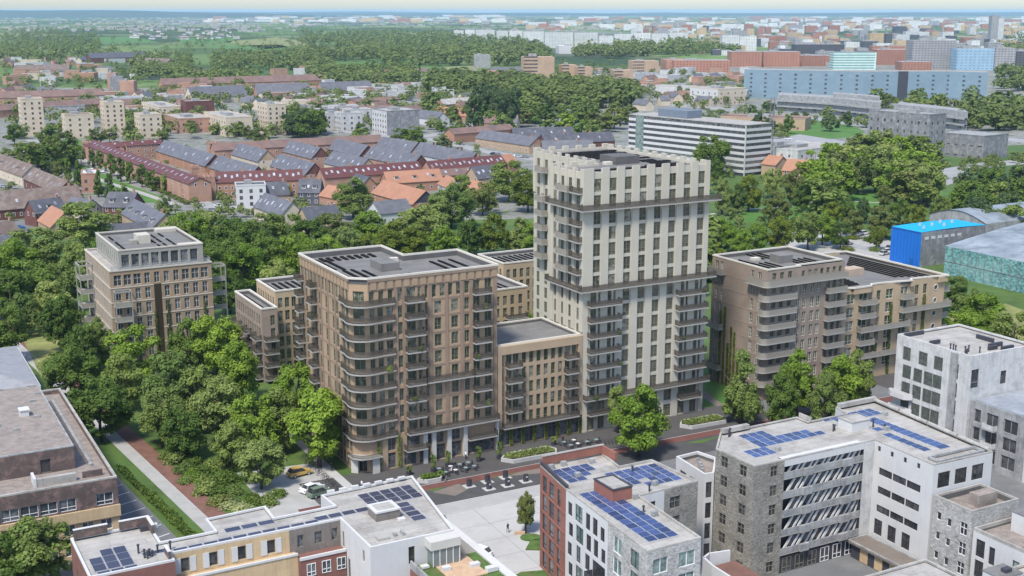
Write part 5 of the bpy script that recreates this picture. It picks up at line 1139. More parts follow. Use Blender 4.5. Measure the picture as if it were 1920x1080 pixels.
    # roof garden in front of the white block
    gx0, gx1, gy0, gy1, gz = 40.2, 50.5, -13.0, -0.02, 8.2
    MB().box(gx0, gx1, gy0, gy1, 0, gz - 0.2).build('garden_base', 'red_plum', t)
    MB().box(gx0 + 0.3, gx1 - 0.3, gy0, gy1, gz - 0.198, gz).build('garden_turf', 'turf', t)
    MB().box(gx0 + 3.0, gx1 - 2.0, gy0 + 6.0, gy1 - 0.1, gz + 0.002, gz + 0.12).build('timber_deck', 'wood_deck', t)
    MB().box(gx1 - 0.3, gx1 + 0.9, gy0, gy1 + 21, 0, gz + 0.25).build('side_wall', 'white', t)
    a = MB(); a.box(gx0, gx0 + 0.25, gy0, gy1, gz - 0.198, gz + 0.9); a.build('garden_wall', 'conc', t)
    for (x, y, w_, d, h) in ((gx0 + 3.2, -3.8, 1.2, 0.8, 0.5), (gx1 - 3.3, -4.6, 1.4, 0.8, 0.5), (gx1 - 2.0, -7.0, 1.6, 0.9, 0.6), (gx0 + 1.0, -1.8, 1.1, 0.9, 0.3), (gx0 + 4.0, -9.5, 1.0, 0.7, 0.5)): roofbox(t, x, x + w_, y, y + d, gz + 0.122, gz + 0.122 + h, 'white', 'lounge_seat')
    g = MB(); g.box(42.8, 46.8, -1.9, -1.84, gz + 0.12, H - 1.2); g.box(42.8, 42.86, -1.83, -0.03, gz + 0.12, H - 1.2); g.box(46.74, 46.8, -1.83, -0.03, gz + 0.12, H - 1.2); sr = g.build('sunroom_glass', meshmetal('sunroom_glazing', (0.30, 0.34, 0.33), 0.5), t)
    a = MB()
    for i in range(5): a.box(42.75 + 1.0 * i, 42.85 + 1.0 * i, -1.96, -1.902, gz + 0.12, H - 1.2)
    a.build('sunroom_frame', 'white_frame', sr); MB().box(42.4, 46.88, -2.1, -0.02, H - 1.2, H + 0.02).build('sunroom_roof', 'pale_grey', t)
    return t
low_block()

def hall_blocks():
    t = thing('blue_hall', 'boxy hall with saturated blue end wall and bright cyan roof', 'building', gw(307.5, 284.0), AL)
    D, W_, H = 13.2, 30, 11.6
    bl = mat('blue_cladding', (0.012, 0.14, 0.52), rough=0.55, var=0.03, fine=0.02); cyan = mat('cyan_roof', (0.005, 0.34, 0.62), rough=0.6, var=0.05)
    a = MB(); a.quad((0, D, 0), (0, 0, 0), (0, 0, H), (0, D, H)); a.build('blue_wall', bl, t)
    seam = mat('blue_panel_joint', (0.010, 0.10, 0.38), rough=0.6, var=0.02)
    for i in range(1, 9): MB().box(-0.05, -0.002, D * i / 9 - 0.04, D * i / 9 + 0.04, 0, H - 0.02).build('panel_joint', seam, t)
    MB().box(-0.12, -0.001, 0.0, D, H - 0.35, H - 0.01).build('gutter', seam, t); MB().box(-0.07, -0.003, 3.0, 4.4, 0, 2.3).build('door', seam, t)
    a = MB(); a.quad((0, 0, 0), (W_, 0, 0), (W_, 0, H), (0, 0, H)); a.quad((W_, 0, 0), (W_, D, 0), (W_, D, H), (W_, 0, H)); a.quad((W_, D, 0), (0, D, 0), (0, D, H), (W_, D, H)); a.build('wall', 'conc_dark', t)
    a = MB(); n = 14
    for i in range(n): x0, x1 = W_ * i / n, W_ * (i + 1) / n; z = lambda x: H + 0.3 * math.sin(math.pi * x / W_); a.quad((x0, -0.05, z(x0)), (x1, -0.05, z(x1)), (x1, D + 0.05, z(x1)), (x0, D + 0.05, z(x0)))
    a.build('roof', cyan, t)
    for i in range(6): roofbox(t, 4 + 3.5 * i, 4.6 + 3.5 * i, 3 + (i * 5) % 7, 3.5 + (i * 5) % 7, H + 0.3, H + 1.3, 'pale_grey', 'roof_vent')
    for i in range(6): MB().box(1.5 + 3 * i, 3.3 + 3 * i, -0.08, -0.003, H - 2.6, H - 1.7).build('window', 'white', t)
    t = thing('teal_hall', 'large hall with mottled teal glass wall and curved grey roof beside blue wall', 'building', gw(305.5, 222.0), AL)
    tm, n_, l_, p = newmat('mottled_teal_glass'); geo = n_.new('ShaderNodeNewGeometry')
    c1 = noise(n_, l_, scaled(n_, l_, geo.outputs['Position'], (1, 1, 1.4)), 0.9, 5, 0.75); c2 = noise(n_, l_, geo.outputs['Position'], 0.09, 3)
    c = ramp(n_, l_, c1, [(0.38, (0.02, 0.05, 0.06)), (0.5, (0.085, 0.235, 0.24)), (0.64, (0.28, 0.50, 0.47))]); c = mixc(n_, l_, ramp(n_, l_, c2, [(0.4, (0, 0, 0)), (0.7, (0.5,) * 3)]), c, (0.38, 0.55, 0.51)); l_.new(c, p.inputs['Base Color']); p.inputs['Roughness'].default_value = 0.25
    D, W_, H = 50, 60, 9.3
    a = MB(); a.quad((0, D, 0), (0, 0, 0), (0, 0, H), (0, D, H)); a.quad((0, 0, 0), (W_, 0, 0), (W_, 0, H), (0, 0, H)); a.quad((W_, D, 0), (0, D, 0), (0, D, H), (W_, D, H)); a.build('glass_wall', tm, t)
    for i in range(1, 16): MB().box(-0.12, -0.003, 50 / 16 * i - 0.06, 50 / 16 * i + 0.06, 0, H - 0.05).build('mullion', 'conc_dark', t)
    MB().box(-0.14, -0.003, 0, 50, 4.5, 4.65).build('transom', 'conc_dark', t)
    a = MB(); n = 20
    zz = lambda x: H + 5.5 * math.sin(math.pi / 2 * min(1, x / 58.0))
    for i in range(n): x0, x1 = W_ * i / n, W_ * (i + 1) / n; a.quad((x0, -0.3, zz(x0)), (x1, -0.3, zz(x1)), (x1, D + 0.3, zz(x1)), (x0, D + 0.3, zz(x0)))
    rm = mat('cloudy_grey_roof', (0.25, 0.28, 0.30), rough=0.5, var=0.3, scale=0.12, stain=(0.14, 0.16, 0.175), stain_amt=0.7); a.build('roof', rm, t)
    t = thing('curved_roof_hall', 'pale curved roof hall with grey mottled wall behind the blue roof', 'building', gw(352, 296), AL)
    a = MB(); D, W_ = 26, 60; n = 14; zz = lambda y: 9 + 3 * math.sin(math.pi * y / D)
    a.quad((0, D, 0), (0, 0, 0), (0, 0, 9), (0, D, 9)); a.quad((0, 0, 0), (W_, 0, 0), (W_, 0, 9), (0, 0, 9)); a.build('wall', 'conc', t)
    b = MB()
    for i in range(n): y0, y1 = D * i / n, D * (i + 1) / n; b.quad((-0.3, y0, zz(y0)), (W_, y0, zz(y0)), (W_, y1, zz(y1)), (-0.3, y1, zz(y1))); 
    b.build('roof', rm, t); b = MB(); b.v = [(0, D * i / n, zz(D * i / n)) for i in range(n + 1)]; b.f = [tuple(range(n, -1, -1))]; b.m = [0]; b.build('gable', 'conc', t)
hall_blocks()

# ================================================================== trees
ENV = {
 'round': lambda t: np.sqrt(np.clip(1 - (2 * t - 1) ** 2, 0, 1)) ** 0.85,
 'oval': lambda t: np.clip(np.sin(np.pi * np.clip(t, 0, 1) ** 0.75), 0, 1) ** 0.75,
 'cone': lambda t: np.clip((1.02 - t), 0, 1) ** 0.75 * np.clip(t * 6, 0.3, 1),
 'poplar': lambda t: np.clip(np.sin(np.pi * np.clip(t * 0.93 + 0.05, 0, 1)), 0, 1) ** 0.55,
 'spread': lambda t: np.clip(np.sin(np.pi * np.clip(t, 0, 1) ** 1.25), 0, 1) ** 0.7,
}
def quads_mesh(name, C, N, size, rng, aspect=0.75):
    n = len(C); N = N / (np.linalg.norm(N, axis=1, keepdims=True) + 1e-9)
    r = rng.normal(size=(n, 3)); T = np.cross(N, r); T /= (np.linalg.norm(T, axis=1, keepdims=True) + 1e-9); Bt = np.cross(N, T)
    s = size * rng.uniform(0.65, 1.35, (n, 1)); T = T * s * 0.5; Bt = Bt * s * 0.5 * aspect
    V = np.stack([C - T - Bt * 0.4, C - Bt, C + T + Bt * 0.4, C + Bt], 1).reshape(-1, 3)
    me = bpy.data.meshes.new(name); me.vertices.add(4 * n); me.vertices.foreach_set('co', V.ravel())
    me.loops.add(4 * n); me.loops.foreach_set('vertex_index', np.arange(4 * n))
    me.polygons.add(n); me.polygons.foreach_set('loop_start', np.arange(n) * 4); me.polygons.foreach_set('loop_total', np.full(n, 4))
    me.update(calc_edges=True); return me
def crown_points(rng, shape, nl, nleaf, cut=0.35):
    env = ENV[shape]; cs, rs = [], []
    while len(cs) < nl:
        t = rng.uniform(0.06, 0.96); e = float(env(np.array(t))); a = rng.uniform(0, 6.283); q = math.sqrt(rng.uniform(0.15, 1)) * 0.82 * e
        lr = rng.uniform(0.20, 0.36) * (0.55 + 0.45 * e)
        cs.append((q * math.cos(a), q * math.sin(a), 2 * t)); rs.append(lr)
    cs, rs = np.array(cs), np.array(rs); L = rng.choice(nl, nleaf, p=rs ** 2 / (rs ** 2).sum())
    sub = rng.normal(size=(nl, 11, 3)); sub[..., 2] = np.abs(sub[..., 2]) * 0.9 - 0.25; sub /= np.linalg.norm(sub, axis=2, keepdims=True)
    sd = sub[L, rng.integers(0, 11, nleaf)]; d = rng.normal(size=(nleaf, 3)); d /= np.linalg.norm(d, axis=1, keepdims=True)
    rad = rs[L][:, None]
    P = cs[L] + sd * rad * 0.72 + d * rad * rng.uniform(0.28, 0.55, (nleaf, 1))
    Nn = d * 0.7 + sd * 0.6 + rng.normal(size=(nleaf, 3)) * 0.40 + np.array([0, -0.0, 0.75])
    keep = (P[:, 2] > 0.02); return P[keep], Nn[keep]
CROWN = {}
LODS = {'hi': (38, 12000, 0.088), 'mid': (28, 3400, 0.15), 'far': (16, 760, 0.26)}
def crown(shape, leaf, lod, variant):
    k = (shape, leaf, lod, variant)
    if k not in CROWN:
        base = (shape, lod, variant)
        if base not in CROWN:
            rng = np.random.default_rng(abs(hash_(f'{shape}{lod}{variant}'))); nl, n, sz = LODS[lod]
            P, Nn = crown_points(rng, shape, nl, n); CROWN[base] = quads_mesh('crown', P, Nn, sz, rng)
        me = CROWN[base].copy(); me.materials.clear(); me.materials.append(LEAF[leaf]); CROWN[k] = me
    return CROWN[k]
def hash_(s):
    h = 7
    for ch in s: h = (h * 131 + ord(ch)) % 1000003
    return h
TRUNK = {}
def trunk(v):
    if v not in TRUNK:
        r = random.Random(v + 40); a = MB()
        a.tube([(0, 0, -0.01), (r.uniform(-.01, .01), r.uniform(-.01, .01), 0.25), (r.uniform(-.02, .02), r.uniform(-.02, .02), 0.55), (r.uniform(-.03, .03), 0, 0.86)], [0.030, 0.023, 0.016, 0.004], 7)
        for i in range(6):
            an = i * 1.05 + r.random(); z = 0.26 + 0.07 * i; L = 0.30 - 0.02 * i
            a.tube([(0, 0, z), (L * 0.5 * math.cos(an), L * 0.5 * math.sin(an), z + 0.12), (L * math.cos(an), L * math.sin(an), z + 0.26)], [0.012, 0.008, 0.002], 5)
        TRUNK[v] = a.mesh('trunk', 'bark', smooth=True)
    return TRUNK[v]
CW = {'bright': 'bright green', 'mid': 'mid green', 'deep': 'deep green', 'pale': 'silvery green', 'olive': 'olive green', 'dark': 'dark green', 'lime': 'yellow green'}
SW = {'round': 'round', 'oval': 'oval', 'cone': 'conical', 'poplar': 'columnar', 'spread': 'spreading'}
ONES = 'first second third fourth fifth sixth seventh eighth ninth tenth eleventh twelfth thirteenth fourteenth fifteenth sixteenth seventeenth eighteenth nineteenth'.split()
TENS = {2: 'twent', 3: 'thirt', 4: 'fort', 5: 'fift', 6: 'sixt', 7: 'sevent', 8: 'eight', 9: 'ninet'}
def nth(i):
    if i < 19: return ONES[i]
    q, r = divmod(i + 1, 10)
    return TENS[q] + 'ieth' if r == 0 else TENS[q] + 'y-' + ONES[r - 1]
NT = [0]
def tree_at(xy, h, r, shape, leaf, lod, label, group=None, cb=None, cat='tree', name='tree'):
    NT[0] += 1; i = NT[0]; rz = (i * 2.399) % 6.283
    cb = cb if cb is not None else {'cone': 0.05, 'poplar': 0.04}.get(shape, 0.10)
    t = thing(name, label, cat, xy, rz, group)
    ob('trunk', trunk(i % 3), t, sc=(h, h, h)); ob('crown', crown(shape, leaf, lod, i % (3 if lod == 'hi' else 2)), t, (0, 0, h * cb), 0, (r, r, h * (1 - cb) / 2))
    return t
def tree_group(specs, lod, place, ref, group, key=None, k=1.15):
    """specs: (px, py of the crown top, height, crown radius, shape, leaf); labels count outwards from ref"""
    items = [(G(q[0], q[1], q[2]), *q) for q in specs]
    items.sort(key=key or (lambda q: q[1]))
    for i, (xy, px, py, h, r, shp, lf) in enumerate(items):
        tree_at(xy, h, r * k, shp, lf, lod, f'{CW[lf]} {SW[shp]} tree {place}, {nth(i)} from {ref}', group)
wood = [(12, 578, 13, 5.5, 'round', 'deep'), (112, 556, 14, 5.5, 'oval', 'deep'), (176, 600, 12, 4.6, 'oval', 'mid'), (128, 652, 12.5, 6.6, 'round', 'deep'), (182, 712, 12.5, 6.8, 'round', 'deep'),
 (248, 618, 14, 6.4, 'round', 'bright'), (318, 664, 15, 6.6, 'round', 'mid'), (352, 602, 13, 5, 'round', 'deep'), (402, 597, 14, 6, 'round', 'bright'), (446, 640, 14, 5.4, 'oval', 'bright'),
 (412, 712, 13, 5.8, 'spread', 'pale'), (556, 686, 14, 5.6, 'spread', 'bright'), (594, 734, 14.5, 6.6, 'spread', 'bright'), (486, 826, 9, 4.6, 'spread', 'pale'), (478, 742, 12, 5.2, 'round', 'bright'),
 (372, 690, 13, 5.0, 'oval', 'mid'), (300, 735, 11, 4.6, 'round', 'mid'), (520, 730, 12.5, 4.8, 'oval', 'mid'), (226, 668, 12, 4.8, 'round', 'mid'), (150, 612, 12, 4.6, 'oval', 'deep'), (340, 770, 9.5, 4.2, 'round', 'deep'), (430, 795, 9, 3.8, 'round', 'mid')]
tree_group(wood, 'hi', 'in the leafy garden wood', 'the old office', 'trees in the garden wood', k=0.98)
back = [(150, 382, 16, 8, 'round', 'mid'), (58, 432, 15, 7.5, 'round', 'mid'), (20, 452, 14, 7, 'round', 'mid'), (104, 440, 14, 6.5, 'round', 'mid'), (60, 492, 14, 7, 'round', 'deep'), (112, 498, 13, 5.5, 'round', 'mid'), (16, 512, 13, 6, 'round', 'deep'),
 (92, 530, 12, 5, 'round', 'pale'), (150, 460, 14, 5.5, 'round', 'mid'), (186, 452, 13, 5, 'round', 'bright'), (40, 552, 11, 4.5, 'oval', 'mid')]
back = [q[:5] + (('mid', 'pale', 'bright', 'mid', 'olive')[i % 5],) if q[5] == 'mid' else q for i, q in enumerate(back)]
tree_group(back, 'hi', 'behind the orange brick block', 'the picture edge', 'trees behind the orange brick block', k=1.2)
belt = [(322, 418, 14, 5.5, 'round', 'mid'), (350, 402, 15, 6.0, 'round', 'mid'), (390, 400, 14, 5.5, 'round', 'mid'), (430, 412, 16, 6.5, 'round', 'deep'), (468, 416, 17, 6.5, 'oval', 'deep'), (410, 455, 15, 5.5, 'round', 'deep'), (455, 462, 14, 5.5, 'round', 'mid'), (500, 402, 14, 5.5, 'round', 'mid'),
 (498, 448, 14, 5, 'round', 'deep'), (536, 446, 14, 5, 'oval', 'bright'), (540, 405, 13, 5.5, 'round', 'mid'), (578, 412, 15, 6, 'spread', 'deep'), (622, 402, 14, 6, 'round', 'mid'), (610, 440, 13, 5, 'oval', 'bright'), (660, 332, 17, 6.4, 'oval', 'mid'), (690, 398, 13, 5.5, 'round', 'mid'), (650, 428, 13, 4.6, 'round', 'mid'),
 (732, 416, 14, 5.6, 'oval', 'lime'), (775, 425, 12, 4.8, 'oval', 'mid'), (800, 385, 14, 6.5, 'round', 'pale'), (832, 425, 12.5, 4.6, 'oval', 'bright'), (845, 350, 16, 7.5, 'round', 'mid'), (880, 412, 12.5, 4.2, 'oval', 'deep'), (926, 402, 14, 5.0, 'oval', 'lime'), (955, 305, 17, 7.6, 'round', 'mid'), (990, 330, 15, 6.5, 'round', 'mid'), (905, 345, 13, 5.2, 'round', 'mid'), (975, 410, 12, 4.6, 'oval', 'pale'),
 (865, 330, 13, 4.5, 'round', 'mid'), (760, 400, 12, 5, 'round', 'pale'), (820, 370, 13, 5, 'round', 'pale'), (1000, 418, 12, 4.2, 'oval', 'bright'), (370, 440, 13, 5, 'round', 'deep'), (595, 460, 12, 4.8, 'round', 'deep'), (560, 440, 12, 4.6, 'round', 'mid'), (700, 440, 12, 4.6, 'round', 'lime'), (428, 508, 12, 4.4, 'round', 'deep'), (520, 490, 11, 4.2, 'round', 'mid'), (990, 540, 9, 3.2, 'round', 'bright'), (970, 578, 8, 3.4, 'round', 'bright')]
belt = [q[:5] + (('mid', 'bright', 'pale', 'mid', 'lime', 'olive', 'bright')[i % 7],) if q[5] == 'mid' else q for i, q in enumerate(belt)]
tree_group(belt, 'hi', 'in the belt behind the blocks', 'the penthouse block', 'trees in the belt behind the blocks', k=1.25)
front = [(1200, 722, 14, 4.9, 'oval', 'bright'), (1160, 726, 9.5, 2.2, 'spread', 'pale'), (1394, 660, 15, 4.7, 'cone', 'mid'), (1498, 656, 14, 4.2, 'oval', 'bright'), (1470, 700, 12, 3.6, 'oval', 'deep'), (1582, 668, 13.5, 4.2, 'oval', 'bright'), (1552, 700, 11.5, 3.6, 'oval', 'mid'), (1612, 656, 14, 3.6, 'oval', 'mid')]
tree_group(front, 'hi', 'on the street before the tower', 'the cafe terrace', 'trees along the street', k=1.12)
edge = [(1846, 556, 13, 6, 'round', 'bright'), (1800, 590, 11, 4.5, 'round', 'bright'), (1905, 590, 12, 5, 'round', 'mid'), (1792, 520, 10, 4.2, 'round', 'mid'), (1825, 545, 9, 3.6, 'round', 'mid')]
tree_group(edge, 'hi', 'beside the teal glass hall', 'the wavy block', 'trees beside the teal hall')
for (px, py, h, r, shp, lf, lb) in ((62, 968, 12, 6.0, 'oval', 'mid', 'big broad tree in front of the old office block'), (6, 1010, 10, 5.0, 'round', 'deep', 'dark tree cut off by the picture corner beside the big broad tree')):
    tree_at(G(px, py, h), h, r, shp, lf, 'hi', lb)
tree_at(gw(91.0, 161.7), 6.8, 1.9, 'oval', 'olive', 'hi', 'small ragged young tree standing alone on the pale plaza', cb=0.2)
park = [(1334, 257, 20, 10, 'round', 'deep'), (1346, 300, 12, 4.5, 'round', 'deep'), (1356, 338, 14, 5.2, 'oval', 'mid'), (1406, 330, 15, 6, 'oval', 'mid'), (1352, 412, 12, 5.5, 'round', 'bright'), (1385, 430, 10, 4.5, 'round', 'mid'), (1342, 455, 9, 3.5, 'round', 'lime'), (1420, 420, 11, 4, 'round', 'bright'), (1458, 360, 14, 6, 'round', 'olive'), (1492, 320, 15, 6.4, 'round', 'olive'), (1450, 318, 13, 5, 'round', 'mid'), (1462, 408, 13, 5.4, 'round', 'mid'), (1518, 400, 13, 5.6, 'round', 'mid'), (1545, 398, 12, 5, 'round', 'mid'), (1508, 345, 12, 4.5, 'round', 'deep'),
 (1562, 380, 10, 4, 'round', 'mid'), (1588, 372, 11, 4, 'round', 'deep'), (1602, 395, 10, 4, 'round', 'olive'), (1652, 388, 12, 5.6, 'round', 'olive'), (1690, 372, 11, 4.5, 'round', 'deep'), (1620, 372, 10, 3.5, 'oval', 'dark'), (1645, 426, 8, 3.2, 'round', 'lime'), (1578, 420, 9, 4, 'round', 'deep'), (1720, 385, 10, 3.8, 'round', 'mid'), (1765, 368, 11, 4.5, 'round', 'mid'), (1800, 350, 12, 5, 'round', 'mid'), (1660, 348, 10, 3.6, 'round', 'olive'), (1700, 410, 8, 3.5, 'round', 'olive'), (1385, 345, 12, 4, 'round', 'mid')]
park = [q[:5] + (('mid', 'bright', 'pale', 'lime')[i % 4],) if q[5] == 'mid' else q for i, q in enumerate(park)]
tree_group(park, 'hi', 'in the park behind the tower', 'the tower', 'trees in the park', k=0.98)
rr = random.Random(11)
big = []
for i in range(36):
    f = i / 35; row = i % 3; px = 1530 + 225 * ((i * 0.618) % 1); top = 262 + 26 * row + 12 * rr.random() - 18 * math.sin(math.pi * (px - 1530) / 225) + (14 if px < 1570 else 0)
    big.append((px, top, 15 + 2 * rr.random(), 5.4 + 1.8 * rr.random(), 'round', rr.choice(['mid', 'bright', 'olive', 'bright', 'pale'])))
tree_group(big, 'mid', 'in the dense round wood', 'the striped office', 'trees in the dense round wood', k=1.35)
east = [(1812 + 112 * ((i * 0.618) % 1), 312 + 22 * (i % 4) + 12 * rr.random(), 12 + 2 * rr.random(), 4.6 + 1.6 * rr.random(), 'round', rr.choice(['dark', 'deep', 'deep', 'mid'])) for i in range(24)]
tree_group(east, 'mid', 'in the wood above curved hall', 'the bridge', 'trees above the curved hall', k=1.15)
strt = [(80, 292, 9, 3, 'oval', 'mid'), (94, 295, 9, 3, 'oval', 'dark'), (106, 300, 9, 3.4, 'round', 'olive'), (125, 296, 12, 3.4, 'cone', 'deep'), (144, 302, 12, 3.6, 'cone', 'deep'), (164, 313, 11, 3.2, 'cone', 'dark'), (182, 320, 12, 3.6, 'cone', 'deep'), (203, 325, 13, 4, 'cone', 'deep'), (228, 342, 8, 3, 'round', 'mid'), (312, 372, 7, 2.8, 'round', 'dark')]
tree_group(strt, 'mid', 'along the estate footpath', 'the far end', 'trees along the estate footpath', k=0.92)
strt2 = [(150, 276, 9, 3.2, 'round', 'mid'), (171, 279, 11, 3.0, 'oval', 'dark'), (185, 282, 11, 3.4, 'oval', 'mid'), (205, 286, 12, 4.0, 'oval', 'deep'), (224, 295, 12, 4.0, 'oval', 'deep'), (241, 302, 11, 3.6, 'oval', 'deep'), (264, 308, 11, 3.8, 'oval', 'deep'), (284, 318, 10, 4, 'round', 'deep'), (308, 326, 9, 3.2, 'oval', 'mid'), (122, 280, 8, 3, 'round', 'mid')]
tree_group(strt2, 'mid', 'before the red range', 'the far end', 'trees before the red roofed range', k=0.88)
mids = []
def scatter(n, x0, x1, y0, y1, hs, leafs, shapes=('round',), seed=1):
    q = random.Random(seed)
    return [(x0 + (x1 - x0) * q.random(), y0 + (y1 - y0) * q.random(), q.uniform(*hs), q.uniform(0.36, 0.5) * hs[1], q.choice(shapes), q.choice(leafs)) for _ in range(n)]
tree_group([(890 + 80 * ((i * .618) % 1), 158 + 10 * rr.random() + (12 if i % 3 == 0 else 0), 26, 7, 'poplar', 'dark') for i in range(9)], 'mid', 'in the tall poplar clump', 'the square', 'poplars in the tall clump')
tree_group(scatter(14, 2, 130, 225, 275, (11, 15), ('mid', 'olive', 'deep'), seed=2), 'mid', 'before the cream tower blocks', 'the picture edge', 'trees before the cream towers')
tree_group(scatter(9, 535, 600, 200, 215, (14, 19), ('dark', 'deep'), seed=3), 'mid', 'in the clump by cream towers', 'the last tower', 'trees right of the cream towers')
tree_group(scatter(10, 150, 520, 226, 252, (8, 11), ('mid', 'olive'), seed=4), 'mid', 'between the cream blocks', 'the first tower', 'trees between the cream blocks')
tree_group(scatter(9, 580, 900, 222, 252, (8, 12), ('mid', 'deep', 'bright'), seed=5), 'mid', 'round the car square', 'the grey and white block', 'trees round the car square')
tree_group(scatter(26, 800, 1195, 168, 206, (14, 19), ('olive', 'mid', 'mid', 'deep'), seed=6), 'far', 'in the wood below orange blocks', 'the poplars', 'trees in the long wood', k=1.3)
tree_group(scatter(8, 1030, 1160, 196, 228, (12, 16), ('mid', 'deep', 'bright'), seed=7), 'far', 'left of the striped office', 'the poplars', 'trees left of the striped office')
tree_group(scatter(14, 1380, 1640, 188, 222, (9, 13), ('deep', 'dark', 'mid'), seed=8), 'far', 'along the long concrete building', 'the cream house', 'trees along the concrete building')
tree_group(scatter(10, 1640, 1800, 165, 178, (15, 20), ('olive', 'mid'), seed=9), 'far', 'before the pale blue slab', 'the concrete building', 'trees before the blue building')

# far woods that read as one mass each
def far_wood(name, label, areas, seed, leaf='far', hs=(10, 17), per=80, dens=1.0):
    rng = np.random.default_rng(seed); Ps, Ns, Ss = [], [], []
    for (x0, x1, y0, y1, n) in areas:
        for _ in range(int(n * dens)):
            u, v = rng.uniform(-1, 1), rng.uniform(0, 1)
            px = (x0 + x1) / 2 + (x1 - x0) / 2 * u; py = y0 + (y1 - y0) * v
            x, y = G(px, py); h = rng.uniform(*hs); r = h * rng.uniform(0.38, 0.55); d = math.hypot(x, y)
            k = int(per * (1.0 if d < 2500 else 0.7)); dd = rng.normal(size=(k, 3)); dd[:, 2] = np.abs(dd[:, 2]) * 1.1 - 0.3; dd /= np.linalg.norm(dd, axis=1, keepdims=True)
            lump = rng.normal(size=(5, 3)) * 0.35; lp = lump[rng.integers(0, 5, k)]
            Ps.append(np.array([x, y, h * 0.52]) + (dd * 0.75 + lp) * np.array([r, r, h * 0.5])); Ns.append(dd + np.array([0, 0, 0.7]) + rng.normal(size=(k, 3)) * 0.25); Ss.append(np.full((k, 1), r * 0.5))
    P, Nn, Sz = np.concatenate(Ps), np.concatenate(Ns), np.concatenate(Ss)
    P[:, 2] = np.maximum(P[:, 2], 0.3)
    me = quads_mesh(name, P, Nn, Sz, rng, 0.9); me.materials.append(LEAF[leaf]); return stuff(name, me, None, label, 'woodland')
far_wood('far_woodland', 'broad belt of mixed green woodland before the white slab blocks', [(560, 860, 62, 88, 330), (640, 1010, 78, 112, 420), (720, 1030, 100, 124, 240), (820, 900, 66, 100, 60), (560, 700, 96, 116, 80)], 21, hs=(13, 21))
far_wood('far_woodland', 'dark woodland between brick housing and open fields on the far left', [(0, 190, 58, 96, 260), (0, 220, 96, 116, 110), (250, 360, 108, 150, 110), (400, 620, 104, 134, 210), (580, 780, 138, 166, 170), (330, 480, 150, 170, 60)], 22, hs=(11, 17))
far_wood('far_woodland', 'dark tree belt in front of the distant city on the right', [(1150, 1380, 84, 106, 220), (1080, 1190, 100, 110, 60), (1880, 1925, 60, 130, 40)], 23, hs=(14, 22))
far_wood('far_woodland', 'hazy chequer of hedges and copses across the distant plain', [(0, 960, 30, 60, 620), (0, 640, 58, 96, 130), (960, 1920, 30, 52, 420), (300, 560, 60, 104, 90)], 24, hs=(8, 14), per=44)
far_wood('town_greenery', 'scattered garden trees and shrubs among the estate streets and houses', [(330, 640, 170, 200, 70), (0, 250, 120, 160, 60), (560, 900, 176, 215, 60), (900, 1200, 120, 160, 60), (240, 420, 200, 245, 40), (1240, 1480, 150, 176, 50), (0, 560, 150, 262, 230), (560, 1000, 160, 250, 170), (1000, 1300, 120, 150, 40), (1100, 1400, 175, 205, 50)], 25, hs=(6, 11), per=80)
far_wood('town_greenery', 'low garden bushes in the yards between estate rows and village houses', [(0, 200, 330, 420, 34), (190, 430, 372, 430, 60), (430, 1000, 322, 410, 110), (300, 900, 275, 312, 60), (0, 330, 262, 300, 24), (1330, 1500, 330, 440, 50)], 27, hs=(2.2, 4.6), per=110)
far_wood('meadow_scrub', 'low bushes along the motorway and grassy hill', [(1300, 1480, 205, 232, 60), (1480, 1640, 226, 236, 30), (1800, 1920, 300, 330, 40), (1440, 1480, 232, 262, 24), (1640, 1700, 330, 352, 14)], 26, hs=(2.5, 5), per=90)

far_wood('belt_woodland', 'long grey green wood below the orange brick tower blocks', [(800, 1000, 158, 178, 110), (960, 1200, 172, 204, 170)], 28, hs=(13, 18), per=190)
far_wood('motorway_woodland', 'dark wooded bank beyond the motorway at the right edge', [(1800, 1940, 212, 246, 46), (1872, 1940, 140, 178, 26)], 29, hs=(12, 17), per=190)
far_wood('parkland_grove', 'loose grove on the lawn hidden behind the cream tower', [(1030, 1325, 425, 560, 46), (1960, 2250, 560, 760, 40)], 30, leaf='mid', hs=(8, 12), per=420)

# ================================================================== garden planting
def leaf_strip(name, label, cat, pts, wd, h, leaf, n, seed, size=0.45, zb=0.0, group=None):
    rng = np.random.default_rng(seed); P = [Vector(p) for p in pts]; o = P[0]; seg = [(P[i + 1] - P[i]).length for i in range(len(P) - 1)]; tot = sum(seg); pos = []
    for d in rng.uniform(0, tot, n):
        i = 0
        while i < len(seg) - 1 and d > seg[i]: d -= seg[i]; i += 1
        t = (P[i + 1] - P[i]) / seg[i]; nn = Vector((-t.y, t.x)); q = P[i] + t * d + nn * rng.uniform(-0.5, 0.5) * wd - o; pos.append((q.x, q.y))
    pos = np.array(pos); hh = h * (0.72 + 0.28 * np.sin(pos[:, 0] * 0.9 + pos[:, 1] * 1.3)); z = zb + hh * np.sqrt(rng.uniform(0.02, 1, n)); C = np.column_stack([pos, z])
    Nn = rng.normal(size=(n, 3)) + np.array([0, 0, 0.9]); me = quads_mesh(name, C, Nn, size, rng); me.materials.append(LEAF[leaf])
    return tag(ob(name, me, None, (o.x, o.y, 0)), label, cat, group)
leaf_strip('hedge', 'dark clipped hedge between parking bays and grass strip', 'hedge', [skew(42.9, b) for b in (150, 170, 190, 206)], 1.7, 1.35, 'deep', 5500, 31)
leaf_strip('hedge', 'low shrubs at the far end of the parking grass strip', 'hedge', [skew(42.6, b) for b in (206, 214, 222)], 1.2, 1.1, 'deep', 1500, 35)
SHRUB = {}
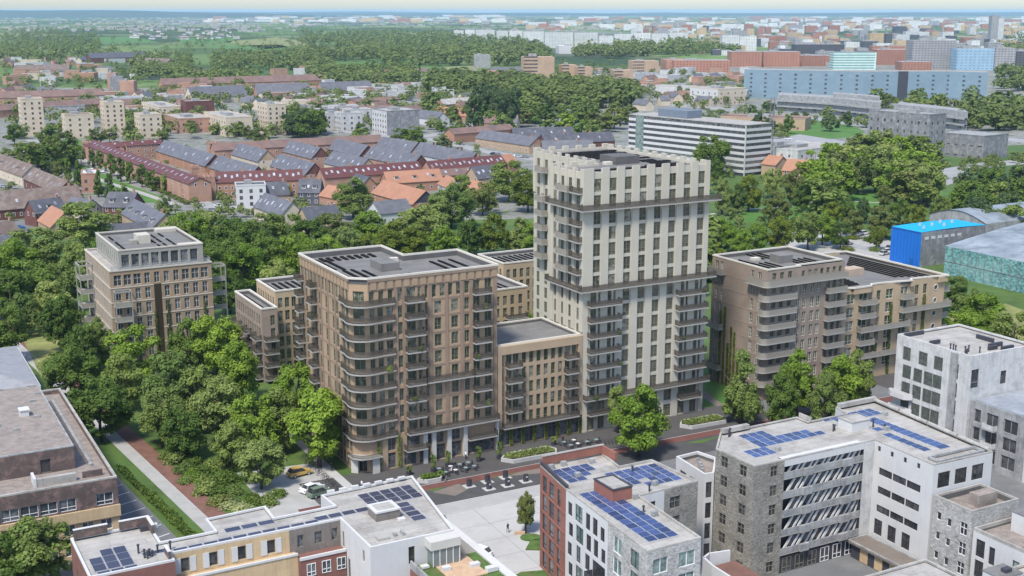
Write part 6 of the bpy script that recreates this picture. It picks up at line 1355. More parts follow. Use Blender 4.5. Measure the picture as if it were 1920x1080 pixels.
def shrub(xy, r, h, leaf, label, group=None, cat='shrub', z=0.0):
    k = (leaf, int(r * 7) % 3)
    if k not in SHRUB:
        rng = np.random.default_rng(50 + len(SHRUB)); n = 900; d = rng.normal(size=(n, 3)); d /= np.linalg.norm(d, axis=1, keepdims=True); d[:, 2] = np.abs(d[:, 2]); lump = rng.normal(size=(9, 3)) * 0.3; lump[:, 2] = np.abs(lump[:, 2])
        P = d * rng.uniform(0.5, 0.8, (n, 1)) + lump[rng.integers(0, 9, n)]; me = quads_mesh('shrub', P, d + rng.normal(size=(n, 3)) * 0.5, 0.22, rng); me.materials.append(LEAF[leaf]); SHRUB[k] = me
    o = ob('shrub', SHRUB[k], None, (xy[0], xy[1], z), r * 5, (r, r, h)); return tag(o, label, cat, group)
garden = [(330, 868, 2.0, 1.6, 'pale'), (345, 885, 1.8, 1.3, 'mid'), (360, 898, 1.7, 1.2, 'bright'), (350, 905, 1.3, 0.9, 'pale'), (375, 890, 2.0, 1.4, 'deep'), (392, 905, 2.0, 1.5, 'mid'), (385, 925, 2.0, 1.2, 'pale'), (405, 925, 1.8, 1.3, 'deep'), (415, 945, 2.1, 1.2, 'olive'), (432, 950, 1.9, 1.0, 'flower'), (452, 955, 2.0, 1.0, 'flower'), (425, 905, 1.9, 1.5, 'deep'), (445, 925, 1.7, 1.2, 'mid'), (362, 870, 1.6, 1.3, 'deep'), (340, 850, 1.9, 1.5, 'mid'), (322, 845, 1.5, 1.2, 'deep'), (470, 940, 1.7, 1.2, 'deep'), (508, 945, 1.7, 1.5, 'mid'), (525, 930, 1.4, 1.2, 'deep'), (400, 880, 1.7, 1.4, 'mid'), (310, 860, 1.4, 1.1, 'mid'), (460, 900, 1.6, 1.2, 'deep'), (440, 880, 1.6, 1.3, 'mid')]
for i, q in enumerate(sorted(garden)):
    lf = {'flower': 'white flowering', 'pale': 'silvery green', 'mid': 'mid green', 'bright': 'bright green', 'deep': 'dark green', 'olive': 'olive'}[q[4]]
    shrub(G(q[0], q[1]), q[2], q[3], q[4], f'{lf} shrub in the garden bed by the red path, {nth(i)} from the dark trees', 'shrubs in the garden bed')
pots = [((79.7 + 9.4, 197.4), 6.4 + 3.1 * 5), ((79.7 + 8.2, 197.3), 6.4 + 3.1 * 2), ((79.7 + 22.8, 197.5), 6.4 + 3.1 * 7), ((79.7 + 21.2, 197.5), 6.4 + 3.1 * 4), ((79.7 + 23.3, 197.4), 6.4 + 3.1 * 1), ((76.2, 198.5 + 19.4), 6.4 + 3.1 * 8), ((76.2, 198.5 + 20.0), 6.4 + 3.1 * 6), ((79.7 + 3.5, 197.6), 6.4 + 3.1 * 4)]
for i, (q, z) in enumerate(sorted(pots, key=lambda v: v[1])): shrub(gw(*q), 0.5, 0.9, 'deep' if i % 3 else 'mid', f'potted bush on a brown corner block balcony, {nth(i)} up from the street', 'potted bushes on the corner block', 'potted plant', z)
pots = [((124.5 + 7.6, 197.4), 6.9 + 3.16 * 4), ((124.5 + 8.0, 197.4), 6.9 + 3.16 * 2), ((124.5 + 28.3, 197.4), 6.9 + 3.16 * 6), ((124.5 + 23.4, 197.5), 6.9 + 3.16 * 3), ((124.5 + 2.4, 197.4), 6.9)]
for i, (q, z) in enumerate(sorted(pots, key=lambda v: v[1])): shrub(gw(*q), 0.5, 0.8, 'deep', f'potted bush on a cream tower balcony, {nth(i)} up from the street', 'potted bushes on the tower', 'potted plant', z)
for i, (px, py) in enumerate(((1548, 452), (1572, 458), (1600, 448), (1625, 452), (1640, 470), (1590, 470), (1655, 445), (1560, 436), (1700, 505), (1670, 500), (1780, 545), (1760, 535))):
    shrub(G(px, py), 1.6 + 0.4 * (i % 3), 1.3 + 0.3 * (i % 2), ('mid', 'olive', 'lime', 'deep')[i % 4], f'low shrub in the car park beds before the blue hall, {nth(i)} from the mauve block', 'shrubs in the car park beds')
for i, px in enumerate((230, 255, 285, 305, 330)):
    q = [G(px + 24 * j, 326 + 0.475 * (px - 230) + 11 * j) for j in range(2)]; leaf_strip('hedge', f'low hedge along the estate road, {nth(i)} piece from the old houses', 'hedge', q, 3.0, 1.6, 'olive', 420, 60 + i, 0.8, group='hedges along the estate road')
# planters before the cafe, climbing plants on the piers
def planter(cx, cy, L, Wd, label, seed, h=0.75):
    P = [(-L / 2, 0), (-L / 2 + 1.6, -Wd / 2), (L / 2 - 1.0, -Wd / 2), (L / 2, 0), (L / 2 - 0.8, Wd / 2), (-L / 2 + 1.8, Wd / 2)]
    t = thing('raised_planter', label, 'planter', gw(cx, cy), AL - 0.03)
    MB().ring(P, 0.28, 0, h).build('planter_kerb', 'kerb', t); inn = inset(P, 0.28); MB().prism(inn, 0, h - 0.1).build('soil', 'bark', t)
    rng = np.random.default_rng(seed); n = 900; C = np.column_stack([rng.uniform(-L / 2 + 1.0, L / 2 - 1.0, n), rng.uniform(-Wd / 2 + 0.5, Wd / 2 - 0.5, n), h - 0.1 + rng.uniform(0, 0.55, n)])
    me = quads_mesh('plants', C, rng.normal(size=(n, 3)) + np.array([0, 0, 1.0]), 0.34, rng); me.materials.append(LEAF['mid' if seed % 2 else 'deep']); ob('plants', me, t); return t
planter(108.7, 191.9, 11.8, 4.0, 'long stone kerbed planter with low plants beside the cafe terrace', 71)
planter(87.2, 189.8, 5.2, 2.6, 'small stone planter with low plants nearest the pale flat roof', 72)
planter(149.0, 191.6, 11.0, 4.2, 'stone kerbed planter with dense green plants right of the tower', 73)
def climber(root_ab, off, w_, h, leaf, label, seed, group, rz=AL):
    rng = np.random.default_rng(seed); n = int(170 * w_ * h / 1.2); C = np.column_stack([rng.uniform(-w_ / 2, w_ / 2, n), rng.uniform(-0.16, 0.05, n), h * rng.uniform(0, 1, n) ** 0.9])
    C[:, 0] *= 0.6 + 0.4 * np.abs(np.sin(C[:, 2] * 2.1 + seed)); me = quads_mesh('climbing_plant', C, rng.normal(size=(n, 3)) + np.array([0, -0.8, 0.2]), 0.26, rng); me.materials.append(LEAF[leaf])
    x, y = root_ab; o = ob('climbing_plant', me, None, (*gw(x, y), off), rz); return tag(o, label, 'climbing plant', group)
for i in range(8): climber((105.6 + 0.35 + 2.6 * i, 198.62), 0, 0.75, 4.0, 'lime', f'yellow green climber on a shop pier, {nth(i)} from the corner block', 80 + i, 'climbers on the shop piers')
climber((77 + 2.7 + 1.4, 198.32), 0, 0.7, 6.2, 'pale', 'variegated climber on base pier nearest the corner porch', 90, None); climber((77 + 2.7 + 5.3, 198.2), 0, 0.7, 6.4, 'pale', 'variegated climber on tan base pier right of the porch', 91, None)
for i, (y, h) in enumerate(((14.8, 17), (13.4, 18), (12.0, 10), (11.0, 14), (9.8, 13), (8.4, 9))):
    climber((169.5, 197.8 + y), 0, 0.6, h, 'lime', f'thin climber on the blank mauve brick side wall, {nth(i)} from the tower', 95 + i, 'climbers on the mauve wall', AL - math.pi / 2)
for i, (x, h) in enumerate(((15.6, 17), (26.0, 18), (10.6, 9))): climber((192.2 + x, 199.35), 0, 0.8, h, 'olive', ('tall climber between windows of the wavy tan block', 'tallest climber near the porthole windows of the wavy block', 'short climber low on the wavy tan block')[i], 103 + i, None)
for i, (x, h) in enumerate(((8.8, 12), (11.9, 14), (17.2, 9), (20.6, 13), (4.6, 8))): climber((54.6 + x, 293.35), 0, 0.6, h, 'olive', f'thin climber on the orange brick front, {nth(i)} from the dark stair panel', 110 + i, 'climbers on the penthouse block')

# ================================================================== street things
def bin_(xy, i):
    t = thing('waste_container', f'black underground waste bin on pale square plate, {("far row, nearest the pale roof", "near row, nearest the pale roof", "far row, middle", "near row, middle", "far row, nearest the red brick corner", "near row, nearest the red brick corner")[i]}', 'waste bin', xy, AL, 'waste containers on the street')
    MB().box(-1.0, 1.0, -0.9, 0.9, 0.03, 0.09).build('base_plate', 'kerb', t)
    a = MB(); a.prism([(0.5 * math.cos(q), 0.42 * math.sin(q)) for q in [R(d) for d in range(0, 360, 30)]], 0.09, 1.15); a.build('bin_body', 'charcoal', t)
    a = MB(); a.prism([(0.46 * math.cos(q), 0.38 * math.sin(q)) for q in [R(d) for d in range(0, 360, 30)]], 1.152, 1.36); a.build('lid', 'black_frame', t)
    if i % 2: MB().box(-0.2, 0.2, -0.47, -0.425, 0.85, 1.15).build('hatch', 'alu', t)
for i, (a_, b_) in enumerate(((92.1, 184.0), (94.6, 181.2), (95.9, 184.3), (98.2, 181.0), (99.7, 184.6), (102.0, 181.2))): bin_(gw(a_, b_), i)

def carmat(name, col): return mat(name, col, rough=0.25, var=0.02, fine=0.0, spec=0.6)
CARP = {'white': carmat('white_car_paint', (0.75, 0.75, 0.75)), 'black': carmat('black_car_paint', (0.02, 0.02, 0.023)), 'grey': carmat('grey_car_paint', (0.22, 0.225, 0.23)), 'silver': carmat('silver_car_paint', (0.46, 0.47, 0.48)), 'green': carmat('sage_car_paint', (0.15, 0.205, 0.145)), 'yellow': carmat('yellow_car_paint', (0.52, 0.33, 0.09)), 'blue': carmat('blue_car_paint', (0.02, 0.16, 0.42)), 'red': carmat('red_car_paint', (0.30, 0.06, 0.04))}
CARM = {}
def car_meshes(col, suv):
    k = (col, suv)
    if k in CARM: return CARM[k]
    hz = 1.62 if suv else 1.44; L, Wd = 4.5, 1.8
    prof = [(-2.25, 0.35), (-2.22, 0.75), (-2.05, 0.92), (-1.9, 1.0), (1.05, 0.98), (1.9, 0.82), (2.2, 0.68), (2.25, 0.38)]
    a = MB()
    def loft(pr, w0, w1, zmid):
        wf = lambda z: w0 + (w1 - w0) * max(0, (z - zmid)) ; i0 = len(a.v); n = len(pr)
        for s_ in (-1, 1): a.v += [(x, s_ * wf(z) / 2, z) for x, z in pr]
        for j in range(n): a.f.append((i0 + j, i0 + (j + 1) % n, i0 + n + (j + 1) % n, i0 + n + j)); a.m.append(a.cur)
        a.f.append(tuple(range(i0 + n - 1, i0 - 1, -1))); a.m.append(a.cur); a.f.append(tuple(range(i0 + n, i0 + 2 * n))); a.m.append(a.cur)
    loft(prof, 1.8, 1.66, 0.6); body = a.mesh('car_body', CARP[col])
    a = MB(); b0, b1 = (-2.0 if suv else -1.75), 0.95; loft([(b0, 1.0), (b0 + 0.35, hz - 0.06), (b0 + 0.6, hz - 0.01), (0.15, hz - 0.01), (b1, 0.99)], 1.74, 1.35, 1.0); cab = a.mesh('car_cabin', 'glass_dark')
    a = MB(); a.prism([(b0 + 0.45, -0.62), (0.2, -0.64), (0.32, 0), (0.2, 0.64), (b0 + 0.45, 0.62)], hz - 0.006, hz + 0.02)
    for s_ in (-1, 1):
        for (xa, za, xb, zb) in ((b0 + 0.02, 1.0, b0 + 0.4, hz - 0.02), (-0.55, 1.0, -0.5, hz - 0.02), (0.9, 1.0, 0.2, hz)): a.tube([(xa, s_ * 0.865, za), (xb, s_ * 0.66, zb)], 0.045, 4)
    top = a.mesh('car_roof', CARP[col])
    a = MB(); a.tube([(0, -0.1, 0), (0, 0.1, 0)], 0.33, 14); ty = a.mesh('tyre', 'black_frame'); a = MB(); a.tube([(0, -0.11, 0), (0, 0.11, 0)], 0.2, 10); ri = a.mesh('rim', 'alu')
    a = MB(); a.box(2.14, 2.262, -0.16, 0.16, 0.6, 0.72); hl = a.mesh('headlight', 'white_frame'); a = MB(); a.box(-2.252, -2.18, -0.13, 0.13, 0.72, 0.86); tl = a.mesh('tail_light', CARP['red'])
    CARM[k] = (body, cab, top, ty, ri, hl, tl); return CARM[k]
def car(xy, rz, col, label, suv=False, group=None, z=0.03, full=True):
    m = car_meshes(col, suv); t = thing('parked_car', label, 'car', xy, rz, group, z=z)
    ob('body', m[0], t); ob('window', m[1], t); ob('roof', m[2], t)
    for x in (-1.35, 1.4):
        for s_ in (-1, 1):
            w_ = ob('wheel', m[3], t, (x, s_ * 0.82, 0.33))
            if full: ob('rim', m[4], w_)
    if full:
        for s_ in (-1, 1): ob('headlight', m[5], t, (0, s_ * 0.62, 0)); ob('tail_light', m[6], t, (0, s_ * 0.66, 0))
    return t
car(gw(67.6, 203.4), AL + 0.15, 'yellow', 'yellow car in the small car park beside rows of bicycles', True)
car(gw(67.0, 195.2), AL + R(20), 'white', 'white car parked beside the sage green estate car', False)
car(gw(67.5, 192.6), AL + R(12), 'green', 'sage green estate car nearest the flat pale roof', True)
c_ = car(gw(80.6, 158.0), AL + R(112), 'white', 'white car with an open door on the pale plaza', True)
MB().box(0.0, 0.06, 0, 0.95, 0.4, 1.3).build('open_door', CARP['white'], c_, (0.75, -0.9, 0), R(-75))
est = [((170, 318), 'white'), ((180, 320), 'black'), ((190, 323), 'white'), ((150, 296), 'black'), ((205, 326), 'silver'), ((281, 345), 'black'), ((292, 349), 'black'), ((302, 351), 'white'), ((308, 352), 'white'), ((316, 352), 'grey'), ((322, 357), 'silver'), ((335, 362), 'red'), ((353, 371), 'white'), ((356, 368), 'silver'), ((410, 388), 'white'), ((436, 402), 'silver'), ((398, 397), 'grey')]
RD = math.atan2(G(345, 368)[1] - G(215, 320)[1], G(345, 368)[0] - G(215, 320)[0])
for i, (p, c) in enumerate(est): car(G(*p), RD + 0.05 * (i % 3), c, f'{c} car parked along the estate road, {nth(i)} from the cream towers', False, 'cars along the estate road', full=False)
vil = [((4, 406), 'blue'), ((28, 405), 'black'), ((36, 429), 'blue'), ((50, 436), 'grey'), ((8, 352), 'silver'), ((16, 353), 'black')]
for i, (p, c) in enumerate(vil): car(G(*p), 0.5 + 1.1 * (i % 2), c, f'{c} car in the village street by old houses, {nth(i)} from the long brown roof', False, 'cars in the village street', full=False)
lot = [((1600, 442), 'white'), ((1612, 447), 'silver'), ((1575, 456), 'black'), ((1588, 459), 'grey'), ((1665, 474), 'white'), ((1658, 478), 'silver'), ((1672, 468), 'grey'), ((1620, 440), 'white')]
for i, (p, c) in enumerate(lot): car(G(*p), 0.3 + 0.2 * (i % 3), c, f'{c} car in the car park before the blue hall, {nth(i)} in the lot', True, 'cars before the blue hall', full=False)
bar = [((846, 268), 'black'), ((856, 270), 'silver'), ((866, 272), 'grey'), ((926, 290), 'black'), ((935, 291), 'grey'), ((960, 293), 'white'), ((972, 295), 'silver'), ((985, 296), 'grey'), ((670, 248), 'white'), ((690, 252), 'grey'), ((640, 249), 'silver'), ((1020, 222), 'blue'), ((1478, 262), 'white'), ((1462, 256), 'silver')]
for i, (p, c) in enumerate(bar): car(G(*p), -0.6 + 0.1 * (i % 4), c, f'{c} car on the barracks road or square, {nth(i)} along the way', False, 'cars by the barracks', full=False)

# people: one continuous skinned body each
def person(xy, rz, label, top, legs, pose='stand', z=0.0, cat='person'):
    me = bpy.data.meshes.new('person'); v, e, r = [], [], []
    def add(p, rad, par=None):
        v.append(p); r.append(rad)
        if par is not None: e.append((par, len(v) - 1))
        return len(v) - 1
    st = 0.16 if pose == 'walk' else 0.05; sit = pose == 'sit'; hz = 0.50 if sit else 0.92
    pel = add((0, 0, hz), 0.125); sp = add((0.01, 0, hz + 0.25), 0.125, pel); ch = add((0.02, 0, hz + 0.43), 0.135, sp); nk = add((0.03, 0, hz + 0.58), 0.055, ch); hd = add((0.05, 0, hz + 0.68), 0.085, nk); add((0.05, 0, hz + 0.80), 0.075, hd)
    for s_ in (-1, 1):
        sh = add((0.01, s_ * 0.17, hz + 0.48), 0.06, ch); el = add((0.02 + (0.1 if sit else -s_ * st * 0.4), s_ * 0.23, hz + 0.22), 0.045, sh); wr = add((0.12 + (0.18 if sit else -s_ * st), s_ * 0.22, hz + (0.16 if sit else -0.02)), 0.032, el); pm = add((0.15 + (0.2 if sit else -s_ * st), s_ * 0.22, hz + (0.14 if sit else -0.09)), 0.035, wr)
        for f in range(4): add((0.17 + (0.2 if sit else -s_ * st), s_ * (0.195 + 0.018 * f), hz + (0.12 if sit else -0.17 - 0.01 * (f % 2))), 0.009, pm)
        add((0.19 + (0.2 if sit else -s_ * st), s_ * 0.19, hz + (0.14 if sit else -0.11)), 0.010, pm)
        if sit: hp = add((0.06, s_ * 0.1, hz - 0.02), 0.095, pel); kn = add((0.45, s_ * 0.12, hz), 0.07, hp); an = add((0.46, s_ * 0.12, 0.1), 0.045, kn); add((0.6, s_ * 0.13, 0.05), 0.04, an)
        else: hp = add((0, s_ * 0.09, hz - 0.08), 0.095, pel); kn = add((s_ * st * 0.7 + 0.03, s_ * 0.1, 0.5), 0.068, hp); an = add((s_ * st, s_ * 0.1, 0.09), 0.045, kn); add((s_ * st + 0.15, s_ * 0.11, 0.045), 0.04, an)
    me.from_pydata(v, e, []); o = bpy.data.objects.new('person', me); COL.objects.link(o)
    sk = o.modifiers.new('skin', 'SKIN'); 
    for i, rad in enumerate(r): me.skin_vertices[0].data[i].radius = (rad, rad)
    me.skin_vertices[0].data[0].use_root = True
    su = o.modifiers.new('sub', 'SUBSURF'); su.levels = su.render_levels = 1
    bpy.context.view_layer.update(); dg = bpy.context.evaluated_depsgraph_get(); nm = bpy.data.meshes.new_from_object(o.evaluated_get(dg)); bpy.data.objects.remove(o); 
    for mm in (SKIN, top, legs, CLOTH['hair']): nm.materials.append(mm)
    for p in nm.polygons:
        c = p.center; arm = abs(c.y) > 0.15 and c.z < hz + 0.06 and c.z > hz - 0.3
        p.material_index = 3 if c.z > hz + 0.80 or (c.z > hz + 0.66 and c.x < 0.03) else (0 if c.z > hz + 0.56 else (0 if arm and (not sit or c.x > 0.22) else (1 if c.z > hz + 0.02 else 2)))
        p.use_smooth = True
    return tag(ob('person', nm, None, (xy[0], xy[1], z), rz), label, cat)
SKIN = mat('skin', (0.45, 0.28, 0.20), var=0.03, fine=0); CLOTH = {k: mat(k + '_cloth', c, var=0.08) for k, c in (('black', (0.02, 0.02, 0.022)), ('white', (0.7, 0.7, 0.7)), ('blue', (0.06, 0.1, 0.22)), ('grey', (0.2, 0.2, 0.2)), ('red', (0.3, 0.06, 0.05)), ('hair', (0.05, 0.035, 0.025)))}
person(gw(88.6, 163.2), 2.2, 'person in dark clothes walking across the pale plaza by the young tree', CLOTH['black'], CLOTH['grey'], 'walk', 0.03)
person(gw(73.4, 202.6), 2.0, 'person in black walking on the pale path by parked bicycles', CLOTH['black'], CLOTH['black'], 'walk', 0.04)
person(gw(75.0, 191.9), 0.8, 'person in white top standing with bicycles at the corner', CLOTH['white'], CLOTH['blue'], 'stand', 0.03)
person(gw(97.6, 196.3), 1.2, 'person in white shirt standing before the shop front', CLOTH['white'], CLOTH['black'], 'stand', 0.03)
person(gw(118.0, 195.0), 1.5, 'person in black standing beside the bench near the second terrace', CLOTH['black'], CLOTH['black'], 'stand', 0.03)
# tables, chairs, bicycles
a = MB(); a.prism([(0.42 * math.cos(R(q)), 0.42 * math.sin(R(q))) for q in range(0, 360, 24)], 0.72, 0.76); TT = a.mesh('table_top', mat('teal_table', (0.20, 0.27, 0.27), var=0.05)); TTW = a.mesh('table_top', 'white')
a = MB(); a.cyl(0, 0, 0.02, 0.72, 0.035, n=6); a.cyl(0, 0, 0, 0.03, 0.24, n=10); TL = a.mesh('table_leg', 'charcoal')
a = MB(); a.box(-0.22, 0.22, -0.22, 0.22, 0.43, 0.47); CS = a.mesh('chair_seat', 'charcoal'); a = MB(); a.box(-0.22, 0.22, 0.19, 0.23, 0.5, 0.88); CB = a.mesh('chair_back', 'charcoal'); a = MB(); a.tube([(0, 0, 0), (0, 0, 0.43)], 0.018, 4); CLG = a.mesh('chair_leg', 'charcoal')
def cafe(cx, cy, n, where, seed):
    q = random.Random(seed); k = 0
    for i in range(n):
        x, y = cx + (i % 4) * 2.0 + q.uniform(-.25, .25), cy + (i // 4) * 2.1 + 0.1 * (i % 4)
        t = thing('cafe_table', f'round cafe table {where}, {nth(i)} from the planter', 'table', gw(x, y), AL, f'cafe tables {where}', 0.025); ob('table_top', TTW if i % 4 == 1 else TT, t); ob('table_leg', TL, t)
        for j in range(3):
            an = j * 2.1 + q.random(); c = thing('cafe_chair', f'dark cafe chair {where}, {nth(k)} from the planter', 'chair', gw(x + 0.75 * math.cos(an), y + 0.75 * math.sin(an)), AL + an - math.pi / 2, f'cafe chairs {where}', 0.025); k += 1
            ob('seat', CS, c); ob('backrest', CB, c)
            for sx in (-0.18, 0.18):
                for sy in (-0.18, 0.18): ob('leg', CLG, c, (sx, sy, 0))
cafe(90.6, 190.6, 8, 'on the terrace before the corner block', 5); cafe(117.8, 191.9, 6, 'on the terrace before the tan block', 6)
person(gw(92.2, 191.2), 2.6, 'person in white top sitting at a cafe table before corner block', CLOTH['white'], CLOTH['blue'], 'sit', 0.025); person(gw(95.1, 192.6), 0.4, 'person in dark top sitting at a cafe table before corner block', CLOTH['black'], CLOTH['grey'], 'sit', 0.025)
def wheel(a, x): n = 14; p = [(x + 0.33 * math.cos(6.2832 * j / n), 0, 0.34 + 0.33 * math.sin(6.2832 * j / n)) for j in range(n + 1)]; a.tube(p, 0.03, 4, caps=False)
a = MB(); wheel(a, 0); BW = a.mesh('wheel', 'black_frame')
a = MB()
for p in ([(-0.52, 0, 0.34), (-0.12, 0, 0.36), (-0.22, 0, 0.85)], [(-0.12, 0, 0.36), (0.36, 0, 0.78), (-0.18, 0, 0.72)], [(0.52, 0, 0.34), (0.34, 0, 0.92)], [(-0.52, 0, 0.34), (-0.18, 0, 0.72)]): a.tube(p, 0.025, 5)
BF = a.mesh('bicycle_frame', 'grey_car_paint' if 'grey_car_paint' in M else 'charcoal'); BFW = a.mesh('bicycle_frame', 'white')
a = MB(); a.tube([(0.22, -0.28, 0.98), (0.36, -0.1, 0.96), (0.36, 0.1, 0.96), (0.22, 0.28, 0.98)], 0.02, 5); BH = a.mesh('handlebar', 'charcoal'); a = MB(); a.prism([(-0.38, -0.08), (-0.1, -0.03), (-0.1, 0.03), (-0.38, 0.08)], 0.86, 0.92); BS = a.mesh('saddle', 'black_frame')
def bike(xy, rz, label, group, white=False):
    t = thing('bicycle', label, 'bicycle', xy, rz, group, 0.03); ob('frame', BFW if white else BF, t); ob('wheel', BW, t, (-0.52, 0, 0)); ob('wheel', BW, t, (0.52, 0, 0)); ob('handlebar', BH, t); ob('saddle', BS, t)
for i in range(16): bike(gw(70.9 + 0.12 * (i % 2), 210.5 - 1.15 * i + 0.2 * (i % 3)), AL + 0.35 + 0.1 * (i % 4), f'bicycle in the rack beside the small car park, {nth(i)} from the trees', 'bicycles in the car park rack')
for i in range(10): bike(gw(123.6 + 0.72 * i, 190.9 - 0.05 * i), AL + 1.25, f'bicycle in the row right of the cafe terrace, {nth(i)} from the tables', 'bicycles right of the cafe')
bike(gw(89.6, 188.2), AL + 0.9, 'single white bicycle leaning by the cycle lane near the cafe', None, True)
for i in range(4): bike(gw(72.6 + 0.6 * i, 191.0 + 0.4 * i), AL + 0.8, f'bicycle parked at the building corner, {nth(i)} from the car park', 'bicycles at the corner')
for i, (a_, b_, h) in enumerate(((85.0, 194.2, 1.0), (89.6, 193.6, 2.6), (93.0, 194.6, 2.4), (99.2, 194.2, 2.3), (103.2, 193.6, 2.8), (116.0, 195.2, 1.0), (89.3, 189.6, 0.9))):
    t = thing('plant_tub', f'dark round tub with a {"small bush" if h < 1.5 else "slim young tree"} on the terrace, {nth(i)} from the porch', 'plant tub', gw(a_, b_), 0, 'plant tubs on the terrace', 0.022)
    a = MB(); a.tube([(0, 0, 0), (0, 0, 0.7)], [0.42, 0.5], 12); a.build('tub', 'charcoal', t)
    ob('foliage', crown('spread', 'mid', 'mid', 0), t, (0, 0, 0.65), 0, (0.75, 0.75, h / 2.0))
t = thing('planted_island', 'small oval green bed round the foot of the young plaza tree', 'flower bed', gw(90.8, 159.6)); a = MB(); a.prism([(1.7 * math.cos(R(q)), 1.3 * math.sin(R(q))) for q in range(0, 360, 24)], 0.0, 0.25); a.build('bed', 'turf', t); MB().box(-2.6, -0.9, 1.3, 1.7, 0.05, 0.5).build('bench', 'wood_deck', t)
x, y = G(1000, 1035); t = thing('planted_island', 'larger green bed with bush beside the red brick corner', 'flower bed', (x + 2.2, y + 2)); a = MB(); a.prism([(-3.4, -1.4), (3.5, -1.8), (3.8, 2.2), (0.5, 3.4), (-2.6, 1.8)], 0.0, 0.25); a.build('bed', 'turf', t)
shrub((x + 4.5, y + 3.6), 1.5, 1.3, 'mid', 'round bush on the larger plaza bed by the red brick corner')
x, y = G(1040, 1078); t = thing('planted_island', 'strip of grass at the bottom of the plaza beside the red wall', 'flower bed', (x, y)); MB().prism([(-8, -3), (5, -3), (5, 2.4), (-5, 0.6)], 0.0, 0.22).build('bed', 'turf', t)

# ================================================================== houses and barracks behind the green belt
M['slate'] = mat('grey_slate_roof', (0.125, 0.125, 0.138), rough=0.6, var=0.15, scale=0.25, fine=0.15, stain=(0.18, 0.18, 0.19), stain_amt=0.5)
M['slate_dark'] = mat('dark_slate_roof', (0.085, 0.085, 0.098), rough=0.6, var=0.15, scale=0.3, fine=0.12, stain=(0.15, 0.15, 0.16), stain_amt=0.5)
M['tile_brown'] = mat('brown_tile_roof', (0.165, 0.12, 0.098), var=0.2, scale=0.3, fine=0.15, stain=(0.25, 0.22, 0.20), stain_amt=0.5)
M['tile_orange'] = mat('orange_tile_roof', (0.365, 0.185, 0.115), var=0.1, scale=0.3, fine=0.1, stain=(0.36, 0.17, 0.11), stain_amt=0.4)
M['tile_red'] = mat('dark_red_roof', (0.125, 0.048, 0.044), rough=0.6, var=0.12, scale=0.2, fine=0.1)
M['tile_rust'] = mat('rusty_brick_roof', (0.20, 0.125, 0.102), var=0.2, scale=0.12, fine=0.12, stain=(0.13, 0.11, 0.105), stain_amt=0.7)
M['brick_pink'] = mat('pink_brick', (0.42, 0.25, 0.175), var=0.12, scale=0.15, fine=0.12, stain=(0.30, 0.15, 0.11), stain_amt=0.5)
M['brick_orange'] = mat('orange_brick', (0.38, 0.205, 0.13), var=0.12, scale=0.15, fine=0.1)
M['brick_dark'] = mat('dark_red_brick', (0.145, 0.062, 0.05), var=0.15, scale=0.3, fine=0.1)
M['stucco_cream'] = mat('cream_stucco', (0.57, 0.48, 0.365), var=0.08, scale=0.12, fine=0.06, stain=(0.46, 0.37, 0.27), stain_amt=0.4)
M['sand_brick'] = mat('sand_brick', (0.42, 0.30, 0.20), var=0.10, scale=0.15, fine=0.08)
M['skyl'] = mat('roof_window_glass', (0.33, 0.35, 0.38), rough=0.15, var=0.2, rnd=0.4)
M['far_pane'] = mat('far_window_glass', (0.085, 0.08, 0.075), rough=0.25, var=0.1, rnd=0.4)
HW = {}
def hwin(w_, h, fm='white_frame'):
    k = (round(w_, 1), round(h, 1), fm)
    if k not in HW:
        a = MB(); a.cur = 1; a.box(0, w_, -0.06, -0.003, 0, h); a.cur = 0; a.quad((0.12, -0.065, 0.12), (w_ - 0.12, -0.065, 0.12), (w_ - 0.12, -0.065, h - 0.12), (0.12, -0.065, h - 0.12)); HW[k] = a.mesh('window', 'far_pane', fm)
    return HW[k]
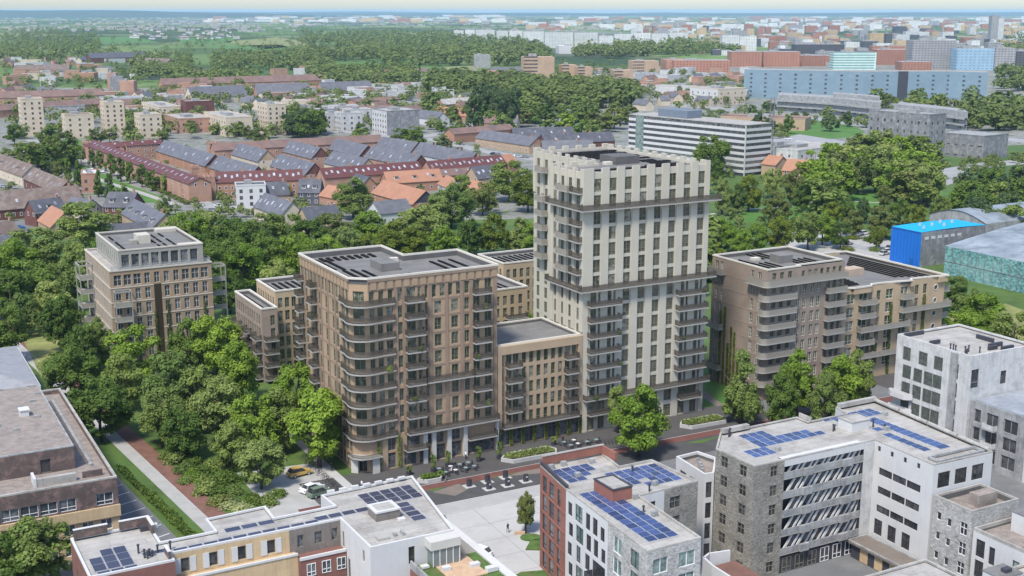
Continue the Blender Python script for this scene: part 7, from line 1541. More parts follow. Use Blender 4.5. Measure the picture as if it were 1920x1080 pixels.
def house(label, p0, p1, ridge, eave, wd, wm, rm, sky=0, dorm=0, chim=1, wins=0, cat='house', name='house', group=None, gm=None, skyback=False):
    A, B = Vector(G(*p0, ridge)), Vector(G(*p1, ridge)); c = (A + B) / 2; d = B - A; L = d.length; rz = math.atan2(d.y, d.x)
    if abs(rz) > math.pi / 2: rz += math.pi
    t = thing(name, label, cat, c, rz, group); x0, x1, y = -L / 2, L / 2, wd / 2
    a = MB(); a.box(x0, x1, -y, y, 0, eave, top=False); a.build('wall', wm, t)
    for s_ in (x0, x1):
        a = MB(); a.quad((s_, -y, eave), (s_, y, eave), (s_, 0, ridge - 0.1)) if s_ > 0 else a.quad((s_, y, eave), (s_, -y, eave), (s_, 0, ridge - 0.1)); a.build('gable', gm or wm, t)
    a = MB(); o = 0.35; sl = (ridge - eave) / y; ze = eave - o * sl; th = 0.22
    for s_ in (-1, 1):
        p = [(x0 - o, s_ * (y + o), ze), (x1 + o, s_ * (y + o), ze), (x1 + o, 0, ridge), (x0 - o, 0, ridge)]; q = [(v[0], v[1], v[2] - th) for v in p]
        if s_ > 0: p, q = [p[1], p[0], p[3], p[2]], [q[1], q[0], q[3], q[2]]
        a.quad(*p); a.quad(q[1], q[0], q[3], q[2]); a.quad(q[0], q[1], p[1], p[0]); a.quad(q[1], q[2], p[2], p[1]); a.quad(q[3], q[0], p[0], p[3])
    roof = a.build('roof', rm, t); ang = math.atan2(ridge - eave, y); R_ = random.Random(int(abs(p0[0] * 7 + p0[1])))
    def on_slope(me, nm, x, f, s_=-1, par=roof, lift=0.03):
        ob_ = ob(nm, me, par); ob_.location = (x, s_ * y * (1 - f), eave + f * (ridge - eave) + lift); ob_.rotation_euler = (ang if s_ < 0 else -ang, 0, 0)
    if sky:
        k = ('sky', 1.0)
        if k not in HW: a = MB(); a.box(-0.5, 0.5, 0, 1.7, 0.0, 0.14); HW[k] = a.mesh('roof_window', 'skyl')
        for i in range(sky): on_slope(HW[k], 'roof_window', x0 + L * (i + 0.5 + 0.2 * (R_.random() - 0.5)) / sky, 0.3 + 0.12 * (i % 2))
    if dorm:
        k = ('dorm', rm)
        if k not in HW:
            a = MB(); a.box(-0.9, 0.9, -0.1, 2.2, -1.0, 1.25); a.cur = 1; a.box(-1.05, 1.05, -0.25, 2.6, 1.252, 1.42); a.cur = 2; a.quad((-0.7, -0.105, 0.25), (0.7, -0.105, 0.25), (0.7, -0.105, 1.1), (-0.7, -0.105, 1.1)); HW[k] = a.mesh('dormer', 'white_dirty', rm, 'far_pane')
        for i in range(dorm): dd = ob('dormer', HW[k], roof); f = 0.28; dd.location = (x0 + L * (i + 0.5) / dorm, -y * (1 - f), eave + f * (ridge - eave))
    for i in range(chim):
        a = MB(); x = x0 + L * (0.12 + 0.76 * (i + 0.5) / max(1, chim)) if chim > 1 else x0 + L * 0.9; a.box(x - 0.45, x + 0.45, -0.35, 0.35, ridge - 1.2, ridge + 1.0); a.box(x - 0.52, x + 0.52, -0.42, 0.42, ridge + 1.002, ridge + 1.15); a.build('chimney', 'brick_pink' if wm != 'white' else 'brick_dark', roof)
    if wins:
        rows = [1.2] if eave < 4.5 else ([1.2, 4.0] if eave < 8 else [1.2, 4.2, 7.0])
        for z in rows:
            if z + 1.5 > eave: continue
            for i in range(wins): ob('window', hwin(1.1, 1.5), t, (x0 + L * (i + 0.5) / wins - 0.5, -y, z))
        for s_, rr_ in ((x0, -math.pi / 2), (x1, math.pi / 2)):
            for u in (-0.25, 0.2):
                if eave > 4.5: ob('window', hwin(1.1, 1.5), t, (s_, (u * wd), rows[-1]), rr_)
    return t
# barracks estate: perimeter ranges, then slate roofed rows
rng_ = [('long brick range with dark red roof along the estate road', (176, 262), (374, 332), 11, 8.5, 10, 'brick_pink', 'tile_red', 26, 12), ('brick range with dark red roof closing the far end of estate', (165, 268), (232, 266), 10, 8, 8, 'brick_pink', 'tile_red', 2, 4), ('second brick range with dark red roof closing the far end', (233, 265), (300, 261), 10.5, 8.5, 8, 'brick_pink', 'tile_red', 3, 5),
 ('brick front range with dark red roof right of the gate towers', (404, 322), (565, 317), 11.5, 7.5, 10, 'brick_orange', 'tile_red', 14, 14), ('middle front range with dark red roof behind orange houses', (600, 315), (783, 302), 11.5, 7.5, 10, 'brick_pink', 'tile_red', 16, 0), ('right front range with dark red roof ending in orange gable roof', (799, 302), (938, 290), 11.5, 7.5, 10, 'brick_pink', 'tile_red', 16, 0),
 ('long rear brick range with rusty roof behind slate rows', (398, 268), (712, 252), 11, 7.5, 9, 'brick_pink', 'tile_rust', 0, 10)]
for lb, p0, p1, r_, e_, wd, wm, rm, sk, wn in rng_: house(lb, p0, p1, r_, e_, wd, wm, rm, sky=sk, wins=wn, chim=2, cat='barracks range', name='brick_range')
house('short roof of orange tiles at the end of red front range', (940, 290), (958, 288), 11.5, 6.5, 12, 'brick_orange', 'tile_orange', cat='house', chim=0)
rows_ = [((309, 262), (403, 289), 8, 1, 'brick_orange', 'nearest the far end of the estate'), ((411, 291), (484, 311), 6, 0, 'brick_orange', 'behind the gate towers'), ((450, 268), (501, 281), 6, 1, 'stucco_cream', 'before the rear range, nearest its tower'), ((525, 288), (590, 305), 6, 0, 'brick_pink', 'in the middle of the estate'), ((545, 263), (601, 276), 6, 1, 'brick_pink', 'with tan gable before the rear range'), ((632, 259), (690, 272), 0, 0, 'brick_dark', 'with plain roof before the rear range'), ((625, 283), (690, 297), 5, 0, 'stucco_cream', 'with cream walls behind the middle range'), ((718, 256), (784, 266), 2, 0, 'brick_dark', 'highest up near the grey block'), ((699, 273), (789, 290), 5, 1, 'brick_pink', 'with white chimney behind the right range'), ((789, 266), (893, 286), 0, 3, 'white', 'with white dormers beside the barracks road')]
for p0, p1, sk, ch, wm, lb in rows_: house(f'slate roofed brick row {lb}', p0, p1, 11, 5.5, 11, wm, 'slate', sky=sk, chim=ch, wins=6, cat='terrace house', name='slate_row_house', gm='brick_dark' if wm != 'stucco_cream' else 'sand_brick')
def gate(xa, xb, yt, yb, lb):
    x0, y0 = G((xa + xb) / 2, yb); d = y0; w_ = (xb - xa) * d / FOC * 1.0; H = CAM_H * (1 - (yt - 20) / (yb - 20)) ; t = thing('gate_tower', lb, 'tower', (x0, y0), AL); s_ = w_ * 0.42
    MB().box(-s_, s_, 0, 2 * s_, 0, H).build('wall', 'brick_pink', t); a = MB()
    for i in range(4):
        for j in range(4):
            if i in (0, 3) or j in (0, 3): a.box(-s_ - 0.15 + i * (2 * s_ - 0.5) / 3, -s_ + 0.65 + i * (2 * s_ - 0.5) / 3, -0.15 + j * (2 * s_ - 0.5) / 3, 0.65 + j * (2 * s_ - 0.5) / 3, H - 0.4, H + 0.9)
    a.build('battlement', 'brick_pink', t); ob('window', hwin(1.0, 2.2, 'dark_brick'), t, (-0.5, -0.003, H * 0.55)); ob('door', hwin(1.6, 2.8, 'dark_brick'), t, (-0.8, -0.003, 0.2))
gate(361, 377, 313, 366, 'slim brick gate tower at the corner of red roofed ranges'); gate(378, 408, 330, 374, 'broad brick gate tower at the corner of red roofed ranges'); gate(157, 175, 268, 296, 'plain brick end tower of the long red roofed range'); gate(393, 417, 268, 300, 'square brick end tower of the rear rusty roofed range')
house('low barracks hall with slate roof and brick piers along the barracks road', (906, 243), (1008, 257), 9.5, 5, 12, 'sand_brick', 'slate', wins=10, cat='barracks hall', name='barracks_hall', gm='brick_orange')
house('dark slate barracks hall behind the brick hall', (960, 240), (1072, 237), 10, 5, 12, 'brick_dark', 'slate_dark', sky=4, cat='barracks hall', name='barracks_hall'); house('longer dark slate barracks hall near striped office', (1016, 251), (1145, 246), 10, 5, 12, 'brick_dark', 'slate_dark', sky=3, chim=2, cat='barracks hall', name='barracks_hall'); house('slate hall half hidden behind the cream tower crown', (1016, 263), (1110, 262), 10, 5, 11, 'brick_dark', 'slate', chim=2, cat='barracks hall', name='barracks_hall')
house('rust brick hall with broken rusty roof beside the square', (842, 241), (955, 232), 9, 6, 10, 'brick_orange', 'tile_rust', cat='barracks hall', name='barracks_hall', chim=0)
hs = [('long brown tiled roof house at the left picture edge', (0, 288), (62, 309), 10, 5, 11, 'stucco_cream', 'tile_brown', 4, 2, 1, 6), ('grey brown tiled house with white skylights beside the footpath', (65, 314), (127, 339), 9.5, 5, 11, 'brick_dark', 'tile_brown', 6, 0, 1, 6), ('long weathered brown roof hall above the village street', (-20, 359), (145, 347), 11, 4.5, 14, 'brick_dark', 'tile_brown', 2, 0, 1, 12),
 ('dark slate house with grey gable by the village street', (54, 376), (112, 369), 10, 5.5, 9, 'brick_dark', 'slate_dark', 2, 1, 1, 4), ('orange tiled house beside the big willow green tree', (97, 385), (122, 397), 10, 5, 11, 'sand_brick', 'tile_orange', 0, 0, 0, 3), ('pale grey slate house with small dormers by the white turret', (134, 369), (172, 373), 9, 5, 10, 'stucco_cream', 'slate', 1, 2, 1, 3), ('big dark slate villa with hipped look and dormer windows', (205, 359), (256, 360), 11, 6, 13, 'brick_dark', 'slate_dark', 2, 2, 1, 4), ('grey slate row house with many small dormers', (253, 373), (310, 401), 10, 5, 11, 'sand_brick', 'slate', 3, 4, 1, 5),
 ('low dark roofed shed right behind the penthouse block', (195, 421), (385, 406), 6.5, 3.5, 8, 'brick_dark', 'slate_dark', 0, 0, 0, 0), ('low dark roof at the left picture edge below the street', (-15, 441), (45, 436), 7, 4, 9, 'brick_dark', 'slate_dark', 0, 0, 0, 0), ('small dark roof house by the left picture edge', (-12, 418), (22, 412), 8, 4.5, 8, 'brick_dark', 'tile_brown', 0, 0, 1, 2),
 ('dark slate house behind the white cube house', (482, 342), (536, 339), 10, 5, 11, 'sand_brick', 'slate_dark', 3, 0, 1, 4), ('slate house with brick gables and cream walls right of white cube', (497, 361), (548, 378), 10, 5, 10, 'stucco_cream', 'slate', 7, 0, 1, 6), ('dark slate roof house with sand gable above the belt', (566, 389), (628, 383), 9.5, 5, 11, 'sand_brick', 'slate_dark', 0, 0, 1, 3), ('dark hipped villa with white dormer in estate front', (562, 335), (602, 335), 11, 6, 12, 'slate_dark', 'slate_dark', 1, 2, 1, 3), ('orange tiled house beside the dark villa', (616, 346), (650, 352), 9, 5, 10, 'brick_orange', 'tile_orange', 0, 0, 1, 3),
 ('slate and brick house with tall orange gable', (668, 325), (692, 331), 10, 5.5, 9, 'brick_orange', 'slate_dark', 3, 0, 0, 3), ('orange tiled row with dormers behind the big orange roof', (720, 322), (822, 316), 9.5, 5, 11, 'brick_orange', 'tile_orange', 2, 3, 1, 7), ('large orange roof house with black timber gable', (720, 337), (798, 357), 10.5, 5.5, 12, 'brick_orange', 'tile_orange', 0, 0, 0, 6), ('slate blue roofed white house low behind the belt', (700, 378), (760, 372), 9, 5, 11, 'white', 'slate', 0, 0, 0, 4), ('pale orange roof house between trees', (838, 328), (858, 336), 8.5, 5, 9, 'white', 'tile_orange', 0, 0, 0, 3), ('dark slate house with sand gable before right red range', (884, 312), (928, 308), 10.5, 5.5, 11, 'sand_brick', 'slate_dark', 4, 0, 0, 4), ('second pale orange roof house in front of the dark slate house', (878, 336), (912, 342), 8.5, 4.5, 10, 'sand_brick', 'tile_orange', 0, 0, 0, 3),
 ('rose red lean roof row below the right red range', (820, 318), (885, 313), 8, 5.5, 7, 'brick_pink', 'tile_rust', 3, 0, 0, 0)]
for lb, p0, p1, r_, e_, wd, wm, rm, sk, dm, ch, wn in hs: house(lb, p0, p1, r_, e_, wd, wm, rm, sky=sk, dorm=dm, chim=ch, wins=wn, gm='charcoal' if 'timber' in lb else None)
# flat roofed blocks: near corner on the ground, right face along rz, left face away from it
def block(label, p, W_, D, H, wm, rm, fc=0, lc=0, rows=0, rz=AL, cat='apartment block', name='apartment_block', ww=1.3, wh=1.5, fm=None, plant=True, group=None, left=None, step=None):
    t = thing(name, label, cat, G(*p), rz, group); a = MB(); a.box(0, W_, 0, D, 0, H)
    if left:
        a.f.pop(3); a.m.pop(); l = MB(); l.quad((0, D, 0), (0, 0, 0), (0, 0, H), (0, D, H)); l.build('side_wall', left, t)
    a.build('wall', wm, t); MB().ring(rect(-0.1, W_ + 0.1, -0.1, D + 0.1), 0.4, H + 0.003, H + 0.6).build('parapet', wm, t); MB().box(0.31, W_ - 0.31, 0.31, D - 0.31, H + 0.004, H + 0.1).build('roof', rm, t)
    if plant: MB().box(W_ * 0.3, W_ * 0.55, D * 0.3, D * 0.6, H + 0.102, H + 2.0).build('roof_house', 'conc', t)
    fm = fm or 'dark_brick'
    for r_ in range(rows):
        z = 1.0 + r_ * (H - 1.2) / rows
        for i in range(fc): ob('window', hwin(ww, wh, fm), t, (W_ * (i + 0.5) / fc - ww / 2, 0, z))
        for i in range(lc): ob('window', hwin(ww, wh, fm), t, (0, D * (1 - (i + 0.5) / lc) + ww / 2, z), -math.pi / 2)
    return t
block('white cube house with dark flat roof beside the gate towers', (444, 391), 12.5, 10, 9.5, 'white', 'slate_dark', 3, 3, 3, AL - 0.25, 'house', 'white_house', fm='black_frame')
block('brick house with white flat roof and small turret by old houses', (154, 362), 8, 16, 8.5, 'brick_pink', 'white', 2, 3, 2, AL - 0.2, 'house', 'turret_house')
block('tallest cream tower block nearest the left picture edge', (44, 256), 14, 14, 24.5, 'stucco_cream', 'roof_light', 3, 3, 7)
block('second cream tower block with tan side, right of the lower cream pair', (199, 257), 13, 14, 22.5, 'stucco_cream', 'roof_light', 3, 2, 7)
block('stepped cream block between the two left cream towers', (125, 260), 18, 14, 15, 'stucco_cream', 'tile_rust', 3, 2, 4); block('lower stepped cream block right of second cream tower', (265, 259), 14, 18, 15, 'stucco_cream', 'roof_light', 3, 3, 4)
block('cream tower block beside the dark tree clump', (503, 253), 13, 22, 20, 'stucco_cream', 'roof_light', 3, 4, 6); block('long low cream block with tall end window', (425, 257), 18, 55, 12.5, 'stucco_cream', 'roof_light', 1, 9, 3); block('long low cream block behind the brick courtyard block', (300, 226), 16, 60, 10, 'stucco_cream', 'roof_light', 2, 10, 3)
block('low brick block with dark gable between cream blocks', (337, 250), 24, 46, 9.5, 'brick_pink', 'roof_light', 4, 7, 2); block('grey brown brick block with dark glass stair', (350, 226), 22, 16, 14, 'brick_dark', 'roof_light', 2, 2, 3)
block('grey white block with dark concrete end wall by car square', (726, 254), 24, 26, 16, 'conc_dark', 'roof_light', 0, 6, 4, left='white_dirty')
for i, (p, W_, D, H) in enumerate((((612, 243), 14, 14, 11), ((640, 246), 16, 12, 12), ((655, 232), 18, 14, 10), ((628, 222), 20, 14, 9), ((600, 226), 14, 12, 8))): block(f'white flat house in the cluster by the dark clump, {nth(i)} from it', p, W_, D, H, 'white_dirty', 'roof_light', 3, 3, 3, cat='house', name='white_house', group='white flat houses')
t_ = thing('striped_office_block', 'long office block of white bands and dark ribbon windows behind tower crown', 'office building', G(1395, 331), AL + R(9)); W_, D, H = 19.5, 86, 25.0
MB().box(0.3, W_ - 0.3, 0.3, D - 0.3, 0, H - 0.1).build('wall', 'charcoal', t_)
for k in range(8):
    z = 1.6 + 3.0 * k; MB().box(0, W_, 0, D, z, z + 1.45).build('white_band', 'white', t_); a = MB(); a.box(0.12, W_ - 0.12, 0.12, D - 0.12, z + 1.452, z + 2.998); a.build('ribbon_window', 'glass_grey', t_)
MB().box(-0.1, W_ + 0.1, -0.1, D + 0.1, H + 0.65, H + 1.0).build('roof', 'roof_light', t_); MB().box(-0.06, 0.5, -0.06, 0.5, 0, H + 0.64).build('corner_post', 'pale_grey', t_); MB().box(3, 14, 44, 66, H + 1.002, H + 5.0).build('roof_house', mat('blue_grey_plant', (0.16, 0.19, 0.23), var=0.1), t_); MB().box(-0.3, 0.2, 74, 80, 0, H + 0.6).build('glass_stair', 'glass_teal', t_)
t_ = thing('lattice_mast', 'thin steel lattice mast standing beside the striped office block', 'mast', G(1443, 318)); a = MB(); Hm = 38
for sx in (-1, 1):
    for sy in (-1, 1): a.tube([(sx * 0.9, sy * 0.9, 0), (sx * 0.9, sy * 0.9, Hm)], 0.12, 4)
for k in range(19):
    z = 2.0 * k; s_ = 1 if k % 2 else -1
    for y in (-0.9, 0.9): a.tube([(-0.9 * s_, y, z), (0.9 * s_, y, z + 2)], 0.07, 4); a.tube([(y, -0.9 * s_, z), (y, 0.9 * s_, z + 2)], 0.07, 4)
a.box(-1.5, 1.5, -1.5, 1.5, Hm - 3, Hm - 2.7); a.build('lattice', 'conc_dark', t_)
house('orange roofed house with small white turret beside the mast', (1478, 297), (1515, 300), 11, 6, 12, 'brick_orange', 'tile_orange', chim=1, wins=3); house('second orange roofed house behind the striped office', (1442, 290), (1468, 293), 10, 6, 11, 'sand_brick', 'tile_orange', chim=1)
block('low white roofed depot beside the bus yard', (1495, 300), 42, 34, 5, 'white_dirty', 'roof_light', 5, 3, 1, AL + 0.2, 'depot', 'depot'); block('grey roofed depot shed before the orange roofs', (1452, 296), 26, 16, 6, 'conc', 'roof_grey', 2, 2, 1, AL + 0.2, 'depot', 'depot'); block('long flat building with rusty roof behind striped office', (1350, 240), 60, 24, 8, 'sand_brick', 'tile_rust', 6, 2, 1, AL - 0.9, 'depot', 'depot')
t_ = block('dark weathered concrete block with scattered broken windows above the round wood', (1737, 310), 15, 40, 27, 'conc_dark', 'conc', 3, 9, 5, AL + R(8), 'ruin', 'concrete_block', 1.5, 1.9, 'conc')
for i in range(3): MB().box(1 + 5 * i, 4.2 + 5 * i, -0.12, -0.003, 0, 4).build('opening', 'charcoal', t_)
t_ = block('low dark concrete pavilion raised on slanting piers beside the road', (1842, 300), 24, 30, 13, 'conc_dark', 'conc', 0, 6, 2, AL + R(8), 'ruin', 'concrete_pavilion', 2.6, 1.0, 'conc', plant=False)
# long concrete building and the pale blue wave
def ribbon(label, name, cat, tops, H, depth, wm, rm, cols=0, rows=0, win='far_pane', ww=2.2, wh=1.3, endm=None):
    P = [Vector(G(x, y, H)) for x, y in tops]; o = P[0].copy(); t = thing(name, label, cat, o)
    Q = [p - o for p in P]; bk = [q + Vector((0.25, 1)).normalized() * depth for q in Q]; a = MB(); e = MB()
    for i in range(len(Q) - 1):
        a.quad((*Q[i], 0), (*Q[i + 1], 0), (*Q[i + 1], H), (*Q[i], H)); a.quad((*bk[i + 1], 0), (*bk[i], 0), (*bk[i], H), (*bk[i + 1], H))
    e.quad((*Q[-1], 0), (*bk[-1], 0), (*bk[-1], H), (*Q[-1], H)); e.quad((*bk[0], 0), (*Q[0], 0), (*Q[0], H), (*bk[0], H)); a.build('wall', wm, t); e.build('end_wall', endm or wm, t)
    if 'concrete' in name:
        for zl in (H * 0.36, H * 0.7):
            e = MB()
            for i in range(len(Q) - 1):
                n_ = Vector((Q[i + 1].y - Q[i].y, Q[i].x - Q[i + 1].x)).normalized() * 2.2; e.quad((*(Q[i] + n_), zl), (*(Q[i + 1] + n_), zl), (*Q[i + 1], zl), (*Q[i], zl)); e.quad((*(Q[i] + n_), zl - 1.3), (*(Q[i + 1] + n_), zl - 1.3), (*(Q[i + 1] + n_), zl), (*(Q[i] + n_), zl)); e.quad((*Q[i], zl - 1.3), (*Q[i + 1], zl - 1.3), (*(Q[i + 1] + n_), zl - 1.3), (*(Q[i] + n_), zl - 1.3))
            e.build('terrace', 'conc', t)
    r = MB()
    for i in range(len(Q) - 1): r.quad((*Q[i], H + 0.3), (*Q[i + 1], H + 0.3), (*bk[i + 1], H + 0.3), (*bk[i], H + 0.3)); r.quad((*Q[i], H), (*Q[i + 1], H), (*Q[i + 1], H + 0.3), (*Q[i], H + 0.3))
    r.build('roof', rm, t)
    if cols:
        lens = [(Q[i + 1] - Q[i]).length for i in range(len(Q) - 1)]; tot = sum(lens); a = MB(); a.box(-ww / 2, ww / 2, -0.25, -0.01, 0, wh); me = a.mesh('window', win)
        for c in range(cols):
            d = tot * (c + 0.5) / cols; i = 0
            while d > lens[i]: d -= lens[i]; i += 1
            u = (Q[i + 1] - Q[i]) / lens[i]; q = Q[i] + u * d
            for r_ in range(rows): ob('window', me, t, (q.x, q.y, 2.0 + r_ * (H - 2.5) / rows), math.atan2(u.y, u.x))
    return t
M['pale_blue'] = mat('pale_blue_cladding', (0.185, 0.262, 0.315), var=0.05, scale=0.02, fine=0.03, stain=(0.235, 0.315, 0.365), stain_amt=0.5, streak=0.1)
t_ = ribbon('long pale blue wave shaped slab with columns of small dark windows', 'wave_slab', 'apartment block', [(1396, 130), (1440, 131), (1500, 132), (1560, 133), (1620, 134), (1690, 134), (1730, 134), (1780, 134), (1853, 136)], 27, 14, 'pale_blue', 'roof_light', 16, 6, endm='white')
q = Vector(G(1693, 134, 27)) - Vector(G(1396, 130, 27)); MB().box(q.x - 4, q.x + 5, q.y - 0.6, q.y + 2, 0, 27.2).build('dark_stair_strip', 'charcoal', t_)
ribbon('long ruined concrete building with terraces below the pale blue slab', 'concrete_building', 'ruin', [(1458, 178), (1560, 184), (1640, 192), (1700, 198), (1760, 204), (1815, 211)], 13, 30, 'conc', 'conc', 14, 2, ww=3.0); ribbon('upper deck of ruined concrete building with small yellow patch', 'concrete_building', 'ruin', [(1562, 176), (1610, 179), (1650, 183)], 16, 18, 'conc', 'conc'); ribbon('low concrete deck right of the long ruined building', 'concrete_building', 'ruin', [(1800, 216), (1870, 214), (1930, 212)], 7, 40, 'conc', 'conc')
ribbon('long white low roofs stretching left of pale blue slab', 'low_white_hall', 'hall', [(1120, 158), (1200, 160), (1300, 164), (1400, 172)], 8, 30, 'white_dirty', 'roof_light', 10, 1)
block('white house with pink walls among trees left of concrete building', (1345, 198), 34, 36, 14, 'stucco_cream', 'roof_light', 4, 5, 3, AL + 0.1, 'house', 'white_house', left='white'); block('small pink walled house left of the white house', (1300, 190), 26, 24, 8, 'brick_pink', 'roof_light', 3, 3, 1, AL, 'house', 'white_house')
# brick towers and halls in the middle distance, by picture place and true size
M['g_white'] = gridwall('white_slab_facade', (0.62, 0.615, 0.59), (0.22, 0.23, 0.24), 3.4, 3.0, 0.45, 0.42); M['g_sand'] = gridwall('sand_brick_facade', (0.50, 0.31, 0.17), (0.13, 0.10, 0.08), 4.0, 3.1, 0.5, 0.5); M['g_brick'] = gridwall('red_brick_facade', (0.36, 0.165, 0.105), (0.12, 0.09, 0.08), 4.5, 3.2, 0.4, 0.4); M['g_grey'] = gridwall('grey_facade', (0.30, 0.295, 0.29), (0.13, 0.13, 0.135), 4.5, 3.4, 0.5, 0.4); M['g_dark'] = gridwall('dark_facade', (0.085, 0.085, 0.095), (0.04, 0.04, 0.05), 5, 3.5, 0.6, 0.5); M['g_mint'] = gridwall('mint_glass_facade', (0.50, 0.62, 0.56), (0.17, 0.31, 0.30), 60, 3.6, 0.97, 0.5); M['g_blue'] = gridwall('blue_glass_facade', (0.24, 0.36, 0.45), (0.16, 0.24, 0.31), 6, 4, 0.5, 0.3); M['g_tan'] = gridwall('tan_facade', (0.50, 0.36, 0.21), (0.25, 0.19, 0.13), 5, 3.3, 0.4, 0.4)
def far_block(label, x0, x1, yt, yb, depth, m, rot=0.0, cat='building', name='far_building', group=None, roof=None):
    xa, y0 = G(x0, yb); xb, _ = G(x1, yb); v = yt - 540.0; H = CAM_H + (-FOC * ST - v * CT) / (FOC * CT - v * ST) * y0
    W_ = xb - xa; t = thing(name, label, cat, (xa, y0), rot, group); a = MB(); a.box(0, W_, 0, depth, 0, H, bottom=False); a.build('wall', m, t)
    b = MB(); b.box(W_ * 0.2, W_ * 0.45, depth * 0.3, depth * 0.6, H + 0.003, H + min(3.5, H * 0.12)); b.build('roof_house', 'conc' if roof is None else roof, t)
    return t
def sand(lb, x0, x1, yt, yb, d, rows, cols, m='sand_brick'):
    t = far_block(lb, x0, x1, yt, yb, d, m, 0.12, 'apartment block', 'orange_tower_block'); 
    w_ = t.children[0]; zz = max(v.co.z for v in w_.data.vertices); W_ = max(v.co.x for v in w_.data.vertices)
    for r_ in range(rows):
        for i in range(cols): ob('window', hwin(2.4, 1.6, 'dark_brick'), t, (W_ * (i + 0.5) / cols - 1.2, 0, 1.2 + r_ * (zz - 1.5) / rows))
sand('tallest orange brick tower block above the long wood', 982, 1040, 107, 157, 26, 8, 7); sand('pair block of orange brick right of the tallest, left half', 1054, 1082, 122, 156, 24, 6, 4); sand('pair block of orange brick right of the tallest, right half', 1084, 1111, 126, 158, 22, 6, 4)
sand('orange brick block further right near the white halls', 1152, 1188, 132, 156, 26, 4, 4); sand('long sand brick block behind the white halls', 1186, 1236, 114, 136, 30, 4, 6)
for lb, x0, x1, yt, yb, d, m in (('left one of the twin red brick towers with glass stair', 203, 218, 137, 178, 14, 'brick_pink'), ('right one of the twin red brick towers, slightly lower', 226, 252, 152, 184, 16, 'brick_pink'), ('grey glass stair between twin red brick towers', 208, 232, 143, 182, 8, 'conc_dark'), ('grey concrete cube at the edge of fields', 890, 920, 103, 127, 22, 'conc'), ('low orange brick hall right of the fields', 872, 940, 134, 152, 26, 'brick_orange'), ('red brick factory block behind the white halls', 1250, 1300, 112, 136, 40, 'brick_pink'), ('white warehouse before the white slab blocks', 1048, 1116, 86, 101, 50, 'white'), ('small brick hall by left car parks', 147, 176, 137, 154, 22, 'brick_orange')):
    far_block(lb, x0, x1, yt, yb, d, m, 0.1)
halls = [('long red brick slab with rusty roof at the left edge', (-20, 172), (190, 166), 14, 9, 14, 'brick_pink', 'tile_rust'), ('lower red brick slab before the left rusty roof', (-20, 197), (186, 184), 10, 6, 12, 'brick_pink', 'tile_rust'), ('second red brick hall right of the lower slab', (190, 188), (262, 184), 10, 6, 12, 'brick_pink', 'tile_rust'), ('very long rusty roofed brick slab beyond the grey halls', (300, 147), (630, 138), 14, 8, 14, 'brick_orange', 'tile_rust'), ('pale grey pitched hall with round end beside trees', (352, 163), (455, 159), 15, 6, 18, 'stucco_cream', 'slate'), ('dark grey mottled hall right of the pale grey hall', (478, 157), (577, 155), 15, 5, 18, 'brick_pink', 'slate'), ('third grey hall with brick end near the wood', (598, 154), (692, 151), 14, 6, 18, 'brick_pink', 'slate'), ('dark violet roofed hall before the far left woods', (165, 99), (270, 97), 16, 8, 24, 'brick_dark', 'slate_dark'), ('brown roofed hall right of the violet roof', (255, 108), (320, 110), 15, 8, 20, 'brick_pink', 'tile_brown'), ('brown roofed farm hall among the left trees', (28, 122), (130, 121), 12, 6, 24, 'sand_brick', 'tile_brown'), ('long grey roof hall at the field edge', (735, 128), (800, 126), 10, 5, 22, 'stucco_cream', 'tile_brown'), ('slate roof hall beside the grey concrete cube', (920, 126), (1010, 125), 10, 5, 26, 'brick_pink', 'slate')]
for lb, p0, p1, r_, e_, wd, wm, rm in halls: house(lb, p0, p1, r_, e_, wd, wm, rm, cat='hall', name='pitched_hall', chim=0)
mid = [('red brick row with flat roof left of the poplars', (658, 186), (740, 180), 9, 7, 12, 'brick_orange', 'tile_rust'), ('second red brick row behind the white cluster', (660, 200), (735, 196), 9, 7, 12, 'brick_orange', 'tile_rust'), ('orange roofed row beside the poplars', (822, 199), (888, 204), 10, 5, 12, 'brick_orange', 'tile_orange'), ('white roofed hall behind the orange roofed row', (822, 186), (890, 181), 10, 6, 14, 'brick_orange', 'roof_light'), ('grey roofed house between grey block and poplars', (776, 204), (830, 210), 10, 5, 12, 'white', 'slate')]
for lb, p0, p1, r_, e_, wd, wm, rm in mid: house(lb, p0, p1, r_, e_, wd, wm, rm, cat='house', name='row_house', chim=0, wins=4)
rr = random.Random(77)
zones = [('by the left car parks', 0, 150, 140, 165, 14), ('beyond the twin brick towers', 250, 420, 170, 188, 16), ('behind the white flat houses', 540, 700, 182, 205, 22), ('near the poplars', 690, 880, 172, 200, 14), ('below the orange tower blocks', 1110, 1320, 160, 186, 12), ('left of the violet roof', 0, 160, 104, 120, 14), ('around the fields', 640, 880, 138, 160, 12), ('among the halls and wood edge', 440, 660, 158, 186, 18), ('before the city blocks', 1100, 1400, 138, 158, 16), ('before the fields at left', 300, 640, 128, 146, 12), ('along the square road', 860, 1000, 196, 228, 8)]
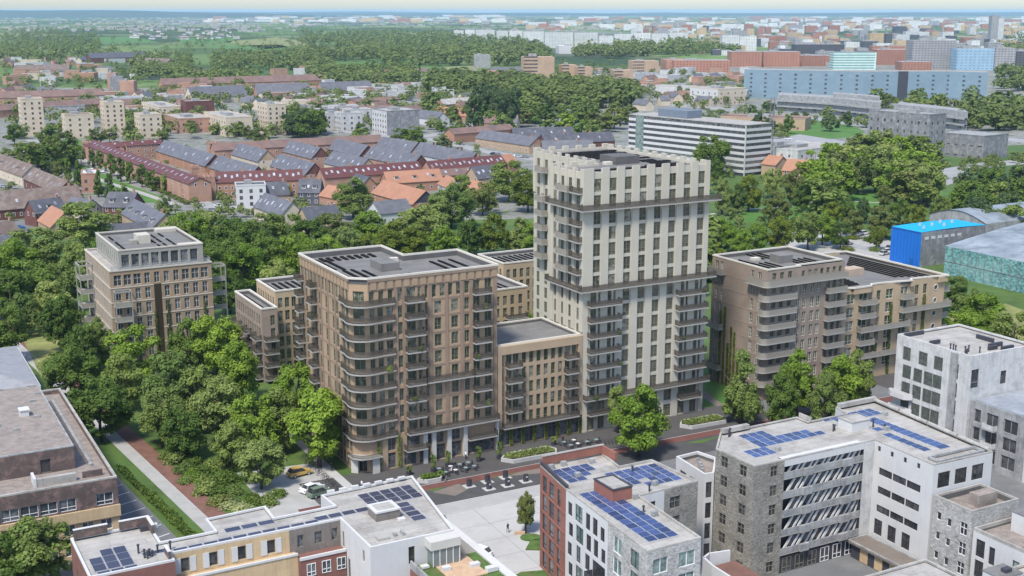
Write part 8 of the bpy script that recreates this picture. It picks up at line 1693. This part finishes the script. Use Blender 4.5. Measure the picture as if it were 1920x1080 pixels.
for where, x0, x1, y0, y1, n in zones:
    pts = sorted((x0 + (x1 - x0) * rr.random(), y0 + (y1 - y0) * rr.random()) for _ in range(n))
    for i, (px, py) in enumerate(pts):
        k = rr.random(); w_ = rr.uniform(7, 14); yb = G(px, py)[1]; dx = w_ * FOC / yb
        if k < 0.45: house(f'{"slate" if k < .2 else "red tiled"} gable house {where}, {nth(i)} along', (px, py), (px + dx, py + rr.uniform(-3, 3)), 9, 5, 9, 'stucco_cream' if k < 0.3 else 'brick_pink', 'slate' if k < .2 else 'tile_rust', chim=1, group=f'houses {where}')
        else: block(f'{"white" if k < .75 else "brick"} flat roofed house {where}, {nth(i)} along', (px, py), w_ * 1.4, w_, rr.uniform(6, 10), 'white_dirty' if k < 0.75 else 'brick_pink', 'roof_light', 0, 0, 0, AL + rr.choice([0, -0.3, 0.2]), 'house', 'flat_house', plant=False, group=f'houses {where}')

# ================================================================== the far city
slabs = [(851, 870, 59, 73), (872, 891, 58, 74), (892, 928, 58, 76), (931, 953, 60, 79), (955, 980, 60, 80), (981, 1020, 61, 84), (1021, 1075, 63, 90), (1077, 1121, 63, 88), (1123, 1150, 69, 94), (1152, 1187, 66, 88), (1188, 1220, 64, 88), (1222, 1252, 65, 90), (1254, 1290, 63, 84)]
for i, (x0, x1, yt, yb) in enumerate(slabs): far_block(f'white slab block in the far row, {nth(i)} from the green wood', x0, x1 - 0.5, yt - 2, yb, 24, M['g_white'], 0.0, 'apartment block', 'slab_block', 'white slab blocks in the far row')
city = [('pale white pair of slabs in front of the far city', 1353, 1385, 66, 97, 26, 'g_white'), ('pale white right slab in front of the far city', 1386, 1418, 68, 95, 26, 'g_white'), ('long low red brick range at the front of the city', 1262, 1368, 113, 137, 30, 'g_brick'), ('red brick block with dark steps in the city front', 1370, 1428, 97, 126, 34, 'g_brick'), ('wide red brick block beside the mint glass block', 1430, 1500, 97, 125, 36, 'g_brick'), ('lower red brick wing left of the mint glass block', 1500, 1548, 104, 124, 30, 'g_brick'), ('wide dark block behind red brick range', 1490, 1582, 83, 112, 30, 'g_dark'), ('mint green glass block above the pale blue slab', 1562, 1642, 98, 131, 22, 'g_mint'), ('brown brick block right of the mint glass block', 1643, 1704, 93, 122, 34, 'g_brick'), ('low brown block before the grey ruin block', 1690, 1746, 116, 132, 30, 'g_brick'), ('big grey windowless block in the city front', 1708, 1790, 76, 130, 30, 'g_grey'), ('light blue glass block right of the grey block', 1792, 1862, 91, 132, 26, 'g_blue'), ('mottled grey block at the right city edge', 1863, 1902, 90, 132, 26, 'g_grey'), ('dark glass block at the right picture edge', 1903, 1940, 96, 130, 26, 'g_dark'), ('slim grey high rise standing alone on the right skyline', 1856, 1869, 30, 80, 20, 'g_grey'), ('attached shorter half of the grey high rise', 1869.3, 1880, 34, 80, 18, 'g_white'), ('tan block in the middle of the far city', 1545, 1572, 67, 84, 24, 'g_tan'), ('second tan block right of it', 1574, 1592, 72, 84, 20, 'g_tan'), ('dark slim block between tan houses', 1660, 1672, 63, 90, 16, 'g_dark'), ('orange sand block left of big grey block', 1680, 1708, 76, 93, 20, 'g_tan'), ('beige high block in city centre', 1630, 1660, 62, 88, 22, 'g_tan')]
for lb, x0, x1, yt, yb, d, m in city: far_block(lb, x0, x1, yt, yb, d, M[m], 0.0, 'building', 'city_building')
t_ = thing('church', 'red brick church with pointed spire above the white slab row', 'church', G(1030, 55)); a = MB(); a.box(-2, 52, 0, 22, 0, 14); a.quad((-2, 0, 14), (52, 0, 14), (52, 11, 24), (-2, 11, 24)); a.quad((52, 22, 14), (-2, 22, 14), (-2, 11, 24), (52, 11, 24)); a.build('nave', M['g_brick'], t_); a = MB(); a.box(-14, -2.1, 4, 17, 0, 28); a.build('tower', M['g_brick'], t_); a = MB()
for i in range(4): q = [(-14, 4), (-2.1, 4), (-2.1, 17), (-14, 17)]; a.quad((*q[i], 28), (*q[(i + 1) % 4], 28), (-8, 10.5, 46))
a.build('spire', 'tile_rust', t_)
CW2 = {'g_white': 'pale', 'g_brick': 'red brick', 'g_tan': 'tan', 'g_grey': 'grey', 'g_dark': 'dark'}
for i in range(290):
    px = 1180 + 740 * rr.random() ** 0.8; yb = 58 + 60 * rr.random() ** 1.2
    if px < 1300 and yb > 80: yb = 58 + 14 * rr.random()
    if px < 1480 and yb > 105: yb -= 30
    wpx = rr.uniform(7, 26) * (0.5 + yb / 120); hp = rr.uniform(5, 15) * (0.55 + yb / 150); m = rr.choice(['g_white', 'g_white', 'g_white', 'g_brick', 'g_brick', 'g_tan', 'g_tan', 'g_grey', 'g_grey', 'g_dark'])
    far_block(f'{CW2[m]} building in the crowded far city beyond the pale blue slab', px, px + wpx, max(36, yb - hp), yb, rr.uniform(14, 30), M[m], 0.0, 'building', 'city_building', f'{CW2[m]} buildings of the far city')
FH = {}
def speck(xy, w_, h, m, lb, grp):
    k = (m,)
    if k not in FH: a = MB(); a.box(-0.5, 0.5, -0.4, 0.4, 0, 0.6); a.cur = 1; a.quad((-.5, -.45, .6), (.5, -.45, .6), (.5, 0, 1), (-.5, 0, 1)); a.quad((.5, .45, .6), (-.5, .45, .6), (-.5, 0, 1), (.5, 0, 1)); a.cur = 0; a.quad((-.5, .4, .6), (-.5, -.4, .6), (-.5, 0, 1)); a.quad((.5, -.4, .6), (.5, .4, .6), (.5, 0, 1)); FH[k] = a.mesh('far_house', 'white', {'w': 'roof_light', 'r': 'tile_rust', 'g': 'slate'}[m])
    tag(ob('far_house', FH[k], None, (xy[0], xy[1], 0), rr.uniform(-0.6, 0.6), (w_, w_ * 0.8, h)), lb, 'house', grp)
for lb, x0, x1, y0, y1, n, ws in (('small house in the village between woods and meadows', 245, 450, 52, 74, 60, (11, 22)), ('pale roof on the hazy plain above the green wood', 560, 1000, 27, 50, 110, (30, 110)), ('pale roof on the hazy plain at the far left', 0, 420, 28, 50, 50, (30, 110)), ('pale roof on the plain beyond the far city', 1290, 1910, 28, 54, 80, (30, 110))):
    for i in range(n): speck(G(x0 + (x1 - x0) * rr.random(), y0 + (y1 - y0) * rr.random()), rr.uniform(*ws), rr.uniform(5, 9), rr.choice('wwwrg' if n != 60 else 'rrgw'), lb, lb.replace('small house', 'houses').replace('pale roof', 'pale roofs'))
b = MB()
for i in range(1100):
    px, py = 1920 * rr.random(), 24 + 36 * rr.random() ** 1.3
    if py > 48 and 560 < px < 900: continue
    x, y = G(px, py); w_ = rr.uniform(8, 26) * (1 + y / 9000); b.cur = int(rr.random() * 3 == 0); b.box(x, x + w_, y, y + w_ * 0.6, 0, rr.uniform(5, 9))
stuff('distant_roofs', b.mesh('distant_roofs', 'roof_light', 'tile_rust'), None, 'countless tiny pale roofs scattered over the plain to the horizon', 'houses')
b = MB(); q = random.Random(91)
for i in range(420):
    px, py = (960 + 960 * q.random() ** 0.8, 34 + 24 * q.random()) if i < 300 else (560 * q.random() + 380, 30 + 14 * q.random())
    x, y = G(px, py); w_ = q.uniform(18, 60) * y / 4500; b.cur = q.choice((0, 0, 0, 1, 2, 3)); b.box(x, x + w_, y, y + 20, 0, q.uniform(9, 26))
stuff('distant_town', b.mesh('distant_town', M['g_white'], M['g_brick'], M['g_tan'], M['g_grey']), None, 'hazy crowd of distant blocks melting into the plain below the horizon', 'town')
# low sheds, shops and halls filling the town between the estate and the woods
lows = [('between the cream towers and long red slabs', 0, 330, 186, 222, 22), ('around the white flat house cluster', 330, 700, 172, 222, 34), ('behind the poplar clump', 700, 1010, 158, 186, 18), ('on the flat ground below city blocks', 1000, 1420, 136, 176, 30), ('before the far left woods', 0, 260, 118, 150, 24)]
for where, x0, x1, y0, y1, n in lows:
    pts = sorted((x0 + (x1 - x0) * rr.random(), y0 + (y1 - y0) * rr.random()) for _ in range(n))
    for i, (px, py) in enumerate(pts):
        wm, nm = rr.choice([('white_dirty', 'pale'), ('white_dirty', 'pale'), ('brick_pink', 'brick'), ('conc', 'grey'), ('stucco_cream', 'cream')])
        block(f'low {nm} flat shed {where}, {nth(i)} along', (px, py), rr.uniform(16, 38), rr.uniform(12, 22), rr.uniform(4, 7.5), wm, rr.choice(['roof_light', 'roof_light', 'roof_grey', 'conc']), 0, 0, 0, AL + rr.choice([0, 0, -0.25, 0.2]), 'shed', 'low_shed', plant=False, group=f'low sheds {where}')
# distant hills on the skyline and two pale sheets of water
def hill(name, x0, x1, y, tops, depth, m):
    n = 60; b = MB(); rs = random.Random(int(y)); ph = [rs.uniform(0, 6) for _ in range(5)]
    zs = lambda f: max(2.0, tops * (0.62 + 0.2 * math.sin(f * 5 + ph[0]) + 0.12 * math.sin(f * 13 + ph[1]) + 0.06 * math.sin(f * 29 + ph[2])) * min(1, 8 * f, 8 * (1 - f)))
    for i in range(n):
        f0, f1 = i / n, (i + 1) / n; xa, xb = x0 + (x1 - x0) * f0, x0 + (x1 - x0) * f1
        b.quad((xa, y, -1), (xb, y, -1), (xb, y + depth * .5, zs(f1)), (xa, y + depth * .5, zs(f0))); b.quad((xa, y + depth * .5, zs(f0)), (xb, y + depth * .5, zs(f1)), (xb, y + depth, -1), (xa, y + depth, -1))
    o = b.build(name, m); o['kind'] = 'structure'
M['hill'] = mat('wooded_hills', (0.04, 0.06, 0.03), var=0.3, scale=0.002, fine=0)
hill('hills', -16000, 3500, 27000, 98, 5000, M['hill']); hill('hills', -9000, 9000, 20000, 70, 4000, M['hill']); hill('hills', 1500, 15000, 24000, 80, 5000, M['hill']); hill('hills', -13000, -2000, 15000, 97, 3000, M['hill'])
water, n_, l_, p_ = newmat('water'); p_.inputs['Base Color'].default_value = (0.30, 0.34, 0.36, 1); p_.inputs['Roughness'].default_value = 0.2
for q in (((160, 23.6), (265, 24.4), (265, 25.6), (165, 24.8)), ((870, 27), (930, 27.6), (940, 31), (890, 29))): psheet('lake', q, water, 1.0)

# ================================================================== the air between here and the horizon
hz, hn, hl, hp = newmat('haze_air'); hn.remove(hp); pv = hn.new('ShaderNodeVolumePrincipled')
pv.inputs['Color'].default_value = (0.52, 0.77, 1.0, 1); pv.inputs['Density'].default_value = 0.000038; pv.inputs['Anisotropy'].default_value = 0.0
hl.new(pv.outputs[0], hn['Material Output'].inputs['Volume'])
b = MB(); b.box(-30000, 30000, -1500, 45000, -2.0, 101); o = b.build('haze', hz); tag(o, 'thin blue haze lying over the town and plain', 'haze', None, 'stuff')
